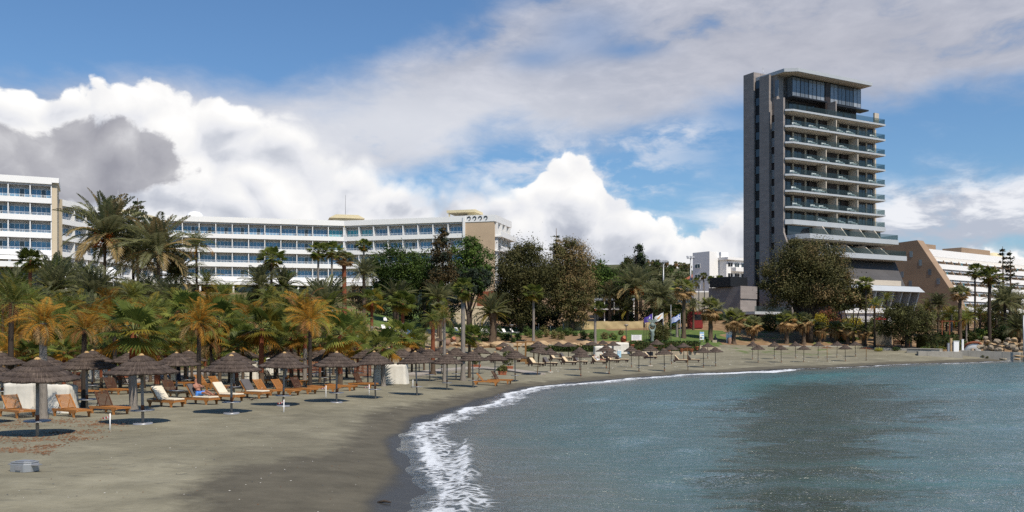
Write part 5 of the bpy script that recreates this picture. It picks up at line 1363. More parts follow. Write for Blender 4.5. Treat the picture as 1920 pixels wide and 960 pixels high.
# --- tiny palms on the skyline
for i, (px, py, w) in enumerate(((1174, 492, 10), (1224, 500, 8), (1235, 500, 8), (1267, 496, 9), (1275, 500, 11), (1283, 500, 8), (1287, 500, 7), (1293, 501, 7), (1309, 503, 8), (1250, 503, 8), (1215, 503, 8))):
    Y = 480.0 if i % 2 else 500.0; x = at(px, Y); z = float(hill_z(np.array(x), np.array(Y)))
    t = thing('skyline_palm', 'tiny fan palm on the hill skyline', 'palm', (x, Y, z), i, 'palms on the hill skyline')
    R = w * Y / F * .62; hh = max(zpx(py, Y) - z, 2.5)
    link('trunk', trunk('brown', 0), t, (0, 0, -.3), 0, (.45, .45, hh + .3)); link('crown', crown('fan_grey', i % 2), t, (0, 0, hh), 0, R); link('dead_fronds', _SK[0], t, (0, 0, hh), 0, 2.4)
for i, (px, Y, top, lab) in enumerate(((1319, 270, 508, 'thin tall palm before the white gabled house'), (1305, 268, 519, 'short palm at the left end of the white gabled house'), (1349, 262, 515, 'palm left of the white apartment block'), (1334, 264, 516, 'palm between the gabled house and the apartment block'))):
    palm(px, None, top, 22, 'fan_tall', 'slim', lab, .3, Y=Y)

# --- broad trees, pines, cypress
tree('eucalyptus', 'massive olive brown eucalyptus in front of the tower', 'tree', 1517, 176, [(1515, 500, 62, 48), (1478, 520, 46, 52), (1555, 525, 48, 46), (1497, 474, 34, 30), (1540, 490, 44, 38), (1452, 530, 26, 42), (1585, 545, 26, 26), (1515, 545, 60, 34)], 60000, .27, ('euc_dark', 'euc', 'euc', 'euc_dark', 'euc_brown'), .7, 5.0, 11, None, 260, .36, .22, 1.3, .3, 6)
tree('eucalyptus', 'lower eucalyptus spray at the right foot of the massive one', 'tree', 1600, 174, [(1600, 560, 26, 20), (1580, 572, 18, 12), (1618, 552, 16, 14)], 4200, .36, ('euc', 'euc_dark', 'euc_brown'), .25, 2.5, 12, None, 50, .4, .1, 1.3, .3, 3)
tree('pine_tree', 'dark round umbrella pine in front of the right hotel wing', 'tree', 742, 172, [(735, 495, 42, 34), (760, 515, 40, 36), (715, 520, 24, 30), (745, 540, 40, 26)], 20000, .29, ('pine', 'pine', 'pine_light', 'pine'), .5, 4.0, 13, None, 150, .30, .3, 1.2)
tree('pine_tree', 'dark pine between the round pine and the brown conifer', 'tree', 795, 176, [(790, 505, 30, 34), (805, 530, 26, 34)], 7500, .34, ('pine', 'pine', 'pine_light'), .4, 4.0, 14, None, 80, .30, .3, 1.2)
tree('cypress_tree', 'tall ragged brown conifer before the hotel gable', 'tree', 830, 168, [(831, 445, 11, 17), (830, 470, 18, 22), (828, 500, 24, 26), (830, 528, 28, 22)], 9500, .30, ('conifer_brown', 'conifer_brown', 'conifer_dark'), .4, 9.0, 15, None, 100, .40, .2, 1.2, .4)
tree('pine_tree', 'wide bright green pine half hiding the tan gable', 'tree', 880, 182, [(872, 465, 30, 22), (895, 480, 30, 24), (865, 490, 26, 24), (905, 505, 22, 22), (880, 510, 36, 24)], 10500, .34, ('pine', 'pine_light', 'pine', 'pine_light'), .5, 7.0, 16, None, 95, .30, .16, 1.2)
tree('cedar_tree', 'dark blue green cedar spreading under the wide pine', 'tree', 878, 170, [(862, 520, 24, 14), (890, 515, 28, 16), (878, 540, 34, 16), (905, 535, 22, 14)], 6500, .34, ('conifer_dark', 'conifer_dark', 'pine'), .4, 5.0, 17, None, 80, .35, .2, 1.4)
tree('eucalyptus', 'tall olive eucalyptus standing left of the brown one', 'tree', 978, 184, [(985, 508, 52, 46), (955, 525, 30, 46), (1008, 545, 38, 48), (970, 565, 38, 44), (985, 478, 34, 20)], 46000, .27, ('euc_dark', 'euc', 'euc', 'shrub_dark'), .6, 5.0, 18, None, 210, .38, .25, 1.4, .5)
tree('eucalyptus', 'tall brown leaved eucalyptus beside the tan shade cloth', 'tree', 1072, 186, [(1070, 495, 36, 44), (1080, 530, 35, 48), (1055, 545, 28, 46), (1082, 572, 28, 34), (1060, 470, 20, 24)], 42000, .26, ('euc_brown', 'euc', 'euc_brown', 'euc_dark'), .6, 3.0, 19, None, 210, .38, .22, 1.4, .5)
tree('pine_tree', 'broad green pine on the slope behind the brown eucalyptus', 'tree', 1138, 222, [(1125, 520, 34, 30), (1150, 528, 32, 22), (1110, 540, 30, 30), (1172, 540, 20, 14)], 11000, .42, ('pine', 'pine_light', 'pine'), .5, 4.0, 20, None, 130, .30, .25, 1.2)
tree('pine_tree', 'dark tree mass in the shade behind the white lawn beds', 'tree', 1010, 196, [(960, 590, 40, 26), (1010, 592, 40, 22), (1040, 596, 34, 18), (925, 585, 22, 24)], 9000, .40, ('euc_dark', 'conifer_dark', 'shrub_dark'), .4, 2.0, 21, None, 90, .35, .3)
tree('pine_tree', 'dark tree mass behind the date palms at the pine foot', 'tree', 760, 186, [(705, 565, 28, 26), (745, 575, 40, 26), (795, 575, 40, 26), (840, 572, 26, 22)], 9000, .40, ('conifer_dark', 'shrub_dark', 'pine'), .4, 2.0, 22, None, 90, .35, .3)
tree('cypress_tree', 'dark columnar cypress standing alone against the clouds', 'tree', 1201, 236, [(1200, 476, 8, 20), (1201, 500, 11, 26), (1202, 525, 13, 26), (1190, 472, 3, 4)], 7500, .36, ('conifer_dark', 'pine', 'conifer_dark'), .4, 8.0, 23, None, 70, .5, .3, 1.2)
tree('broad_tree', 'dark round broadleaf tree behind the red bench', 'tree', 1700, 166, [(1700, 598, 50, 30), (1672, 605, 26, 28), (1728, 608, 26, 28), (1700, 620, 46, 24), (1690, 585, 26, 18)], 20000, .25, ('shrub_dark', 'shrub_dark', 'shrub_olive', 'euc_dark'), .35, 2.6, 24, None, 130, .30, .3)
tree('bush_tree', 'wide olive green bush below the hotel colonnade', 'shrub', 522, 142, [(500, 562, 36, 22), (540, 560, 40, 24), (565, 572, 28, 20), (520, 578, 48, 20)], 9500, .32, ('shrub_olive', 'euc', 'shrub', 'shrub_olive'), .2, 1.0, 25, None, 90, .35, .25, 1.6)
tree('bare_shrub', 'twiggy pinkish bare shrub beside the thick red trunk', 'shrub', 672, 146, [(665, 555, 16, 20), (680, 565, 14, 16)], 900, .24, ('euc_brown', 'date_dry'), .12, 1.5, 26, None, 30, .5, .3, 2.5)
def araucaria(px, Y, top, base, w, label, seed, sparse=0.0, mats=('conifer_dark', 'pine')):
    x, Y, z = onground(px, Y); r = random.Random(seed)
    t = thing('araucaria', label, 'tree', (x, Y, z)); hh = zpx(top, Y) - z; h0 = zpx(base, Y) - z; R = w / 2 * Y / F
    mb = MB(); mb.tube([(0, 0, -.2), (.1, 0, hh * .5), (0, 0, hh)], [.28, .2, .05], M['trunk_brown'], 7); mb.build('trunk', t)
    mb = MB(); n = int((hh - h0) / .85)
    for i in range(n):
        f = i / n; zz = h0 + (hh - h0) * f; L = R * (1 - f) ** .75 + .25
        for k in range(6):
            if r.random() < sparse: continue
            a = r.uniform(0, 6.28); h = Vector((cos(a), sin(a), 0)); p0 = Vector((0, 0, zz)); p1 = p0 + h * L * r.uniform(.8, 1.1) + Vector((0, 0, .10 * L))
            mb.tube([p0, p1], [.05, .02], M['trunk_brown'], 3, False)
            for q in range(int(16 * (1 - sparse * .5))):
                c_ = p0.lerp(p1, .25 + .8 * r.random()) + Vector((r.gauss(0, .12), r.gauss(0, .12), r.gauss(.05, .12))); s_ = .26
                u = Vector((r.gauss(0, 1), r.gauss(0, 1), r.gauss(0, .6))).normalized() * s_; v = u.cross(Vector((r.gauss(0, 1), r.gauss(0, 1), 1))).normalized() * s_ * .5
                mb.add([c_ - u, c_ + v, c_ + u, c_ - v], [(0, 1, 2, 3)], M[r.choice(mats)])
    mb.build('crown', t)
araucaria(258, 160, 371, 430, 30, 'small dense dark araucaria in front of the hotel dishes', 1)
araucaria(1043, 200, 428, 500, 34, 'thin sparse araucaria top above the brown eucalyptus', 2, .55)
araucaria(1880, 196, 462, 585, 40, 'taller of two thin brownish araucarias before the stepped hotel', 3, .35, ('conifer_brown', 'conifer_dark'))
araucaria(1894, 186, 469, 590, 40, 'nearer of two thin brownish araucarias before the stepped hotel', 4, .35, ('conifer_brown', 'conifer_dark'))
# shrubs: each its own
def shrub(px, base, w, h, mats, label, n=900, size=.16, Y=None, group=None, seed=None, name='shrub'):
    if Y is None: x, Y, z = ground(px, base)
    else: x, Y, z = onground(px, Y)
    a, b = w / 2 * Y / F, h / 2 * Y / F
    o = leaf_cloud([((0, 0, b * .95), (a, a, b * 1.05))], n, size, mats, seed or int(px * 7 + base), 40, .35, .45).build(name, None, (x, Y, z))
    return tag(o, label, 'shrub', group)
SB = (('shrub', 'shrub'), ('shrub', 'shrub_light'), ('shrub_olive', 'euc_brown'))
for px, b, w, h, k, lab in ((846, 634, 13, 22, 0, 'dark shrub left of the leaning urn'), (899, 634, 8, 10, 0, 'small shrub left of the pineapple trunk'), (911, 634, 16, 24, 0, 'square dark shrub left of the pineapple trunk'), (911, 640, 14, 7, 0, 'flat green cushion under the pineapple trunk'), (935, 632, 12, 22, 0, 'upright shrub right of the pineapple trunk'), (944, 638, 12, 14, 1, 'light shrub left of the garden lamp'), (953, 638, 14, 12, 0, 'low shrub at the garden lamp foot'), (971, 638, 12, 14, 1, 'round shrub right of the garden lamp'), (988, 630, 12, 18, 0, 'upright shrub in front of the slim fan palm'),
                            (996, 633, 14, 16, 1, 'pale ball shrub left of the slim trunk'), (1011, 634, 16, 14, 1, 'pale ball shrub right of the slim trunk'), (1024, 632, 12, 14, 2, 'brownish shrub between pale balls'), (1019, 622, 14, 12, 2, 'brown shrub on the lawn edge'), (1039, 635, 14, 16, 2, 'speckled shrub left of the bright ball'), (1050, 628, 15, 14, 1, 'bright green ball shrub on the bank'), (1052, 637, 14, 14, 2, 'rusty ball shrub below the bright ball'), (1062, 630, 12, 14, 0, 'dark shrub between the balls'), (1068, 628, 12, 13, 1, 'green ball shrub on the lawn edge'), (1078, 630, 10, 9, 0, 'little ball shrub left of the biggest ball'), (1094, 636, 17, 15, 0, 'biggest ball shrub on the bank'), (1111, 635, 14, 12, 0, 'ball shrub touching the leaning thin palm'), (1134, 636, 13, 13, 2, 'grey brown ball shrub right of the thin palm'), (1148, 633, 11, 9, 2, 'brown shrub left of the yellow flowering one'), (1152, 637, 10, 10, 1, 'dark green ball shrub by the brick jar'), (1164, 628, 9, 9, 2, 'yellow flowering shrub above the brick jar'), (962, 642, 10, 9, 0, 'low bush on the stone edge left of the timber frame')):
    shrub(px, b, w, h, SB[k], lab, 1000, .17, None, 'ball shrubs on the rockery bank')
shrub(1238, 640, 44, 32, ('shrub_dark', 'euc', 'shrub_olive'), 'big olive brown dome shrub behind the statue', 4200, .22)
shrub(1262, 618, 20, 20, ('hedge', 'shrub'), 'dark shrub behind the white flag', 1800, .22)
for px, b, w, h, m_, Y, lab in ((1445, 612, 46, 34, ('shrub_olive', 'shrub_yellow'), 186, 'yellow green acacia bush at the tower foot'), (1482, 606, 40, 24, ('shrub_olive', 'euc'), 188, 'olive acacia bush under the big eucalyptus'), (1527, 612, 52, 36, ('shrub_yellow', 'shrub_olive'), 186, 'bright yellow acacia bush in the middle of the slope'), (1553, 606, 40, 42, ('shrub_red', 'shrub_dark'), 187, 'dark red shrub between the yellow bushes'), (1600, 612, 44, 32, ('shrub_yellow', 'shrub_olive'), 185, 'yellow acacia bush right of the red shrub'), (1572, 600, 24, 18, ('euc', 'shrub_red'), 190, 'grey brown shrub above the palm row'), (1420, 606, 30, 20, ('shrub_red', 'shrub_light'), 188, 'reddish shrub below the annexe terrace'), (1400, 612, 40, 18, ('shrub', 'shrub_olive'), 188, 'green shrub behind the short skirted palm'), (1640, 612, 40, 40, ('shrub_olive', 'euc', 'shrub'), 182, 'olive shrub left of the dark round tree'), (1590, 640, 40, 8, ('shrub', 'shrub_light'), 178, 'low green ground bush under the palm row'),
                                (1845, 622, 40, 22, ('shrub', 'shrub_light'), 180, 'light green shrub between the tall trunks on the right'), (1880, 632, 36, 30, ('hedge', 'shrub_dark'), 176, 'dark shrub above the boulders'), (1815, 628, 44, 18, ('hedge', 'shrub_dark'), 178, 'dark shrub behind the upturned boat'), (1775, 622, 40, 14, ('shrub_olive', 'shrub'), 180, 'olive shrub by the terrace chairs'), (1905, 618, 40, 40, ('hedge', 'euc_dark'), 182, 'dark shrub at the right photo edge'), (1862, 605, 60, 36, ('hedge', 'euc_dark', 'shrub_dark'), 198, 'dark shrub mass behind the tall trunks'), (1790, 606, 56, 34, ('hedge', 'shrub_olive', 'shrub_dark'), 200, 'dark shrub mass behind the fan palm'), (1740, 600, 50, 36, ('shrub_olive', 'euc_dark'), 200, 'olive shrub mass behind the dark round tree'),
                                (1340, 600, 40, 16, ('hedge', 'shrub'), 205, 'dark shrub below the court fence'), (1285, 600, 44, 28, ('hedge', 'euc_dark'), 200, 'dark shrub mass behind the red container'), (1225, 598, 50, 30, ('hedge', 'conifer_dark'), 204, 'dark shrub mass behind the fruited date palm'), (1170, 598, 50, 24, ('hedge', 'conifer_dark', 'shrub'), 202, 'dark shrub behind the tan shade cloth'), (1250, 545, 80, 50, ('euc_dark', 'pine'), 240, 'dark wooded clump on the slope below the floodlights')):
    shrub(px, b, w, h, m_, lab, 3000, .3, Y)
hr = random.Random(12)
for i in range(46):
    px = hr.uniform(1165, 1400); Y = hr.uniform(330, 500); x = at(px, Y); z = float(hill_z(np.array(x), np.array(Y)))
    a = hr.uniform(1.6, 4.2)
    o = leaf_cloud([((0, 0, a * .5), (a, a, a * .75))], 420, .75, ('euc_dark', 'pine', 'shrub_dark'), i, 22, .4, .4).build('hill_bush', None, (x, Y, z))
    tag(o, 'rounded scrub bush on the far hillside', 'bush', 'bushes on the far hillside')
# hedges
def hedge(px0, px1, Y0, Y1, h, label, dep=1.4, mats=('hedge', 'hedge', 'shrub'), dens=70):
    a, b = onground(px0, Y0), onground(px1, Y1); L = sqrt((b[0] - a[0]) ** 2 + (b[1] - a[1]) ** 2)
    zc = min(a[2], b[2]); t = link('hedge', None); tag(t, label, 'hedge'); t.location = (a[0], a[1], zc); t.rotation_euler = (0, 0, atan2(b[1] - a[1], b[0] - a[0]))
    r = random.Random(int(px0)); mb = MB()
    mb.box(.12, L - .12, -dep / 2 + .12, dep / 2 - .12, -.2, h - .12, M['shrub_dark']); mb.build('core', t)
    mb = MB()
    for i in range(int(L * dens)):
        s_ = .17; k = r.random()
        P = Vector((r.uniform(0, L), -dep / 2 + r.gauss(0, .06), r.uniform(-.1, h))) if k < .55 else Vector((r.uniform(0, L), r.uniform(-dep / 2, dep / 2), h + r.gauss(0, .06)))
        u = Vector((r.gauss(0, 1), r.gauss(0, 1), r.gauss(0, 1))).normalized() * s_; v = u.cross(Vector((r.gauss(0, 1), r.gauss(0, 1), r.gauss(0, 1)))).normalized() * s_ * .6
        mb.add([P - u, P + v, P + u, P - v], [(0, 1, 2, 3)], M[r.choice(mats)])
    mb.build('foliage', t)
hedge(1178, 1310, 152, 156, 1.9, 'clipped dark hedge on the stone terrace behind the small umbrellas')
hedge(985, 1165, 150, 154, 0.9, 'low green hedge below the rockery edge')
hedge(705, 800, 158, 160, 1.5, 'dark hedge behind the white beds on the left lawn')
hedge(1725, 1790, 166, 168, 2.4, 'thick green hedge right of the red bench', 2.5)
hedge(1775, 1812, 166, 166, 1.8, 'yellow green hedge stub beside the upturned boat', 1.2, ('shrub_light', 'shrub'))
# ================================================================ beach furniture
def thatch_canopy(seed, tiers):
    """overlapping rings of reed thatch with a ragged lower fringe"""
    r = random.Random(seed); mb = MB(); n = 56
    for i, (r0, z0, r1, z1) in enumerate(tiers):
        j1 = [r.uniform(-.025, .03) for _ in range(n)]; jz = [r.uniform(-.02, .012) for _ in range(n)]
        def jit(q, k): return (j1[k] * (1 if q > 0 else 0), jz[k] * (1 if q > 0 else 0))
        th = .07
        mb.lathe([(r0, z0), ((r0 + r1) / 2, (z0 + z1) / 2 + .012), (r1, z1), (r1 - .015, z1 - th), (r1 - .10, z1 - th + .015), (max(r0 - .04, .02), z0 - .05)], M['thatch'], n, jit=jit)
        if i < len(tiers) - 1: mb.lathe([(r1 - .06, z1 - th + .02), (r1 + .02, z1 - th - .006), (r1 + .02, z1 - th - .024), (r1 - .06, z1 - th - .024)], M['straw'], 40)
        for k in range(46):
            a = r.uniform(0, 2 * pi); h = Vector((cos(a), sin(a), 0)); s_ = Vector((-sin(a), cos(a), 0)) * r.uniform(.008, .02)
            P = h * (r1 - .04) + Vector((0, 0, z1 - .05)); Q = h * (r1 + r.uniform(.0, .05)) + Vector((0, 0, z1 - th - r.uniform(.0, .06)))
            mb.add([P - s_, P + s_, Q], [(0, 1, 2)], M['thatch'])
    return mb.mesh('canopy')
TA = [(.03, 2.63, .46, 2.42), (.39, 2.40, .78, 2.255), (.71, 2.235, 1.06, 2.105), (.98, 2.085, 1.33, 1.965)]
CAN = [thatch_canopy(s_, TA) for s_ in (1, 2, 3)]
TB_ = [(.03, 2.63, .47, 2.40), (.39, 2.37, .88, 2.18), (.80, 2.15, 1.31, 1.97)]
CANB = [thatch_canopy(s_, TB_) for s_ in (4, 5)]
def lathe_mesh(prof, m_, n, name):
    mb = MB(); mb.lathe(prof, M[m_], n); return mb.mesh(name)
CAPM = lathe_mesh([(.13, 2.56), (.11, 2.60), (.05, 2.66), (0, 2.67)], 'straw', 12, 'cap')
CAPR = lathe_mesh([(.07, 2.55), (.07, 2.62), (.03, 2.66), (0, 2.66)], 'rust_pole', 10, 'cap')
mb = MB(); mb.tube([(0, 0, -.3), (0, 0, 2.5)], .055, M['pole'], 10); mb.tube([(0, 0, .52), (0, 0, .72)], .062, M['rust_pole'], 10); POLE = mb.mesh('pole')
mb = MB(); mb.tube([(0, 0, -.3), (0, 0, 2.5)], .05, M['brown_pole'], 8); mb.tube([(0, 0, 0), (0, 0, .25)], .06, M['rust_pole'], 8); POLEB = mb.mesh('pole')
mb = MB(); mb.tube([(0, 0, -.3), (0, 0, 2.5)], .055, M['timber'], 8); POLEW = mb.mesh('pole')
TRAY = lathe_mesh([(.06, .50), (.42, .50), (.43, .52), (.42, .535), (.06, .535)], 'tray', 24, 'tray')
BASE = lathe_mesh([(0, .05), (.34, .05), (.36, .02), (.36, -.03)], 'tray', 20, 'base_plate')
FOOT = lathe_mesh([(0, .11), (.38, .11), (.42, .02), (.42, -.05)], 'concrete', 14, 'concrete_foot')
mb = MB()
for k in range(8):
    a = 2 * pi * k / 8
    mb.bar((.05 * cos(a), .05 * sin(a), 2.5), (1.15 * cos(a), 1.15 * sin(a), 2.22), .03, .03, M['rust_pole'])
for rr in (.5, .8, 1.1):
    for k in range(16): mb.bar((rr * cos(2 * pi * k / 16), rr * sin(2 * pi * k / 16), 2.5 - rr * .25), (rr * cos(2 * pi * (k + 1) / 16), rr * sin(2 * pi * (k + 1) / 16), 2.5 - rr * .25), .02, .02, M['rust_pole'])
BARE = mb.mesh('canopy_frame')
UMB = []
UR = random.Random(3)
def umbrella(px, base, apex, half, label, kind='A', Y=None, tray=True, basep=False, foot=False, lean=0.0, group='thatched umbrellas of the beach'):
    """base and apex are photo rows, half the half-width of the canopy in photo pixels"""
    if Y is None: x, Y, z = ground(px, base)
    else: x, Y, z = onground(px, Y)
    hh = zpx(apex, Y) - z; r = half * Y / F
    t = thing('beach_umbrella', label, 'umbrella', (x, Y, z), UR.uniform(0, 6.28), group)
    sr = min(max(r / 1.32, .66), 1.15); sz = min(max(hh / 2.62, .72), 1.2)
    t.scale = (sr, sr, sz)
    t.rotation_euler = (UR.gauss(0, .018), UR.gauss(0, .018) + lean, UR.uniform(0, 6.28) if not lean else 0)
    if kind == 'bare':
        link('pole', POLEW, t); link('canopy_frame', BARE, t)
    else:
        link('pole', POLE if kind == 'A' else POLEB if kind == 'B' else POLEW, t)
        c_ = link('canopy', UR.choice(CAN if kind in 'AW' else CANB), t); link('cap', CAPM if kind == 'A' else CAPR, c_)
    if tray: link('tray', TRAY, t, None, 0, (1, 1, 1) if kind == 'A' else (.75, .75, 1))
    if basep: link('base_plate', BASE, t)
    if foot: link('concrete_foot', FOOT, t)
    return t
# front row of large umbrellas on grey poles, from the left photo edge along the sand
U = umbrella
U(-42, 797, 668, 66, 'umbrella cut by the left photo edge, its shadow on the sand')
U(70, 819, 672, 74, 'nearest and largest umbrella, in front of the covered stack', )
U(268, 796, 665, 66, 'large umbrella with a round steel foot beside the pale stout palm trunk', basep=True)
U(434, 776, 666, 55, 'large umbrella right of the sitting man and his cream beds', basep=True)
U(531, 762, 661, 46, 'umbrella with steel foot in front of the red trunked glossy palm', basep=True)
U(631, 755, 660, 43, 'umbrella with steel foot behind two taped white stakes', basep=True)
U(704, 748, 659, 36, 'umbrella with a torn straw edge left of the white cover')
U(782, 742, 659, 35, 'front umbrella right of the white cover')
U(838, 731.6, 663, 30, 'front umbrella next to the pale bare trunk')
U(887, 727, 658, 28, 'front umbrella just left of the side-on teak lounger')
U(928, 717, 660, 25, 'umbrella standing right over the dark backed teak lounger')
U(966, 716, 656, 24, 'last front umbrella on a grey pole, before the boardwalk end')
# second and later rows
U(5, 752, 660, 46, 'second row umbrella at the left photo edge', )
U(86, 751, 667, 46, 'umbrella hidden behind the nearest one, right of its apex')
U(163, 771, 660, 53, 'second row umbrella with its tray beside the grey trunk')
U(173, 738, 656.5, 38, 'umbrella peeping over the second row one, before the far white cover')
U(118, 715, 659, 34, 'dark umbrella under the hanging fan leaves, left of the red husk')
U(242, 734, 660.5, 38, 'umbrella behind the bright red palm husk')
U(331, 750, 661, 43, 'umbrella with two towels hanging on its pole')
U(351, 725, 657, 34, 'umbrella right behind the towel hung one')
U(312, 711, 657, 30, 'small dark umbrella left of the slim red trunk')
U(439, 741, 660, 41, 'middle umbrella of the three stacked behind the sitting man')
U(457, 719, 654, 34, 'rear umbrella before the grey white cover, left of the red trunk')
U(536, 726, 657, 36, 'second of four umbrellas in file behind the steel footed one')
U(533, 706, 652, 30, 'third of four umbrellas in file')
U(536, 694, 648, 26, 'rearmost of four umbrellas in file')
U(518, 712, 653, 30, 'umbrella left of the file of four, touching the pale trunk')
U(619, 726, 657.5, 36, 'umbrella close behind the one with taped stakes, to its left')
U(608, 721, 655, 33, 'umbrella on the second bare pole left of the orange husk')
U(601, 708, 650, 28, 'umbrella on the third bare pole, before the slatted screen')
U(592, 694, 645, 25, 'rear umbrella above the slatted wooden screen')
U(690, 720, 653, 32, 'umbrella behind the torn edged one, to its left')
U(672, 710, 655, 29, 'dark umbrella under the bent fan leaves')
U(661, 700, 650, 26, 'rear umbrella between the orange husk and the white cover')
U(751, 719, 652, 30, 'flat topped umbrella behind the white cover')
U(728, 708, 651, 27, 'dark umbrella left of the flat topped one')
U(806, 715, 653.5, 27, 'second row umbrella before the red short trunk')
U(786, 700, 650, 24, 'rear umbrella below the stone stair')
U(855, 713, 651, 27, 'second row umbrella right of the pale bare trunk')
U(828, 701, 649, 22, 'dark rear umbrella against the stair foot')
U(898, 701, 648.5, 21, 'umbrella with loose straw sticking out, before the long planter')
U(821, None, 636, 13, 'small far umbrella at the foot of the stone stair', Y=140, tray=False)
U(886, None, 641, 14, 'small far umbrella before the rockery, left one of a touching pair', 'B', Y=128, tray=False)
U(882, None, 637.5, 15, 'small far umbrella behind, right by the stone edge', 'B', Y=142, tray=False)
U(953, 689, 647.4, 16, 'umbrella with a grey pole behind the terracotta planters')
U(944, None, 641.5, 14, 'small umbrella over the red clay bowl', 'B', Y=134, tray=False)
# small umbrellas on brown poles, centre
U(1009, None, 639.5, 20, 'rear umbrella above the leaning pole one', 'B', Y=112, tray=False)
U(1007, 704, 646.6, 18, 'umbrella on a leaning weathered pole at the boardwalk end', 'W', lean=.10, tray=False)
U(1032, 698.4, 653, 17.5, 'umbrella in a round concrete foot before the cushioned loungers', 'B', foot=True, tray=False)
U(1048, None, 640.7, 11, 'far umbrella against the green hedge, left of a taller one', 'B', Y=142, tray=False)
U(1066, 672, 641.5, 17.5, 'umbrella rising behind the beige cushioned pair', 'B', tray=False)
U(1087, 694, 650.7, 17, 'rear one of two overlapping umbrellas before the beige loungers', 'B', tray=False)
U(1089, 706, 656, 18, 'front one of two overlapping umbrellas nearest the foam', 'B', tray=False)
U(1110, 668, 640, 16.6, 'far umbrella in front of the white tent covers', 'B', tray=False)
U(1131, None, 637.5, 11.5, 'farthest small umbrella at the rockery foot', 'B', Y=146, tray=False)
U(1150, 670, 640, 14, 'far umbrella above the pale blue bin', 'B', tray=False)
U(1137, 691, 647, 19.5, 'wide umbrella shading the couple in white shirts', 'B', tray=False)
U(1142, 701.7, 655.6, 18, 'umbrella just in front of the couple in white shirts', 'B', tray=False)
U(1184, 689, 648, 14, 'umbrella on a slightly leaning pole right of the bin', 'B', lean=-.05)
U(1198, 697, 656, 18, 'front umbrella on a thin tray pole right of the couple', 'B')
U(1231, None, 636.6, 14, 'umbrella standing before the statue, above the hedge', 'B', Y=140, tray=False)
U(1219, 686.5, 646.7, 16, 'umbrella in a concrete foot before the single terrace lounger', 'B', foot=True)
U(1246, 696.5, 652.6, 17, 'front umbrella below the statue, near the water', 'B')
U(1259, 683, 645.7, 14, 'umbrella left of the last beige lounger pair', 'B')
U(1282, 674, 643, 15.5, 'umbrella behind the last beige lounger pair', 'B', tray=False)
U(1290, 694.8, 650, 12, 'bare rusty umbrella pole without thatch before the last lounger pair', 'bare')
U(1327, 672.4, 642.6, 12.6, 'rear umbrella of a group of three below the white notice case', 'B')
U(1319, 689, 651, 16, 'left front umbrella of the group of three', 'B')
U(1342, 686.5, 650.7, 15, 'right front umbrella of the group of three', 'B')
# double row on the far right beach
for px, b, a_, hf, lab in ((1411, 674, 640, 10.4, 'first umbrella of the rear far row, by the grass patch'), (1421.5, 680, 646, 13, 'first umbrella of the front far row'), (1452, 673.5, 640.6, 12, 'second umbrella of the rear far row'), (1465, 680, 647, 13.5, 'second umbrella of the front far row'), (1492, 672, 640.6, 12, 'third umbrella of the rear far row, below the clear footed palm'), (1507, 679, 647, 13, 'third umbrella of the front far row'), (1534, 671.5, 641, 12, 'fourth umbrella of the rear far row, before the small skirted palm'), (1569, 670.4, 640, 12, 'fifth umbrella of the rear far row, right of a bare frame'), (1585, 677.7, 646, 13, 'last thatched umbrella of the front far row'), (1604, 668.7, 640, 12, 'last thatched umbrella of the rear far row')):
    U(px, b, a_, hf, lab, 'B')
U(1551, 679, 648, 13, 'bare umbrella frame without thatch between thatched far ones', 'bare')
U(1624, 676.7, 650, 14, 'bare umbrella frame at the right end of the far row', 'bare')

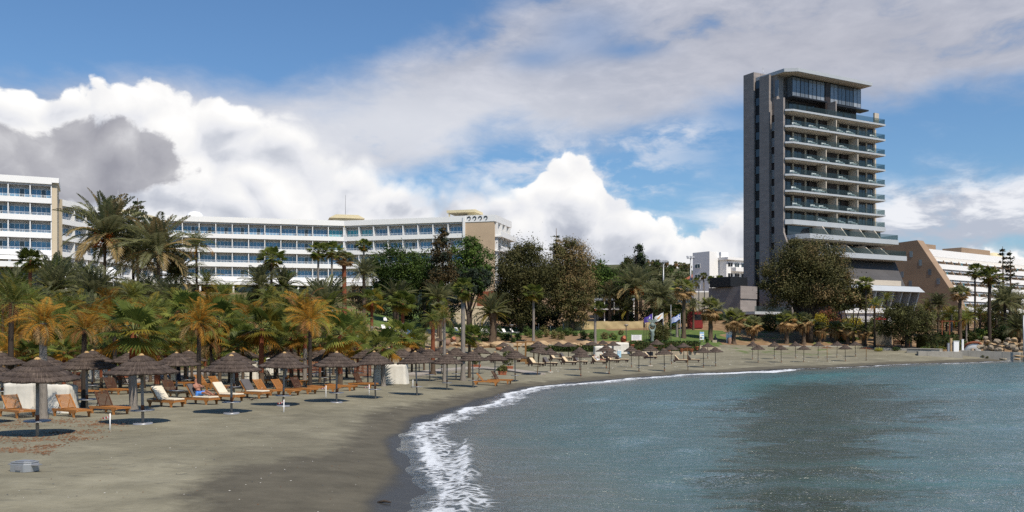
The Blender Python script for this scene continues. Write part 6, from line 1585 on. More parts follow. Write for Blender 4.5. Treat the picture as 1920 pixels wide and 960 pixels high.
# ---------------------------------------------------------------- loungers
def lounger_proto(name, wood, back_up=52, cushion=None, cushion_back=None, slats=True, wicker=False):
    """local x runs from the backrest end to the foot end, 2 m long"""
    t = thing(name, 'x', 'sun lounger')
    w = .34
    mb = MB(); mm = M[wood]
    for s_ in (-1, 1):
        mb.bar((-.98, s_ * w, .28), (.98, s_ * w, .28), .05, .10, mm)
    mb.bar((-.955, -w + .026, .28), (-.955, w - .026, .28), .05, .08, mm, (1, 0, 0)); mb.bar((.955, -w + .026, .28), (.955, w - .026, .28), .05, .08, mm, (1, 0, 0))
    mb.build('frame', t)
    mb = MB()
    for i in range(13): mb.box(-.24 + i * .093, -.24 + i * .093 + .06, -w + .03, w - .03, .315, .337, mm)
    mb.build('seat', t)
    for sx_ in (-.78, .74):
        for s_ in (-1, 1):
            mb = MB(); mb.prism([(sx_ - .13, .229), (sx_ + .13, .229), (sx_ + .06, .13), (sx_ + .045, -.03), (sx_ - .045, -.03), (sx_ - .06, .13)], 1, s_ * w - .03, s_ * w + .03, mm); mb.build('leg', t)
    a = radians(back_up); ux, uz = -cos(a), sin(a)
    mb = MB(); bl = .76; o = Vector((-.26, 0, .34))
    for s_ in (-1, 1): mb.bar(o + Vector((0, s_ * (w - .03), 0)), o + Vector((ux * bl, s_ * (w - .03), uz * bl)), .045, .045, mm)
    for i in range(12):
        c0 = o + Vector((ux, 0, uz)) * (.04 + i * .062)
        mb.bar(c0 + Vector((0, -w + .053, 0)), c0 + Vector((0, w - .053, 0)), .036, .022, mm, (-uz, 0, ux) if False else (uz, 0, -ux))
    p_ = o + Vector((ux, 0, uz)) * (bl * .6)
    for s_ in (-1, 1): mb.bar(p_ + Vector((0, s_ * .2, 0)), (p_.x - .16, s_ * .2, .30), .03, .03, mm)
    mb.build('backrest', t)
    if cushion:
        mb = MB(); P = []
        mb.box(-.27, .95, -w + .02, w - .02, .340, .43, M[cushion]); me = mb.mesh('cushion'); c_ = link('cushion', me, t)
        c_.modifiers.new('b', 'BEVEL').width = .03
        mb = MB()
        nx_, nz_ = Vector((ux, 0, uz)), Vector((uz, 0, -ux))
        q = o + nz_ * .03
        pts = []
        for d_, e in ((0.03, 0), (.80, 0), (.80, .10), (.03, .10)):
            pts.append(q + nx_ * d_ + nz_ * e)
        mb.add([(p.x, -w + .02, p.z) for p in pts] + [(p.x, w - .02, p.z) for p in pts], [(3, 2, 1, 0), (4, 5, 6, 7), (0, 1, 5, 4), (1, 2, 6, 5), (2, 3, 7, 6), (3, 0, 4, 7)], M[cushion_back or cushion])
        c_ = link('back_cushion', mb.mesh('back_cushion'), t); c_.modifiers.new('b', 'BEVEL').width = .03
    if wicker:
        mb = MB(); mb.add([tuple(o + Vector((0, -w, 0))), tuple(o + Vector((0, w, 0))), tuple(o + Vector((ux * .76, w, uz * .76))), tuple(o + Vector((ux * .76, -w, uz * .76))), (-.74, -w, .34), (-.74, w, .34)], [(0, 4, 3), (1, 2, 5), (2, 3, 4, 5)], M['wicker']); mb.build('side_panel', t)
    return t
PROTO = dict(teak=lounger_proto('sun_lounger', 'teak', 50), dark=lounger_proto('sun_lounger', 'teak', 58), flat=lounger_proto('sun_lounger', 'teak', 3),
             cream=lounger_proto('sun_lounger', 'teak', 48, 'cushion'), greyb=lounger_proto('sun_lounger', 'teak', 52, 'cushion', 'cushion_grey'),
             beige=lounger_proto('sun_lounger', 'wicker', 48, 'cushion_tan', None, True, True), beigeg=lounger_proto('sun_lounger', 'wicker', 52, 'cushion_tan', 'cushion_grey', True, True))
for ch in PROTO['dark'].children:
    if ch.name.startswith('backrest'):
        for i, m_ in enumerate(ch.data.materials): ch.data.materials[i] = M['teak_shade']  # shade on these backrests is painted in as a darker teak
_used = set()
LOUN = {}
def lounger(kind, px, base, rz, label, group=None, Y=None, key=None):
    x, Y, z = ground(px, base) if Y is None else onground(px, Y)
    p = PROTO[kind]
    if kind not in _used:
        _used.add(kind); o = p; o.location = (x, Y, z); o.rotation_euler = (0, 0, radians(rz)); o['label'] = label
        if group: o['group'] = group
    else: o = clone(p, (x, Y, z), radians(rz), label, group)
    if key: LOUN[key] = o
    return o
TG, BG = 'teak loungers under the large umbrellas', 'beige cushioned wicker loungers'
L = lounger
L('teak', 32, 782, -38, 'slatted teak lounger at the left photo edge before the covered stack', TG)
L('teak', 135, 781, -36, 'slatted teak lounger right of the nearest umbrella pole', TG)
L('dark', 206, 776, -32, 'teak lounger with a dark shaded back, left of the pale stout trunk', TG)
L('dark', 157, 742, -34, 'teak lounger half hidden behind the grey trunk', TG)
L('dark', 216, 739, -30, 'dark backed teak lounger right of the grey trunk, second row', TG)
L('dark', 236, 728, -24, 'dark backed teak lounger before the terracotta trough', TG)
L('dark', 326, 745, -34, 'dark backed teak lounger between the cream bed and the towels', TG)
L('teak', 337, 725, -24, 'teak lounger behind the hanging towels', TG)
L('cream', 312, 763, -30, 'teak lounger with a cream cushion in front of the small red husk', TG)
L('greyb', 377, 758, -30, 'teak lounger with the sitting man on it', TG, key='man')
L('cream', 425, 752, -28, 'teak lounger with a cream cushion right of the sitting man', TG)
L('greyb', 475, 746, -28, 'teak lounger with a grey back and cream seat, empty', TG)
L('teak', 498, 741, -30, 'teak lounger behind the grey backed one, in the sun', TG)
L('teak', 533, 741, -28, 'bright teak lounger at the steel footed umbrella', TG)
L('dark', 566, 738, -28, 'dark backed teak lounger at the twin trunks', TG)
L('teak', 413, 733, -26, 'teak lounger standing before the far pale walkway', TG)
L('teak', 386, 729, -26, 'teak lounger behind the dark trunk of the golden palm', TG)
L('flat', 608, 735, -14, 'teak lounger laid flat, left of the orange husk', TG)
L('flat', 640, 732, -14, 'teak lounger laid flat, right of the orange husk', TG)
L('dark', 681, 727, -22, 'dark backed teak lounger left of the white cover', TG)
L('flat', 560, 713, -14, 'flat teak lounger far behind the pale trunk', TG)
L('flat', 552, 722, -14, 'flat teak lounger between the file of umbrellas and the twin trunks', TG)
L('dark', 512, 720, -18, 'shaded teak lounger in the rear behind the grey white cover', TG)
L('teak', 912, 722, -6, 'single teak lounger seen side-on near the foam', TG)
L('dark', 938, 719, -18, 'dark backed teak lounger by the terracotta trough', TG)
L('beige', 1005, 687, -34, 'beige lounger at the left end, before the timber frames', BG)
L('beigeg', 1030, 686, -34, 'beige lounger with a grey back behind the concrete footed pole', BG)
L('beige', 1042, 677, -30, 'beige lounger in the rear, right of the timber frames', BG)
L('beigeg', 1060, 675, -30, 'grey backed beige lounger in the rear of the overlapping umbrellas', BG)
L('beige', 1066, 684, -30, 'beige lounger left of the overlapping umbrella poles', BG)
L('beigeg', 1087, 683, -28, 'grey backed beige lounger behind the overlapping umbrella poles', BG)
L('beige', 1122, 683, -24, 'beige lounger under the reclining woman in the white shirt', BG, key='woman')
L('beige', 1136, 678, -24, 'beige lounger under the man in dark trousers', BG, key='man2')
L('beige', 1148, 680, -24, 'beige lounger right of the couple', BG)
L('beigeg', 1165, 679, -24, 'grey backed beige lounger below the bin', BG)
L('beige', 1219, 673, -20, 'beige lounger alone before the dry stone wall', BG)
L('beige', 1276, 680, -14, 'left beige lounger of the last pair', BG)
L('beigeg', 1299, 679, -12, 'right beige lounger of the last pair with an upright back', BG)
L('beige', 934, 681, -20, 'beige lounger glimpsed behind the last front umbrellas', BG)
L('beige', 962, 679, -20, 'beige lounger beside the green cover at the boardwalk', BG)

# white beds on the upper lawn
def bed_proto():
    t = thing('sunbed', 'x', 'sunbed'); w = .33
    mb = MB()
    for s_ in (-1, 1): mb.bar((-.9, s_ * w, .34), (.95, s_ * w, .34), .04, .05, M['white'])
    mb.build('frame', t)
    mb = MB(); mb.box(-.2, .93, -w + .03, w - .03, .345, .375, M['white_sling']); mb.build('seat', t)
    mb = MB(); mb.bar((-.22, 0, .37), (-.78, 0, 1.03), w * 2 - .05, .04, M['white_sling'], (0, 1, 0)); 
    mb = MB(); mb.add([(-.22, -w, .36), (-.22, w, .36), (-.80, w, 1.02), (-.80, -w, 1.02), (-.24, -w, .33), (-.24, w, .33), (-.83, w, 1.0), (-.83, -w, 1.0)], [(0, 1, 2, 3), (7, 6, 5, 4), (0, 4, 5, 1), (1, 5, 6, 2), (2, 6, 7, 3), (3, 7, 4, 0)], M['white_sling']); mb.build('backrest', t)
    for sx_ in (-.7, .8):
        for s_ in (-1, 1):
            mb = MB(); mb.tube([(sx_, s_ * w, .32), (sx_, s_ * w, -.05)], .025, M['white'], 6); mb.build('leg', t)
    return t
BED = bed_proto(); first = True
for px, py, Y, rz, lab in ((721, 613, 158.5, -60, 'leftmost white bed on the lawn before the dark hedge'), (735, 614, 158, -60, 'second white bed on the left lawn'), (745, 613, 158, -60, 'white bed touching the split trunk on its left'), (762, 614, 158, -60, 'white bed right of the split trunk'), (774, 613, 158, -60, 'white bed behind the clay dome'), (787, 613, 159, -60, 'white bed left of the stone stair top'), (803, 613, 160, -60, 'white bed behind the golden feather palm'),
                       (859, 621, 179, -50, 'white bed left of the tall slender trunk'), (870, 620, 180, -50, 'white bed behind the tall slender trunk'), (884, 622, 178, -50, 'first white bed right of the tall slender trunk'), (899, 622, 178, -50, 'large looking white bed in the middle of the row'), (907, 619, 182, -50, 'white bed tucked behind the middle ones'), (915, 621, 180, -50, 'white bed touching the pineapple trunk on its left'), (938, 619, 181, -50, 'first white bed right of the pineapple trunk'), (948, 619, 181, -50, 'second white bed right of the pineapple trunk'), (964, 619, 181, -30, 'last white bed, at the garden lamp'), (724, 579, 172, -60, 'white bed alone on the upper left lawn')):
    x, Y, z = onground(px, Y)
    if first: BED.location = (x, Y, z); BED.rotation_euler = (0, 0, radians(rz)); BED['label'] = lab; BED['group'] = 'white beds on the lawn'; first = False
    else: clone(BED, (x, Y, z), radians(rz), lab, 'white beds on the lawn')

# ---------------------------------------------------------------- covered stacks
def cover(px, base, w, h, label, seed, Y=None, d=1.6, mat='tarp', slump=.35):
    """a sheet thrown over stacked furniture: lumpy top, hanging folds"""
    x, Y, z = ground(px, base) if Y is None else onground(px, Y)
    W, Hh = w * Y / F, h * Y / F; r = random.Random(seed); rs_ = np.random.RandomState(seed)
    na, nr = 64, 14; mb = MB(); vs_, fs = [], []
    bumps = [(r.uniform(0, 6.28), r.uniform(.2, .7), r.uniform(.10, .34)) for _ in range(6)]
    for j in range(nr + 1):
        t = j / nr
        for k in range(na):
            a = 2 * pi * k / na
            sq = 1 / max(abs(cos(a)), abs(sin(a))) ** .75
            if t < .5:
                rad = t / .5 * .92; zz = Hh * (1 - slump * .18 * rad ** 2)
                for (ba, br, bh) in bumps: zz -= Hh * bh * slump * exp(-((rad * cos(a) - br * cos(ba)) ** 2 + (rad * sin(a) - br * sin(ba)) ** 2) / .10)
            else:
                u = (t - .5) / .5
                z1 = Hh * (1 - slump * .18)
                for (ba, br, bh) in bumps: z1 -= Hh * bh * slump * exp(-((.92 * cos(a) - br * cos(ba)) ** 2 + (.92 * sin(a) - br * sin(ba)) ** 2) / .10)
                rad = .92 + .08 * u ** .6 + .030 * u * sin(a * 17 + seed) + .022 * u * sin(a * 29 + 2 * seed) - slump * .22 * u * (1 - u)
                zz = z1 * (1 - u) - .05 * u
            vs_.append((rad * sq * cos(a) * W / 2 + r.gauss(0, .012), rad * sq * sin(a) * d / 2, max(zz, -.05) + r.gauss(0, .010)))
    for j in range(nr):
        for k in range(na): fs.append((j * na + k, j * na + (k + 1) % na, (j + 1) * na + (k + 1) % na, (j + 1) * na + k))
    mb.add(vs_, fs, M[mat], True)
    o = mb.build('furniture_cover', None, (x, Y, z)); return tag(o, label, 'cover')
cover(44, 771, 62, 60, 'crumpled white cover over stacked furniture behind the nearest umbrella, left half', 1, slump=.55, d=1.1)
cover(110, 773, 64, 58, 'sagging white cover over stacked furniture, right of the shaggy grey trunk', 8, slump=.85, d=1.1)
cover(733, 719, 66, 38, 'square white cover over stacked furniture right of the small fan palm', 3, slump=.12, d=1.8)
cover(463, 712, 48, 36, 'grey white cover over stacked furniture behind the three stacked umbrellas', 4, slump=.15)
cover(512, 701, 22, 30, 'small grey cover between the red trunk and the file of umbrellas', 5, mat='tarp', slump=.1)
cover(187, 710, 28, 24, 'white cover far behind the second row umbrella', 6, slump=.2)
cover(1130, 670, 36, 22, 'white tent cover leaning behind the couple', 7, slump=.4, d=2.2)
cover(1163, 663, 34, 22, 'white tent cover right of the pale blue bin', 9, slump=.5, d=2.4)
cover(1218, 671, 12, 12, 'dark cover bundle behind the single terrace lounger', 10, mat='cushion_grey')
cover(961, 674, 12, 16, 'green covered crate beside the last grey pole umbrella', 11, mat='hedge', slump=.2)

# ---------------------------------------------------------------- people
def hand(J, E, wrist, base, d, up, s):
    """four unequal bent fingers and a thumb rooted in the palm"""
    d, up = Vector(d).normalized(), Vector(up).normalized(); side = d.cross(up).normalized(); b = Vector(base)
    J[wrist + 'p'] = (b + d * .05 * s, .026 * s); E.append((wrist, wrist + 'p'))
    for i, (o, l) in enumerate(((-.028, .070), (-.009, .082), (.010, .076), (.028, .058))):
        p1 = b + d * (.09) * s + side * o * s; p2 = p1 + d * l * .55 * s - up * .012 * s; p3 = p2 + d * l * .35 * s - up * .035 * s
        ks = [wrist + 'f%d%d' % (i, q) for q in range(3)]
        for k, p in zip(ks, (p1, p2, p3)): J[k] = (p, .0095 * s)
        E += [(wrist + 'p', ks[0]), (ks[0], ks[1]), (ks[1], ks[2])]
    t1 = b + d * .04 * s + side * .045 * s; t2 = t1 + d * .045 * s + side * .01 * s - up * .01 * s
    J[wrist + 't0'] = (t1, .011 * s); J[wrist + 't1'] = (t2, .010 * s); E += [(wrist + 'p', wrist + 't0'), (wrist + 't0', wrist + 't1')]
def reclining(root_name, label, lou, up_deg, knees, skin_m, top, bottom, hair_m='hair', hat=False):
    """a figure lying back on a lounger: local frame of the lounger, x towards the feet"""
    t = thing(root_name, label, 'person', tuple(lou.location), lou.rotation_euler.z)
    a = radians(up_deg); ux, uz = -cos(a), sin(a); s0 = Vector((-.14, 0, .56))
    along = lambda d, n=0.0, y=0.0: Vector((s0.x + ux * d + uz * n, y, s0.z + uz * d - ux * n))
    J, E = {}, []
    def add(k, p, r, par=None):
        J[k] = (Vector(p), r)
        if par: E.append((par, k))
    add('pelvis', s0, .13); add('belly', along(.16, .02), .125, 'pelvis'); add('chest', along(.36, .03), .145, 'belly'); add('neck', along(.54, .05), .058, 'chest'); add('chin', along(.62, .09), .070, 'neck'); add('head', along(.72, .10), .100, 'chin'); add('crown', along(.80, .10), .070, 'head'); add('nose', along(.69, .21), .020, 'head')
    for s_, n_ in ((-1, 'l'), (1, 'r')):
        add(n_ + 'sh', along(.47, .03, s_ * .18), .062, 'chest'); add(n_ + 'el', along(.22, .16, s_ * .27), .044, n_ + 'sh'); add(n_ + 'wr', along(.16, .36, s_ * .10), .030, n_ + 'el')
        hand(J, E, n_ + 'wr', J[n_ + 'wr'][0], (.5, -s_ * .6, .3), (0, 0, 1), 1.0)
        kz = .62 + (knees if s_ > 0 else knees * .45)
        add(n_ + 'hip', s0 + Vector((.08, s_ * .09, -.02)), .095, 'pelvis'); add(n_ + 'kn', (.34, s_ * .11, kz - .06), .064, n_ + 'hip'); add(n_ + 'an', (.76, s_ * .10, .50), .042, n_ + 'kn'); add(n_ + 'he', (.80, s_ * .10, .475), .036, n_ + 'an'); add(n_ + 'to', (.86, s_ * .12, .62), .028, n_ + 'he')
    skin('body', J, E, M[skin_m], t)
    def over(name, names, edges, grow, m_):
        skin(name, {k: (J[k][0], J[k][1] + grow) for k in names}, edges, M[m_], t)
    if top: over('shirt', ['belly', 'pelvis', 'chest', 'lsh', 'lel', 'rsh', 'rel'], [('pelvis', 'belly'), ('belly', 'chest'), ('chest', 'lsh'), ('lsh', 'lel'), ('chest', 'rsh'), ('rsh', 'rel')], .022, top)
    K = dict(J)
    for n_ in 'lr':
        J[n_ + 'mid'] = (J[n_ + 'hip'][0].lerp(J[n_ + 'kn'][0], .75), .075)
    if bottom == 'navy_cloth': over('trousers', ['pelvis', 'lhip', 'lkn', 'lan', 'rhip', 'rkn', 'ran'], [('pelvis', 'lhip'), ('lhip', 'lkn'), ('lkn', 'lan'), ('pelvis', 'rhip'), ('rhip', 'rkn'), ('rkn', 'ran')], .018, bottom)
    else: over('shorts', ['pelvis', 'lhip', 'lmid', 'rhip', 'rmid'], [('pelvis', 'lhip'), ('lhip', 'lmid'), ('pelvis', 'rhip'), ('rhip', 'rmid')], .022, bottom)
    hc = J['head'][0] + Vector((ux, 0, uz)) * .035 - Vector((uz, 0, -ux)) * .025
    mb = MB(); r = random.Random(2)
    mb.lathe([(0, .10), (.06, .09), (.098, .045), (.108, 0), (.09, -.05), (.05, -.09)], M[hair_m], 14)
    R_ = Matrix.Rotation(-(pi / 2 - a) , 4, 'Y')
    mb.v = [tuple(R_ @ Vector(q) + hc) for q in mb.v]; mb.build('hair', t)
    return t
reclining('person', 'bare chested man in blue shorts reclining and looking at something in his hands', LOUN['man'], 58, .10, 'skin', None, 'blue_cloth')
reclining('person', 'person in a white shirt lying back on the front lounger of the couple', LOUN['woman'], 42, .06, 'skin', 'white_cloth', 'white_cloth')
reclining('person', 'person in a white top and dark trousers sitting on the rear lounger', LOUN['man2'], 62, .12, 'skin', 'white_cloth', 'navy_cloth')
# a dark clothed person sitting on a low block beside the notice case
x, Y, z = ground(1340, 642)
t = thing('person', 'person in dark clothes sitting on a low block beside the white notice case', 'person', (x, Y, z), .3)
J, E = {}, []
def addj(k, p, r, par=None):
    J[k] = (Vector(p), r)
    if par: E.append((par, k))
addj('pelvis', (0, 0, .58), .15); addj('belly', (.03, 0, .78), .14, 'pelvis'); addj('chest', (.08, 0, 1.0), .16, 'belly'); addj('neck', (.13, 0, 1.2), .06, 'chest'); addj('head', (.18, 0, 1.34), .10, 'neck'); addj('top', (.17, 0, 1.42), .07, 'head'); addj('nose', (.285, 0, 1.32), .02, 'head')
for s_, n_ in ((-1, 'l'), (1, 'r')):
    addj(n_ + 's', (.08, s_ * .2, 1.1), .065, 'chest'); addj(n_ + 'e', (.18, s_ * .26, .84), .048, n_ + 's'); addj(n_ + 'w', (.40, s_ * .14, .76), .034, n_ + 'e'); hand(J, E, n_ + 'w', J[n_ + 'w'][0], (1, -s_ * .3, -.2), (0, 0, 1), 1.0)
    addj(n_ + 'h', (.10, s_ * .10, .56), .10, 'pelvis'); addj(n_ + 'k', (.50, s_ * .13, .54), .07, n_ + 'h'); addj(n_ + 'a', (.52, s_ * .13, .10), .045, n_ + 'k'); addj(n_ + 't', (.68, s_ * .14, .04), .035, n_ + 'a')
skin('body', J, E, M['navy_cloth'], t)
skin('head', {k: J[k] if k != 'head' else (J[k][0], .104) for k in ('neck', 'head', 'top', 'nose')}, [('neck', 'head'), ('head', 'top'), ('head', 'nose')], M['skin'], t)
mb = MB(); mb.lathe([(0, .10), (.07, .08), (.108, .03), (.112, -.03), (.08, -.07)], M['hair'], 12, (.155, 0, 1.385)); mb.build('hair', t)
mb = MB(); mb.box(-.5, .3, -.5, .5, -.1, .42, M['stone_pale']); tag(mb.build('stone_block', None, (x, Y, z)), 'low stone block under the person in dark clothes', 'block')
# ================================================================ small things on and behind the beach
# grey metal case on the sand, bottom left
x, Y, z = ground(47, 886); k = Y / F
t = thing('metal_case', 'grey metal case with side handles lying on the open sand', 'case', (x, Y, z), -.25)
mb = MB(); s_ = 41 * k / 2
mb.prism([(-s_, -s_ * .75), (s_ * .6, -s_ * .85), (s_, -s_ * .3), (s_, s_ * .7), (-s_ * .8, s_ * .8)], 2, -.02, .21, M['metal']); o = mb.build('body', t); o.modifiers.new('b', 'BEVEL').width = .02
mb = MB(); mb.prism([(-s_ * .98, -s_ * .72), (s_ * .58, -s_ * .82), (s_ * .97, -s_ * .28), (s_ * .97, s_ * .68), (-s_ * .78, s_ * .77)], 2, .213, .255, M['metal']); mb.prism([(-s_ * .7, -s_ * .5), (s_ * .45, -s_ * .58), (s_ * .7, -s_ * .2), (s_ * .7, s_ * .5), (-s_ * .55, s_ * .55)], 2, .257, .275, M['metal']); o = mb.build('lid', t); o.modifiers.new('b', 'BEVEL').width = .015
mb = MB(); mb.box(-.07, .07, -s_ * .92, -s_ * .80, .05, .15, M['tray']); mb.build('latch', t)
for sg in (-1, 1):
    mb = MB(); mb.box(min(sg * s_, sg * (s_ + .16)), max(sg * s_, sg * (s_ + .16)), -.10, .10, .16, .185, M['tray']); mb.build('handle', t)
# white stakes with red and white tape
for px, b, hh, tape, lab in ((206, 806, 30, True, 'white stake with a fluttering taped end left of the round steel foot'), (532, 774, 24, True, 'white stake with red white tape before the steel footed umbrella'), (611, 746, 23, True, 'white taped stake left of the fifth front umbrella'), (692, 741, 20, True, 'white taped stake left of the torn edged umbrella'), (774, 728, 16, False, 'plain white stake left of the front umbrella by the white cover'), (491, 736, 10, False, 'short white stake behind the grey backed lounger')):
    x, Y, z = ground(px, b); h_ = hh * Y / F
    t = thing('marker_stake', lab, 'stake', (x, Y, z), 0, 'white marker stakes on the sand')
    mb = MB(); mb.tube([(0, 0, -.2), (.01, 0, h_)], .022, M['white'], 6); mb.build('post', t)
    if tape:
        mb = MB()
        for q in range(5):
            u0, u1 = -.06 * q, -.06 * (q + 1); f_ = lambda u: h_ - .06 + .10 * sin(u * 9) * .3 + u * .25
            mb.add([(u0, .01 * q, f_(u0)), (u1, .01 * q + .01, f_(u1)), (u1, .012 * q + .03, f_(u1) - .07), (u0, .012 * q + .02, f_(u0) - .07)], [(0, 1, 2, 3)], M['tape' if q % 2 == 0 else 'white'])
        mb.build('tape', t)
# towels on the pole
x, Y, z = ground(331, 749.5)
for dx, m_, lab in ((-.16, 'cushion', 'pale towel hanging beside the umbrella pole'), (.14, 'navy_cloth', 'dark towel hanging beside the umbrella pole')):
    mb = MB(); n = 8
    vs_ = []
    for j in range(9):
        for i in range(n + 1):
            u = i / n - .5; zz = 2.0 - j * .115 - .1 * abs(u)
            vs_.append((dx + u * .26 * (1 - .4 * (1 - j / 8)), -.10 + .035 * sin(u * 14 + j * .2), zz))
    mb.add(vs_, [(j * (n + 1) + i, j * (n + 1) + i + 1, (j + 1) * (n + 1) + i + 1, (j + 1) * (n + 1) + i) for j in range(8) for i in range(n)], M[m_], True)
    tag(mb.build('towel', None, (x, Y, z)), lab, 'towel')
# slatted screens, timber frames, boardwalk
for px, b, w, h, lab in ((587, 700, 28, 30, 'horizontal slatted red wood screen behind the twin trunks'), (553, 699, 26, 18, 'low slatted red wood crate behind the pale trunk'), (680, 706, 30, 26, 'slatted wooden rack in the shade left of the white cover')):
    x, Y, z = ground(px, b); W, Hh = w * Y / F, h * Y / F
    t = thing('slatted_screen', lab, 'screen', (x, Y, z))
    mb = MB()
    n = 9
    for i in range(n): mb.box(-W / 2, W / 2, -.02, .02, .05 + i * (Hh - .1) / n, .05 + (i + .55) * (Hh - .1) / n, M['redwood'])
    mb.build('slats', t)
    for sg in (-1, 1):
        mb = MB(); mb.box(sg * W / 2 - .04, sg * W / 2 + .04, .022, .10, -.1, Hh, M['redwood']); mb.build('post', t)
for px0, px1, Y, py, lab in ((970, 985, 118, 643, 'brown timber frame left of the beige loungers'), (986, 1001, 112, 642, 'second brown timber frame touching the first')):
    a, b = onground(px0, Y), onground(px1, Y); hh = zpx(py, Y) - a[2]; W = b[0] - a[0]
    t = thing('timber_frame', lab, 'frame', a)
    for q in (0, W):
        mb = MB(); mb.box(q - .07, q + .07, -.07, .07, -.2, hh, M['timber']); mb.build('post', t)
    mb = MB(); mb.box(-.1, W + .1, -.06, .06, hh + .002, hh + .14, M['timber']); mb.build('beam', t)
    mb = MB(); mb.box(.08, W - .08, -.03, .03, .05, .9, M['timber']); mb.build('panel', t)
def walkway(pts, w, label):
    P = [ground(*p) for p in pts]; a = P[0]
    t = thing('boardwalk', label, 'boardwalk', a); mb = MB()
    for p, q in zip(P[:-1], P[1:]):
        p, q = Vector(p) - Vector(a), Vector(q) - Vector(a); L_ = (q - p).length; n = max(2, int(L_ / .35)); d = (q - p) / n; s_ = Vector((-d.y, d.x, 0)).normalized() * w / 2
        for i in range(n):
            c0 = p + d * (i + .04); c1 = p + d * (i + .96); up = Vector((0, 0, .16))
            mb.add([c0 - s_ + up, c1 - s_ + up, c1 + s_ + up, c0 + s_ + up, c0 - s_, c1 - s_, c1 + s_, c0 + s_], [(0, 1, 2, 3), (4, 0, 3, 7), (1, 5, 6, 2), (0, 4, 5, 1), (3, 2, 6, 7)], M['plank'])
    mb.build('planks', t)
walkway([(765, 706), (820, 697), (900, 690)], 2.2, 'weathered plank boardwalk behind the front umbrellas')
walkway([(905, 692), (960, 696), (1008, 703)], 1.6, 'weathered plank boardwalk ending at the leaning pole')
walkway([(230, 720), (330, 706), (430, 698)], 2.2, 'pale plank boardwalk behind the left umbrellas')
walkway([(560, 706), (640, 700), (720, 695)], 2.0, 'pale plank boardwalk behind the orange husk')
# terracotta troughs with plants, bowls and jars
def trough(px, base, w, plant, label, round_=False):
    x, Y, z = ground(px, base); W = w * Y / F
    t = thing('planter', label, 'planter', (x, Y, z)); mb = MB()
    if round_: mb.lathe([(W * .30, 0), (W * .48, W * .25), (W * .5, W * .42), (W * .46, W * .44), (W * .44, W * .40), (0, W * .38)], M['terracotta'], 20)
    else:
        h_ = W * .33; mb.add([(-W * .45, -W * .2, 0), (W * .45, -W * .2, 0), (W * .45, W * .2, 0), (-W * .45, W * .2, 0), (-W * .5, -W * .24, h_), (W * .5, -W * .24, h_), (W * .5, W * .24, h_), (-W * .5, W * .24, h_)], [(0, 3, 2, 1), (4, 5, 6, 7), (0, 1, 5, 4), (1, 2, 6, 5), (2, 3, 7, 6), (3, 0, 4, 7)], M['terracotta'])
        mb.box(-W * .53, W * .53, -W * .26, W * .26, h_ + .002, h_ + .09, M['terracotta'])
    mb.build('pot', t)
    if plant:
        h0 = W * .40
        leaf_cloud([((0, 0, h0 + plant * .5), (W * .55, W * .4, plant * .55))], 700, .13, ('shrub_olive', 'euc', 'shrub'), int(px), 26, .4, .3, 1.8).build('plant', t)
trough(893, 691, 17, 1.6, 'terracotta trough with a tall twiggy plant on the boardwalk')
trough(953, 694, 18, 1.5, 'terracotta trough with a bushy grey plant right of the side-on lounger')
trough(942, 703, 16, .5, 'terracotta trough with dry twigs above the dark backed lounger')
trough(935, 657, 12, 0, 'red clay bowl under a small umbrella', True)
trough(832, 684, 18, .3, 'round terracotta bowl behind the pale bare trunk', True)
trough(228, 708, 24, .6, 'terracotta trough below the far white cover')
trough(143, 705, 16, 1.6, 'terracotta pot with a leafy shrub left of the second row umbrella', True)
trough(315, 702, 24, .3, 'terracotta trough behind the towel hung umbrella')
for px, b, lab in ((1186, 652, 'terracotta flower pot on the terrace wall, left end'), (1229, 657, 'terracotta flower pot under the statue umbrella'), (1255, 659, 'terracotta flower pot in the middle of the terrace wall'), (1278, 660, 'terracotta flower pot behind the bare rusty pole'), (1297, 660, 'terracotta flower pot near the right end of the terrace wall'), (1307, 656, 'terracotta flower pot at the hedge end')):
    x, Y, z = onground(px, 149.5); z2 = zpx(b, 149.5) 
    t = thing('flower_pot', lab, 'flower pot', (x, 149.5, z2)); mb = MB(); mb.lathe([(.16, -.02), (.27, .42), (.31, .44), (.31, .54), (.24, .54), (.2, .45), (0, .44)], M['terracotta'], 14); mb.build('pot', t)
    leaf_cloud([((0, 0, .68), (.3, .3, .2))], 160, .12, ('shrub', 'shrub_light'), int(px), 10, .5, .3).build('plant', t)
def jar(px, base, w, label, lie=True, mat='clay'):
    x, Y, z = ground(px, base); R = w / 2 * Y / F
    t = thing('clay_jar', label, 'jar', (x, Y, z)); mb = MB()
    prof = [(0, -1.0), (.5, -.95), (.85, -.5), (1.0, 0), (.9, .5), (.62, .85), (.70, 1.0), (.60, 1.0), (.5, .82), (0, .6)]
    mb.lathe([(r_ * R, z_ * R) for r_, z_ in prof], M[mat], 20)
    R_ = Matrix.Rotation(.9 if lie else 0, 4, Vector((1, .4, 0)))
    mb.v = [tuple(R_ @ Vector(q) + Vector((0, 0, R * .92))) for q in mb.v]; mb.build('body', t)
    mb = MB(); mb.lathe([(0, .84 * R), (.60 * R, .86 * R)], M['terracotta'], 18); mb.v = [tuple(R_ @ Vector(q) + Vector((0, 0, R * .92))) for q in mb.v]; mb.build('mouth', t)
jar(850, 643, 12, 'big clay urn tilted on the rockery with its red mouth showing'); jar(1169, 642, 12, 'brick coloured jar lying at the lamp on the lawn', True, 'terracotta')
x, Y, z = onground(838, 150); z = zpx(607, 150)
jar(838, 648, 12, 'clay dome oven with a rounded top behind the drooping palms', False)
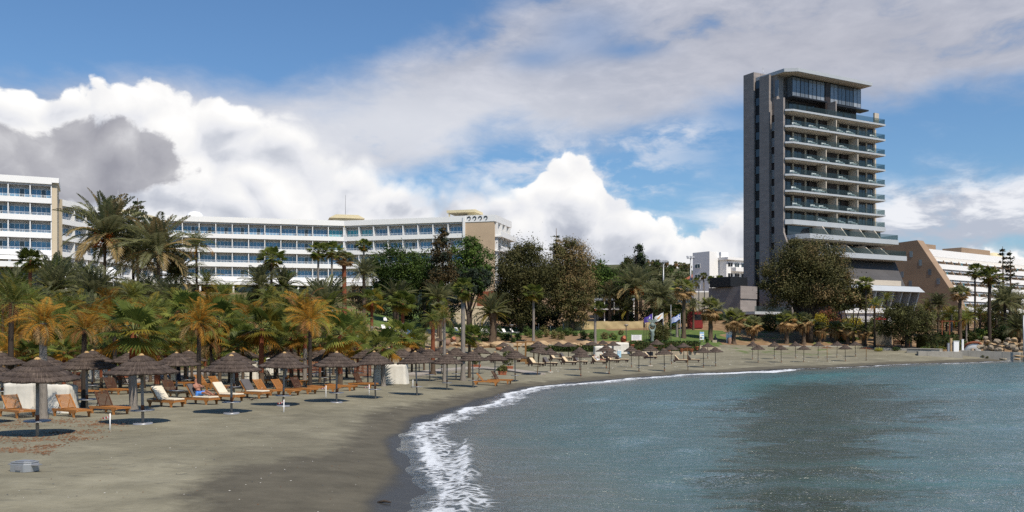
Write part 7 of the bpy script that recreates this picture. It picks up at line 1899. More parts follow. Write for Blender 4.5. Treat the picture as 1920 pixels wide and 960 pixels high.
# stone stair and retaining edges
P0, P1 = ground(782, 664), onground(836, 156)
st = thing('stone_stair', 'wide pale stone stair climbing from the beach to the lawn', 'stair', (at(806, 146), 146, hz(at(806, 146), 146)))
mb = MB(); wS = 48 / F * 150
for i in range(13):
    mb.box(-wS / 2 + i * .05, wS / 2 - i * .05, i * .9, i * .9 + 3.0, -.6, .18 + i * .21, M['stone_pale'])
mb.build('steps', st)
mb = MB(); mb.tube([(wS / 2 - .3, 0, 1.0), (wS / 2 - .9, 11, 3.9)], .04, M['metal'], 6)
for i in range(4): mb.tube([(wS / 2 - .3 - .2 * i, i * 3.6, .1 + i * .84), (wS / 2 - .3 - .2 * i, i * 3.6, 1.0 + i * .955)], .03, M['metal'], 5)
mb.build('handrail', st)
x, Y, z = onground(791, 146); mb = MB(); mb.tube([(0, 0, -.2), (0, 0, 3.0)], .16, M['timber'], 8); tag(mb.build('wooden_post', None, (x + 1.7, Y, z)), 'thick weathered wooden post at the stair foot', 'post')
t = thing('blue_drape', 'blue cloth drape hanging left of the stone stair', 'drape', onground(764, 144)); mb = MB()
for i in range(6): mb.add([(i * .12, .04 * (i % 2), 0.3), ((i + 1) * .12, .04 * ((i + 1) % 2), .3), ((i + 1) * .12, .04 * ((i + 1) % 2), 2.2), (i * .12, .04 * (i % 2), 2.2)], [(0, 1, 2, 3)], M['blue_cloth'])
mb.build('cloth', t); mb = MB(); mb.tube([(-.05, 0, -.1), (-.05, 0, 2.3)], .04, M['metal'], 6); mb.build('post', t)
RK = random.Random(8)
def rock_mesh(seed, a, b, c_, m_='boulder', rough=.16, flat=0):
    r = random.Random(seed); mb = MB(); n, k_ = 9, 6; vs_, fs = [], []
    ph = [(Vector((r.gauss(0, 1), r.gauss(0, 1), r.gauss(0, 1))).normalized(), r.uniform(.52, .9)) for _ in range(12)]
    for i in range(k_ + 1):
        th = pi * i / k_
        for j in range(n):
            u = Vector((sin(th) * cos(2 * pi * j / n), sin(th) * sin(2 * pi * j / n), cos(th)))
            rad = 1.0
            for d, q in ph:
                dt = u.dot(d)
                if dt > 1e-3: rad = min(rad, q / dt)
            rad *= 1 + r.gauss(0, rough * .12)
            vs_.append((u.x * rad * a, u.y * rad * b, u.z * rad * c_))
    for i in range(k_):
        for j in range(n): fs.append((i * n + j, (i + 1) * n + j, (i + 1) * n + (j + 1) % n, i * n + (j + 1) % n))
    mb.add(vs_, fs, M[m_]); return mb.mesh('boulder')
ROCKS = [rock_mesh(s_, 1, .8, .72, m_) for s_, m_ in ((1, 'boulder'), (2, 'stone'), (3, 'boulder'), (4, 'stone'), (5, 'stone_pale'), (6, 'boulder'))]
def rocks(line, n, s0, s1, kinds, label, group, py_off=0.0, Yd=None, zoff=.2):
    for i in range(n):
        f = (i + .5) / n
        px = np.interp(f, [0, 1], [line[0][0], line[1][0]]) + RK.uniform(-3, 3)
        Y = np.interp(f, [0, 1], [line[0][1], line[1][1]]) + RK.uniform(-.6, .6)
        x, Y, z = onground(px, Y); s_ = RK.uniform(s0, s1)
        o = link('boulder', ROCKS[RK.choice(kinds)], None, (x, Y, z + s_ * zoff), RK.uniform(0, 6), (s_ * RK.uniform(1, 1.5), s_, s_ * RK.uniform(.7, 1)))
        tag(o, label, 'rock', group)
rocks(((850, 153), (1105, 157)), 52, .7, 1.35, (1, 3, 4), 'orange tan block of the rockery edge below the ball shrubs', 'rockery edge stones')
rocks(((1118, 158), (1180, 160)), 12, .5, .9, (1, 3), 'orange tan block of the rockery edge right of the thin palm', 'rockery edge stones')
rocks(((640, 128), (700, 150)), 14, .7, 1.3, (1, 4), 'tan stone on the bank beside the left lawn', 'stones by the left lawn')
rocks(((700, 160), (800, 161)), 20, .4, .7, (1, 4), 'tan stone along the upper lawn edge', 'upper lawn edge stones')
for px, py, w, Y, k_, lab in ((1838, 650, 18, 158, 4, 'large pale boulder right of the upturned boat'), (1858, 652, 20, 157, 0, 'low flat boulder in front of the pile'), (1852, 641, 12, 161, 1, 'small round boulder in the middle of the pile'), (1870, 640, 18, 161, 2, 'long boulder across the middle of the pile'), (1886, 645, 14, 158, 4, 'upright slab standing in the pile'), (1898, 650, 16, 157, 0, 'angular boulder near the photo edge'), (1872, 655, 16, 155, 5, 'grey brown boulder at the foot of the pile'), (1902, 638, 18, 161, 1, 'boulder on top of the right part'), (1915, 645, 16, 158, 3, 'boulder cut by the photo edge'), (1862, 646, 14, 159, 3, 'stone wedged between the larger boulders'), (1890, 636, 14, 163, 5, 'boulder at the back of the pile'), (1905, 655, 18, 155, 2, 'broad boulder above the concrete ledge'), (1848, 634, 14, 163, 0, 'pale boulder behind the pile, under the mossy mound'), (1880, 673, 20, 147, 4, 'flat pale slab at the water edge'), (1908, 674, 18, 147, 1, 'flat slab in the shallows at the photo edge'), (1912, 668, 22, 149, 3, 'thick slab against the concrete ledge'), (1832, 640, 12, 162, 5, 'boulder left of the mossy mound'), (1878, 650, 12, 157, 1, 'tan boulder by the upright slab')):
    x = at(px, Y); s_ = w / 2 * Y / F; z = max(hz(x, Y), -.1)
    o = link('boulder', ROCKS[k_], None, (x, Y, max(zpx(py, Y), z - .2)), px, (s_ * 1.2, s_, s_ * .85) if py < 660 else (s_ * 1.3, s_, s_ * .35)); tag(o, lab, 'rock', 'boulders of the rock pile')
    for q in range(1 if py < 660 else 0):
        o2 = link('boulder', ROCKS[(k_ + 2 + q) % 6], None, (x + RK.uniform(-1, 1), Y + .8, max(z, zpx(py, Y) - s_ * (1.0 + q))), px + 1 + q, (s_ * 1.2, s_, s_)); tag(o2, 'half hidden stone carrying the upper boulders of the rock pile', 'rock', 'boulders of the rock pile')
for px, w, h, lab in ((1852, 14, 26, 'tall mossy rock mound left part'), (1872, 18, 28, 'tall mossy rock mound right part')):
    x, Y, z = onground(px, 166); o = link('mossy_rock', rock_mesh(px, w / F * 166 * .62, 1.6, h / F * 166 * .6, 'hedge' if px == 1852 else 'dark_metal'), None, (x, Y, z + .7)); o.data.materials[0] = M['shrub_dark'] if px == 1852 else M['trunk_dark']; tag(o, lab, 'rock')
# low walls: seawall steps, promenade kerb, terrace wall, ledge
def low_wall(px0, Y0, px1, Y1, top0, top1, thick, mat, name, label, cat='wall', cap=None, base=-.6):
    a = (at(px0, Y0), Y0); b = (at(px1, Y1), Y1); L_ = sqrt((b[0] - a[0]) ** 2 + (b[1] - a[1]) ** 2)
    t = thing(name, label, cat, (a[0], a[1], 0), atan2(b[1] - a[1], b[0] - a[0]))
    za, zb_ = zpx(top0, Y0), zpx(top1, Y1); mb = MB()
    g0 = min(hz(*a), hz(*b)) + base; n = max(2, int(L_ / 1.2)); r = random.Random(int(px0))
    for i in range(n):
        x0, x1 = L_ * i / n, L_ * (i + 1) / n; z0, z1 = za + (zb_ - za) * i / n, za + (zb_ - za) * (i + 1) / n; j = r.uniform(-.03, .03)
        mb.add([(x0, j, g0), (x1 - .01, j, g0), (x1 - .01, thick, g0), (x0, thick, g0), (x0, j, z0 + j), (x1 - .01, j, z1 + j), (x1 - .01, thick, z1 + j), (x0, thick, z0 + j)], [(0, 3, 2, 1), (4, 5, 6, 7), (0, 1, 5, 4), (1, 2, 6, 5), (2, 3, 7, 6), (3, 0, 4, 7)], M[mat])
    mb.build('masonry', t)
    if cap:
        mb = MB(); mb.add([(0, -.08, za + .04), (L_, -.08, zb_ + .04), (L_, thick + .08, zb_ + .04), (0, thick + .08, za + .04), (0, -.08, za + .16), (L_, -.08, zb_ + .16), (L_, thick + .08, zb_ + .16), (0, thick + .08, za + .16)], [(0, 3, 2, 1), (4, 5, 6, 7), (0, 1, 5, 4), (1, 2, 6, 5), (2, 3, 7, 6), (3, 0, 4, 7)], M[cap]); mb.build('coping', t)
    return t
low_wall(1345, 170, 1640, 172.5, 647.5, 648.5, .8, 'concrete', 'promenade_kerb', 'long pale promenade kerb under the row of skirted palms', 'kerb')
low_wall(1640, 166, 1722, 163, 652, 653.5, 1.2, 'concrete', 'promenade_kerb', 'pale kerb in front of the red bench', 'kerb')
low_wall(1700, 160, 1762, 157, 654.5, 656, 2.6, 'concrete', 'seawall', 'broad concrete sea wall steps left of the slipway', 'sea wall', 'concrete')
low_wall(1722, 154.5, 1805, 152.5, 659, 660, 2.6, 'concrete', 'seawall', 'lower concrete step running down into the sand', 'sea wall')
low_wall(1800, 158, 1912, 153, 656.5, 660.5, 1.3, 'concrete', 'concrete_ledge', 'grey concrete ledge in front of the boulders', 'ledge')
low_wall(1185, 148.5, 1312, 150, 658, 659, .9, 'stone_pale', 'dry_stone_wall', 'dry stone terrace wall below the clipped hedge', 'wall')
low_wall(1060, 188.6, 1215, 190, 617, 618, .5, 'stone', 'stone_kerb', 'low tan stone kerb under the shade cloth', 'kerb')
low_wall(1638, 174, 1668, 172, 622, 622, 1.2, 'stone_pale', 'stone_wall', 'square brown stone retaining wall left of the dark round tree', 'wall')
low_wall(1308, 156, 1352, 160, 648, 652, 3.0, 'stone_pale', 'stone_ramp', 'white stone ramp descending from the hedge end', 'ramp')
low_wall(846, 192, 920, 194, 575, 574, .6, 'wall_beige', 'garden_wall', 'tall tan garden wall in dappled shade behind the white beds', 'wall')
t = low_wall(895, 206, 938, 207, 546, 546, .4, 'redwood', 'dark_fence', 'dark fence panel with red posts at the foot of the tan gable', 'fence')
# shade cloth screens
def cloth(px0, px1, Y, top, bot, label, seed):
    a, b = at(px0, Y), at(px1, Y); W = b - a; z1, z0 = zpx(top, Y), zpx(bot, Y); r = random.Random(seed)
    t = thing('shade_cloth', label, 'screen', (a, Y, z0)); mb = MB(); n, m_ = int(W * 2.2), 6; vs_ = []
    for j in range(m_ + 1):
        for i in range(n + 1):
            u = i / n; v = j / m_
            vs_.append((u * W, .10 * sin(u * W * 1.1 + seed) * (1 - abs(2 * v - 1)) + .05 * sin(u * W * 3 + v * 5) + r.gauss(0, .012), v * (z1 - z0) - .10 * (1 - abs(2 * ((u * W / 4) % 1) - 1)) * (v > .9)))
    mb.add(vs_, [(j * (n + 1) + i, j * (n + 1) + i + 1, (j + 1) * (n + 1) + i + 1, (j + 1) * (n + 1) + i) for j in range(m_) for i in range(n)], M['tan_cloth'], True); mb.build('cloth', t)
    for i in range(int(W / 4) + 1):
        mb = MB(); mb.tube([(i * 4.0, .22, -.3), (i * 4.0, .22, z1 - z0)], .05, M['metal'], 6); mb.build('post', t)
cloth(1055, 1206, 189.5, 602, 618, 'long tan shade cloth screen behind the lawn', 1)
cloth(1210, 1222, 190.5, 604, 621, 'narrow pale cloth panel behind the statue', 2)
cloth(1243, 1268, 189, 604, 621, 'short pale cloth screen right of the white flag', 3)
for i, px in enumerate((968, 979, 984, 1006, 1010, 1032, 1057, 1073, 1094)):
    x, Y, z = onground(px, 186); mb = MB(); mb.tube([(0, 0, -.1), (0, 0, 1.2 if i % 2 else 1.6)], .05, M['metal'], 6); tag(mb.build('garden_post', None, (x, Y, z)), 'thin pale post on the shaded lawn edge', 'post', 'thin posts on the lawn edge')
# lamps and floodlights
def garden_lamp(px, base, top, label, cone=True):
    x, Y, z = ground(px, base); hh = zpx(top, Y) - z
    t = thing('garden_lamp', label, 'lamp', (x, Y, z)); mb = MB(); mb.tube([(0, 0, -.2), (0, 0, hh - .35)], .07, M['dark_metal'], 8); mb.build('post', t)
    mb = MB(); mb.lathe([(.08, hh - .35), (.38, hh - .05), (.42, hh), (.3, hh + .03), (0, hh + .05)], M['metal'], 14); mb.build('lamp_head', t)
garden_lamp(959, 643, 609, 'dark garden lamp with a cone head right of the pineapple trunk'); garden_lamp(1174, 645, 609, 'garden lamp with a cone head left of the notice sign')
for px, top, Y, lab in ((1244, 493, 250, 'shorter floodlight mast on the hill before the skyline palms'), (1295, 485, 246, 'taller floodlight mast left of the white apartment block')):
    x, Y, z = onground(px, Y); hh = zpx(top, Y) - z
    t = thing('floodlight_mast', lab, 'floodlight', (x, Y, z)); mb = MB(); mb.tube([(0, 0, -.3), (0, 0, hh)], [.24, .15], M['metal'], 8); mb.build('mast', t)
    mb = MB(); mb.box(-1.0, 1.0, -.06, .06, hh + .002, hh + .12, M['metal']); mb.build('crossarm', t)
    for q in (-.8, 0.05, .8):
        mb = MB(); mb.prism([(-.45, hh + .15), (.35, hh + .75), (.45, hh + .60), (-.3, hh + .125)], 0, q - .28, q + .28, M['metal']); mb.build('floodlight', t)
x, Y, z = ground(1827, 626); hh = zpx(556, Y) - z
t = thing('street_lamp', 'tall white street lamp with a T shaped head left of the tallest palms', 'street lamp', (x, Y, z)); mb = MB(); mb.tube([(0, 0, -.2), (0, 0, hh)], [.13, .08], M['white'], 8); mb.build('post', t)
for sg in (-1, 1):
    mb = MB(); mb.box(min(sg * .1, sg * .75), max(sg * .1, sg * .75), -.1, .1, hh - .05, hh + .06, M['white']); mb.build('lamp_head', t)
x, Y, z = onground(1919, 152); mb = MB(); mb.tube([(0, 0, -.2), (0, 0, 7.8)], .08, M['metal'], 8); tag(mb.build('metal_mast', None, (x, Y, z)), 'thin grey mast at the right photo edge', 'mast')
# signs
def board(px0, px1, top, bot, base, label, name='sign', cat='sign', lines=True):
    x, Y, z = ground((px0 + px1) / 2, base); W = (px1 - px0) * Y / F; z0, z1 = zpx(bot, Y) - z, zpx(top, Y) - z
    t = thing(name, label, cat, (x, Y, z)); mb = MB(); mb.box(-W / 2, W / 2, -.05, .05, z0, z1, M['white']); mb.build('panel', t)
    for sg in (-1, 1):
        mb = MB(); mb.box(sg * (W / 2 - .05) - .05, sg * (W / 2 - .05) + .05, .052, .13, -.2, z1 + .1, M['metal']); mb.build('post', t)
    return t, W, z0, z1
t, W, z0, z1 = board(1184, 1203, 628, 638, 642, 'white notice sign with rows of small text on the lawn')
mb = MB()
for i in range(6): mb.box(-W * .38, W * (.38 if i % 2 else .28), -.056, -.052, z1 - (i + 1) * (z1 - z0) / 7.2 - .03, z1 - (i + 1) * (z1 - z0) / 7.2 + .03, M['grey_print'])
mb.build('text', t)
mb = MB(); mb.box(-W * .55, W * .55, -.3, .4, -.2, z0 - .02, M['stone']); mb.build('plinth', t)
t, W, z0, z1 = board(1312, 1320, 622.5, 637, 641, 'white and blue information board beside the tallest skirted palm', 'information_board', 'sign')
mb = MB(); mb.box(-W * .46, W * .46, -.056, -.052, z1 - .28, z1 - .06, M['blue_print']); mb.box(-W * .1, W * .46, -.056, -.052, z0 + (z1 - z0) * .5, z0 + (z1 - z0) * .6, M['blue_print']); mb.box(-W * .44, W * .1, -.056, -.052, z0 + .2, z0 + .45, M['dark_metal']); mb.box(W * .15, W * .44, -.056, -.052, z0 + .15, z0 + .5, M['pale_print']); mb.build('print', t)
x, Y, z = ground(1368, 644); W = 13 / F * Y; z1 = zpx(624, Y) - z; z0 = zpx(637, Y) - z
t = thing('notice_case', 'white roofed notice case with two blue panes between skirted palms', 'notice board', (x, Y, z)); mb = MB(); mb.box(-W / 2, W / 2, -.1, .1, z0, z1 - .15, M['white']); mb.build('case', t)
mb = MB(); mb.prism([(-W / 2 - .12, z1 - .148), (W / 2 + .12, z1 - .148), (W / 2, z1), (0, z1 + .16), (-W / 2, z1)], 1, -.2, .2, M['white']); mb.build('roof', t)
for q in (-W * .26, W * .26):
    mb = MB(); mb.box(q - W * .19, q + W * .19, -.112, -.102, z0 + .15, z1 - .35, M['pale_print']); mb.build('pane', t)
for q in (-W * .4, W * .4):
    mb = MB(); mb.box(q - .06, q + .06, -.06, .06, -.2, z0 - .002, M['white']); mb.build('post', t)
mb = MB(); mb.lathe([(.3, -.1), (.36, 1.0), (.3, 1.05), (0, 1.05)], M['clay'], 12); tag(mb.build('litter_bin', None, (x - .15, Y - .6, z)), 'brown round bin standing under the white notice case', 'bin')
x, Y, z = ground(1328, 643); mb = MB(); mb.lathe([(.28, -.1), (.32, .7), (.34, .72), (.3, .9), (0, .95)], M['hedge'], 12); tag(mb.build('litter_bin', None, (x - .2, Y, z)), 'dark green bin at the foot of the tallest skirted palm', 'bin')
x, Y, z = ground(1161, 671); t = thing('wheeled_bin', 'pale blue wheeled bin behind the loungers', 'bin', (x, Y, z)); mb = MB(); s_ = 6.5 / F * Y / 2; hh = 15 / F * Y
mb.box(-s_, s_, -s_, s_, .08, hh * .86, M['pale_print']); mb.build('body', t); mb = MB(); mb.box(-s_ * 1.05, s_ * 1.05, -s_ * 1.08, s_, hh * .862, hh, M['white']); mb.build('lid', t); mb = MB(); mb.box(-s_ * .6, s_ * .3, -s_ * 1.03, -s_ * 1.002, hh * .55, hh * .78, M['grey_print']); mb.build('sticker', t)
for sg in (-1, 1): mb = MB(); mb.tube([(sg * s_ * .9 - .04, s_ * .8, .1), (sg * s_ * .9 + .04, s_ * .8, .1)], .12, M['black_frame'], 10); mb.build('wheel', t)
# statue: a figure rising as a column, arms lifting a sphere and wings
x, Y, z = ground(1223, 645); k = Y / F
t = thing('statue', 'green bronze statue of raised arms holding a globe between two wings', 'statue', (x, Y, z))
hh = (645 - 606) * k
J = {'foot': ((0, 0, -.2), 3.4 * k), 'knee': ((0, 0, hh * .25), 3.0 * k), 'hip': ((0, 0, hh * .48), 3.6 * k), 'chest': ((0, 0, hh * .62), 4.0 * k), 'ls': ((-3.2 * k, 0, hh * .66), 1.8 * k), 'le': ((-6.5 * k, 0, hh * .78), 1.4 * k), 'lh': ((-4.5 * k, 0, hh * .95), 1.0 * k), 'rs': ((3.2 * k, 0, hh * .66), 1.8 * k), 're': ((6.0 * k, 0, hh * .80), 1.4 * k), 'rh': ((4.5 * k, 0, hh * .97), 1.0 * k), 'sp': ((4.8 * k, 0, hh * .40), .6 * k)}
skin('figure', {a: (Vector(b[0]), b[1]) for a, b in J.items()}, [('foot', 'knee'), ('knee', 'hip'), ('hip', 'chest'), ('chest', 'ls'), ('ls', 'le'), ('le', 'lh'), ('chest', 'rs'), ('rs', 're'), ('re', 'rh'), ('hip', 'sp')], M['bronze'], t)
mb = MB(); R = 4.6 * k; mb.lathe([(R * sin(pi * i / 12), -R * cos(pi * i / 12)) for i in range(13)], M['bronze'], 18, (0, 0, hh * .90)); mb.build('globe', t)
for sg in (-1, 1):
    mb = MB()
    for i in range(5):
        a = radians(42 + i * 17); l = (12 - i * 1.3) * k
        p0 = Vector((sg * 2.5 * k, 0, hh * 1.0)); d = Vector((sg * cos(a), 0, sin(a))); n_ = Vector((-d.z, 0, d.x)) * .9 * k
        mb.add([p0 - n_ * .5 + Vector((0, -.06, 0)), p0 + d * l * .6 - n_ + Vector((0, -.06, 0)), p0 + d * l + Vector((0, -.03, 0)), p0 + d * l * .6 + n_ + Vector((0, -.06, 0)), p0 - n_ * .5 + Vector((0, .06, 0)), p0 + d * l * .6 - n_ + Vector((0, .06, 0)), p0 + d * l + Vector((0, .03, 0)), p0 + d * l * .6 + n_ + Vector((0, .06, 0))], [(0, 1, 2, 3), (7, 6, 5, 4), (0, 4, 5, 1), (1, 5, 6, 2), (2, 6, 7, 3), (3, 7, 4, 0)], M['bronze'])
    mb.build('wing', t)
# flags
M['flag_purple'] = solid('purple_cloth', (0.085, 0.055, 0.290), 0.85, .15, 2); M['flag_white'] = solid('flag_white', (0.80, 0.79, 0.76), 0.85, .06, 2); M['flag_blue'] = solid('flag_blue', (0.040, 0.140, 0.500), 0.85, .1, 2); M['flag_orange'] = solid('flag_orange', (0.62, 0.26, 0.04), 0.85, .1, 2); M['flag_green'] = solid('flag_green', (0.10, 0.20, 0.05), 0.85, .1, 2)
def flag(px, base, top, label, paint, fly):
    x, Y, z = ground(px, base); hh = zpx(top, Y) - z; k = Y / F
    t = thing('flagpole', label, 'flag', (x, Y, z)); mb = MB(); mb.tube([(0, 0, -.2), (0, 0, hh)], [.06, .04], M['metal'], 8); mb.build('pole', t)
    if not fly: return
    W, Hf = 16 * k, 10.5 * k; mb = MB(); nx_, ny_ = 36, 18
    P = lambda u, v: (-u * W * .97 - .05, .10 * sin(u * 7 + v) * u, hh - .15 - v * Hf - u * 8.0 * k + .06 * sin(u * 9))
    for i in range(nx_):
        for j in range(ny_):
            mb.add([P(i / nx_, j / ny_), P((i + 1) / nx_, j / ny_), P((i + 1) / nx_, (j + 1) / ny_), P(i / nx_, (j + 1) / ny_)], [(0, 1, 2, 3)], M[paint((i + .5) / nx_, (j + .5) / ny_)], True)
    mb.build('flag', t)
def p_cy(u, v):
    q = 1 - u; dx = (q - .52) / .30; dy = (v - .44) / .20
    if dx * dx * (1 if dx < 0 else .8) + (dy + .45 * dx) ** 2 < .62 or (0 < dx < 1.3 and abs(dy + .62 * dx) < .22): return 'flag_orange'
    if .68 < v < .76 and abs(q - .52) < .22 and abs(v - .80 + .30 * (1 - abs(q - .52) * 3.2) * .3) < .06: return 'flag_green'
    return 'flag_white'
def p_gr(u, v):
    if u < .40 and v < 5 / 9: return 'flag_white' if (abs(v - 2.5 / 9) < .5 / 9 + .01 or abs(u - .20) < .045) else 'flag_blue'
    return 'flag_blue' if int(v * 9) % 2 == 0 else 'flag_white'
def p_pu(u, v): return 'flag_white' if (abs(u - .30) < .05 and .32 < v < .6) or (abs(v - .46) < .04 and .2 < u < .4) else 'flag_purple'
flag(1223.5, 640, 587, 'flagpole with a drooping purple flag behind the statue', p_pu, True)
flag(1243.5, 641, 585, 'flagpole with a white flag showing an orange island shape', p_cy, True)
flag(1275.5, 642, 587, 'flagpole with a blue and white striped flag with a cross', p_gr, True)
flag(1258, 642, 571, 'tall flagpole without a flag left of the striped one', p_gr, False)
for i, px in enumerate((1207.5, 1211.5)):
    x, Y, z = ground(px, 640); mb = MB(); mb.tube([(0, 0, -.1), (0, 0, (640 - 603) * Y / F)], .05, M['brown_pole'], 6); tag(mb.build('thin_pole', None, (x, Y, z)), ('left' if i == 0 else 'right') + ' of two thin brown poles left of the statue', 'pole')
# right end: bench, boat, white boxes, posts, pergola, planters, buoy
x, Y, z = ground(1691, 650); k = Y / F
t = thing('red_bench', 'long red wooden bench rail with a scalloped top under the dark round tree', 'bench', (x, Y, z)); W = 32 * k; hh = 13 * k
mb = MB()
for zz in (.30, .62): mb.box(-W / 2, W / 2, -.04, .04, hh * zz, hh * (zz + .13), M['redwood'])
mb.build('rail', t); mb = MB()
for i in range(14): mb.prism([(-W / 2 + i * W / 13.5, hh * .40), (-W / 2 + (i + .7) * W / 13.5, hh * .40), (-W / 2 + (i + .7) * W / 13.5, hh * .9), (-W / 2 + (i + .35) * W / 13.5, hh), (-W / 2 + i * W / 13.5, hh * .9)], 1, .042, .09, M['redwood'])
mb.build('pickets', t)
for q in (-W * .46, 0, W * .46): mb = MB(); mb.box(q - .06, q + .06, .092, .2, -.2, hh * .9, M['redwood']); mb.build('post', t)
x, Y, z = ground(1708, 651); mb = MB(); mb.box(-.13, .13, -.13, .13, -.3, 1.6, M['concrete']); tag(mb.build('stone_post', None, (x, Y, z)), 'grey square post at the right end of the red bench', 'post')
x, Y, z = onground(1826, 160); k = Y / F
t = thing('upturned_boat', 'white boat hull standing on its side with a brown gunwale', 'boat', (x, Y, z)); mb = MB()
W, Hb = 33 * k, 24 * k; n = 14; vs_ = []
for j in range(7):
    for i in range(n + 1):
        u = i / n * 2 - 1; v = j / 6
        prof = sqrt(max(0, 1 - abs(u) ** 2.4))
        vs_.append((u * W / 2, -.9 * prof * sin(pi * v * .5) * 1.0 + .6, v * Hb * (.55 + .45 * prof) - .1))
mb.add(vs_, [(j * (n + 1) + i, j * (n + 1) + i + 1, (j + 1) * (n + 1) + i + 1, (j + 1) * (n + 1) + i) for j in range(6) for i in range(n)], M['white'], True); mb.build('hull', t)
mb = MB(); pts = [Vector(vs_[6 * (n + 1) + i]) + Vector((0, 0, .10)) for i in range(n + 1)]; mb.tube(pts, .22, M['redwood'], 8); mb.build('gunwale', t)
for px0, px1, top, bot, m_, nm_, lab in ((1786, 1796, 640, 651, 'white', 'white_cabinet', 'white cabinet on the sea wall left of the boat'), (1803, 1806.5, 637, 651, 'white', 'white_post', 'white post between the cabinet and the boat'), (1776, 1780, 644, 651, 'tray', 'grey_bin', 'small grey metal bin left of the white cabinet'), (1781, 1785, 635, 649, 'stone', 'wooden_post', 'tan carved post left of the white cabinet')):
    Y = 159.0; x = at((px0 + px1) / 2, Y); z0, z1 = zpx(bot, Y), zpx(top, Y); w_ = (px1 - px0) * Y / F / 2
    z0 = min(z0, hz(x, Y))
    t = thing(nm_, lab, 'cabinet' if 'cabinet' in nm_ else 'bin' if 'bin' in nm_ else 'post', (x, Y, z0)); mb = MB(); mb.box(-w_, w_, -w_, w_, -.1, z1 - z0, M[m_]); o = mb.build('body', t); o.modifiers.new('b', 'BEVEL').width = .04
    mb = MB(); mb.box(-w_ * 1.1, w_ * 1.1, -w_ * 1.1, w_ * 1.1, z1 - z0 + .002, z1 - z0 + .08, M[m_]); mb.build('top', t)
x, Y, z = ground(1876, 672); k = Y / F
t = thing('buoy', 'orange ball buoy lying near the concrete ledge', 'buoy', (x, Y, z)); mb = MB(); R = 3.0 * k; mb.lathe([(R * sin(pi * i / 10), R - R * cos(pi * i / 10)) for i in range(11)], M['orange'], 16); mb.build('ball', t); mb = MB(); mb.tube([(0, 0, 2 * R), (0, 0, 2 * R + .1)], .05, M['orange'], 6); mb.build('eye', t)
for px, Y, w, lab in ((1833, 157.5, 8, 'blue grey agave left of the large pale boulder'), (1843, 156, 7, 'blue grey agave right of the first one'), (1851, 155.5, 6, 'small agave before the low flat boulder')):
    x, Y, z = onground(px, Y); r = random.Random(int(px)); mb = MB(); R = w * Y / F * .75
    for i in range(26):
        a = r.uniform(0, 6.28); e = r.uniform(.35, 1.35); h = Vector((cos(a), sin(a), 0)); s_ = Vector((-sin(a), cos(a), 0)) * .07; d = h * cos(e) + Vector((0, 0, sin(e)))
        mb.add([d * .05 - s_, d * .05 + s_, d * R * .5 + s_ * 1.2, d * R, d * R * .5 - s_ * 1.2], [(0, 1, 2, 3, 4)], M['date'])
    tag(mb.build('agave', None, (x, Y, z + .1)), lab, 'plant')
t = thing('pergola', 'low rust coloured pergola with tables behind the dark hedge', 'pergola', onground(1782, 178)); k = 178 / F; mb = MB(); z1 = zpx(603, 178) - t.location.z
for i in range(9): mb.box(-22 * k + i * 5.2 * k, -21 * k + i * 5.2 * k, -1.5, 1.5, z1 + .102, z1 + .2, M['redwood'])
mb.box(-24 * k, 24 * k, -1.5, -1.35, z1, z1 + .1, M['redwood']); mb.box(-24 * k, 24 * k, 1.35, 1.5, z1, z1 + .1, M['redwood']); mb.build('roof', t)
for q in (-22, -8, 8, 22): mb = MB(); mb.box(q * k - .08, q * k + .08, -1.48, -1.36, -.2, z1 - .002, M['redwood']); mb.build('post', t)
t = thing('red_parasol', 'dark red parasol at the left of the dark round tree', 'parasol', onground(1652, 176)); z1 = zpx(594, 176) - t.location.z; mb = MB(); mb.lathe([(1.5, z1 - .55), (.75, z1 - .2), (0, z1)], M['red_paint'], 8, smooth=False); mb.lathe([(1.5, z1 - .56), (0, z1 - .5)], M['red_paint'], 8, smooth=False); mb.build('canopy', t); mb = MB(); mb.tube([(0, 0, -.1), (0, 0, z1 - .02)], .05, M['timber'], 6); mb.build('pole', t)
for i, (px, Y) in enumerate(((1745, 172), (1752, 172), (1760, 174), (1772, 175))):
    x, Y, z = onground(px, Y); t = thing('garden_chair', 'dark garden chair on the terrace right of the dark round tree', 'chair', (x, Y, z), .4 * i, 'garden chairs on the terrace'); mb = MB(); mb.box(-.25, .25, -.25, .25, .42, .48, M['dark_metal']); mb.build('seat', t); mb = MB(); mb.box(-.25, .25, .22, .27, .482, 1.0, M['dark_metal']); mb.build('backrest', t)
    for a in (-.21, .21):
        for b in (-.21, .21): mb = MB(); mb.box(a - .025, a + .025, b - .025, b + .025, -.05, .418, M['dark_metal']); mb.build('leg', t)
for px, b, m_, lab in ((1648, 651, ('shrub_yellow', 'shrub_light'), 'yellow flowering cushion plant on the promenade kerb'), (1752, 619, ('shrub_yellow', 'shrub_yellow'), 'yellow flowering bed behind the hedge'), (1765, 650, ('shrub_light', 'shrub_yellow'), 'yellow green cushion plant on the sea wall'), (1680, 650, ('hedge', 'shrub_dark'), 'dark low plant under the red bench'), (1734, 649, ('shrub', 'shrub_light'), 'low green plant before the thick hedge')):
    shrub(px, b, 16, 7, m_, lab, 500, .16, 164 if b > 640 else 174)
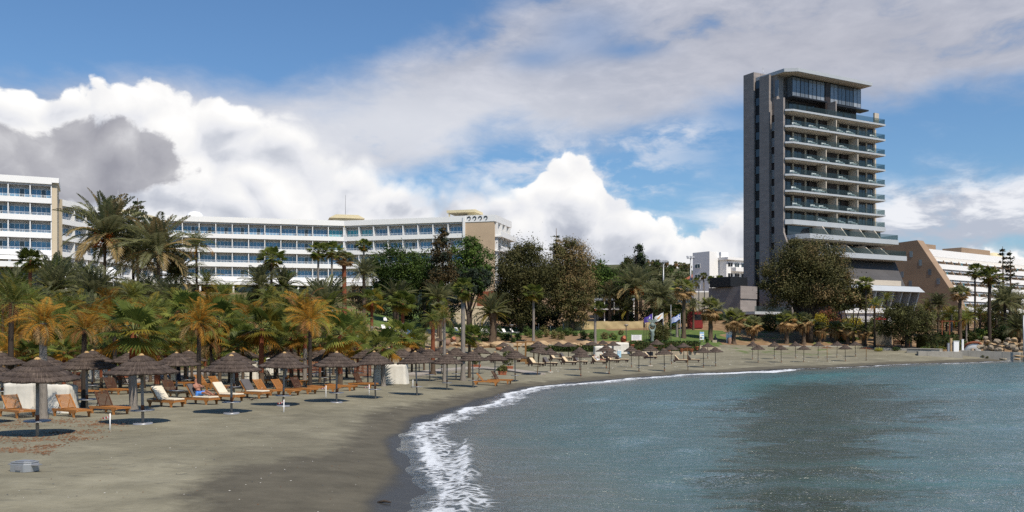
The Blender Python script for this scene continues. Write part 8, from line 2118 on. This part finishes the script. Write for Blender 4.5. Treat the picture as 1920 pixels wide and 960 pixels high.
# undergrowth that fills the shade of the grove, and litter on the sand
mb = MB(); r = random.Random(21)
for i in range(4300):
    px = r.uniform(-260, 690); Y = r.uniform(88, 175); x = at(px, Y)
    if Y < beach_limit(px) + 1: continue
    z = hz(x, Y)
    s_ = r.uniform(.7, 1.6); mt = M[r.choice(('olivegold', 'shrub_olive', 'gold', 'fan', 'shrub', 'shrub_light', 'date_dry'))]
    for q in range(7):
        a = r.uniform(0, 6.28); h = Vector((cos(a), sin(a), 0)); e = r.uniform(.4, 1.4); d = h * cos(e) + Vector((0, 0, sin(e))); sd2 = Vector((-sin(a), cos(a), 0)) * .07
        P = Vector((x, Y, z)) + h * .1
        mb.add([P - sd2, P + d * s_ * .6 - sd2 * 1.4, P + d * s_ + Vector((0, 0, -.15)), P + d * s_ * .6 + sd2 * 1.4], [(0, 1, 2, 3)], mt)
tag(mb.build('undergrowth'), 'low mixed undergrowth filling the shade of the palm grove', 'undergrowth', None, 'stuff')
mb = MB(); r = random.Random(22)
SW = solid('dry_seaweed', (0.150, 0.070, 0.032), 0.9, .5, 6)
M['sw'] = SW; M['shell'] = solid('shell_bits', (0.55, 0.52, 0.47), .7, .3, 9); M['peb'] = solid('dark_pebbles', (0.06, 0.065, 0.075), .7, .4, 9)
def fleck(x, y, s_, mt):
    z = hz(x, y) + .012; a = r.uniform(0, 6.28); u = Vector((cos(a), sin(a), 0)) * s_; v = Vector((-sin(a), cos(a), 0)) * s_ * r.uniform(.25, .7); c_ = Vector((x, y, z)); w = Vector((0, 0, s_ * .35))
    mb.add([c_ - u, c_ - v, c_ + u, c_ + v, c_ + w], [(0, 1, 4), (1, 2, 4), (2, 3, 4), (3, 0, 4)], M[mt])
for (px, py, wpx, hpx, n) in ((40, 826, 90, 7, 330), (140, 812, 60, 5, 240), (20, 845, 60, 5, 200), (180, 796, 50, 7, 260), (90, 838, 40, 4, 110), (80, 848, 26, 6, 120), (150, 822, 40, 5, 150), (30, 792, 60, 5, 160), (10, 800, 40, 5, 140), (120, 790, 40, 5, 120)):
    for i in range(n):
        q = (px + r.gauss(0, wpx * .5), py + r.gauss(0, hpx * .5))
        if q[1] > 780: g_ = ground(*q); fleck(g_[0], g_[1], r.uniform(.02, .075), 'sw')
for i in range(1100):
    Y = 20 + 70 * r.random() ** 1.3; px = r.uniform(-60, 1050); x = at(px, Y); d = float(shore_dist(np.array([x]), np.array([Y]))[0][0])
    if d < 1.5: continue
    fleck(x, Y, r.uniform(.010, .034), r.choice(('shell', 'peb', 'peb', 'sw')))
for i in range(700):
    px = r.uniform(980, 1700); Y = r.uniform(85, 160); x = at(px, Y); d = float(shore_dist(np.array([x]), np.array([Y]))[0][0])
    if d < 4 or Y > beach_limit(px): continue
    fleck(x, Y, r.uniform(.03, .12), r.choice(('shell', 'shell', 'peb')))
tag(mb.build('sand_litter'), 'dry seaweed, pebbles and shell bits scattered on the sand', 'litter', None, 'stuff')
x, Y, z = ground(472, 752); mb = MB(); r2 = random.Random(4)
for i in range(9):
    a = r2.uniform(0, 6.28); mb.tube([(0, 0, .05), (.2 * cos(a), .2 * sin(a), .12), (.42 * cos(a), .42 * sin(a), r2.uniform(.02, .2))], [.02, .015, .006], M['trunk_brown'], 5)
tag(mb.build('driftwood', None, (x, Y, z)), 'tangled brown driftwood twig on the sand by the grey backed lounger', 'driftwood')
x, Y, z = ground(720, 946); mb = MB(); mb.tube([(-.16, 0, .02), (0, .02, .05), (.17, 0, .02)], [.02, .035, .015], M['trunk_dark'], 6); tag(mb.build('driftwood', None, (x, Y, z)), 'small dark stick on the wet sand near the foam', 'driftwood')
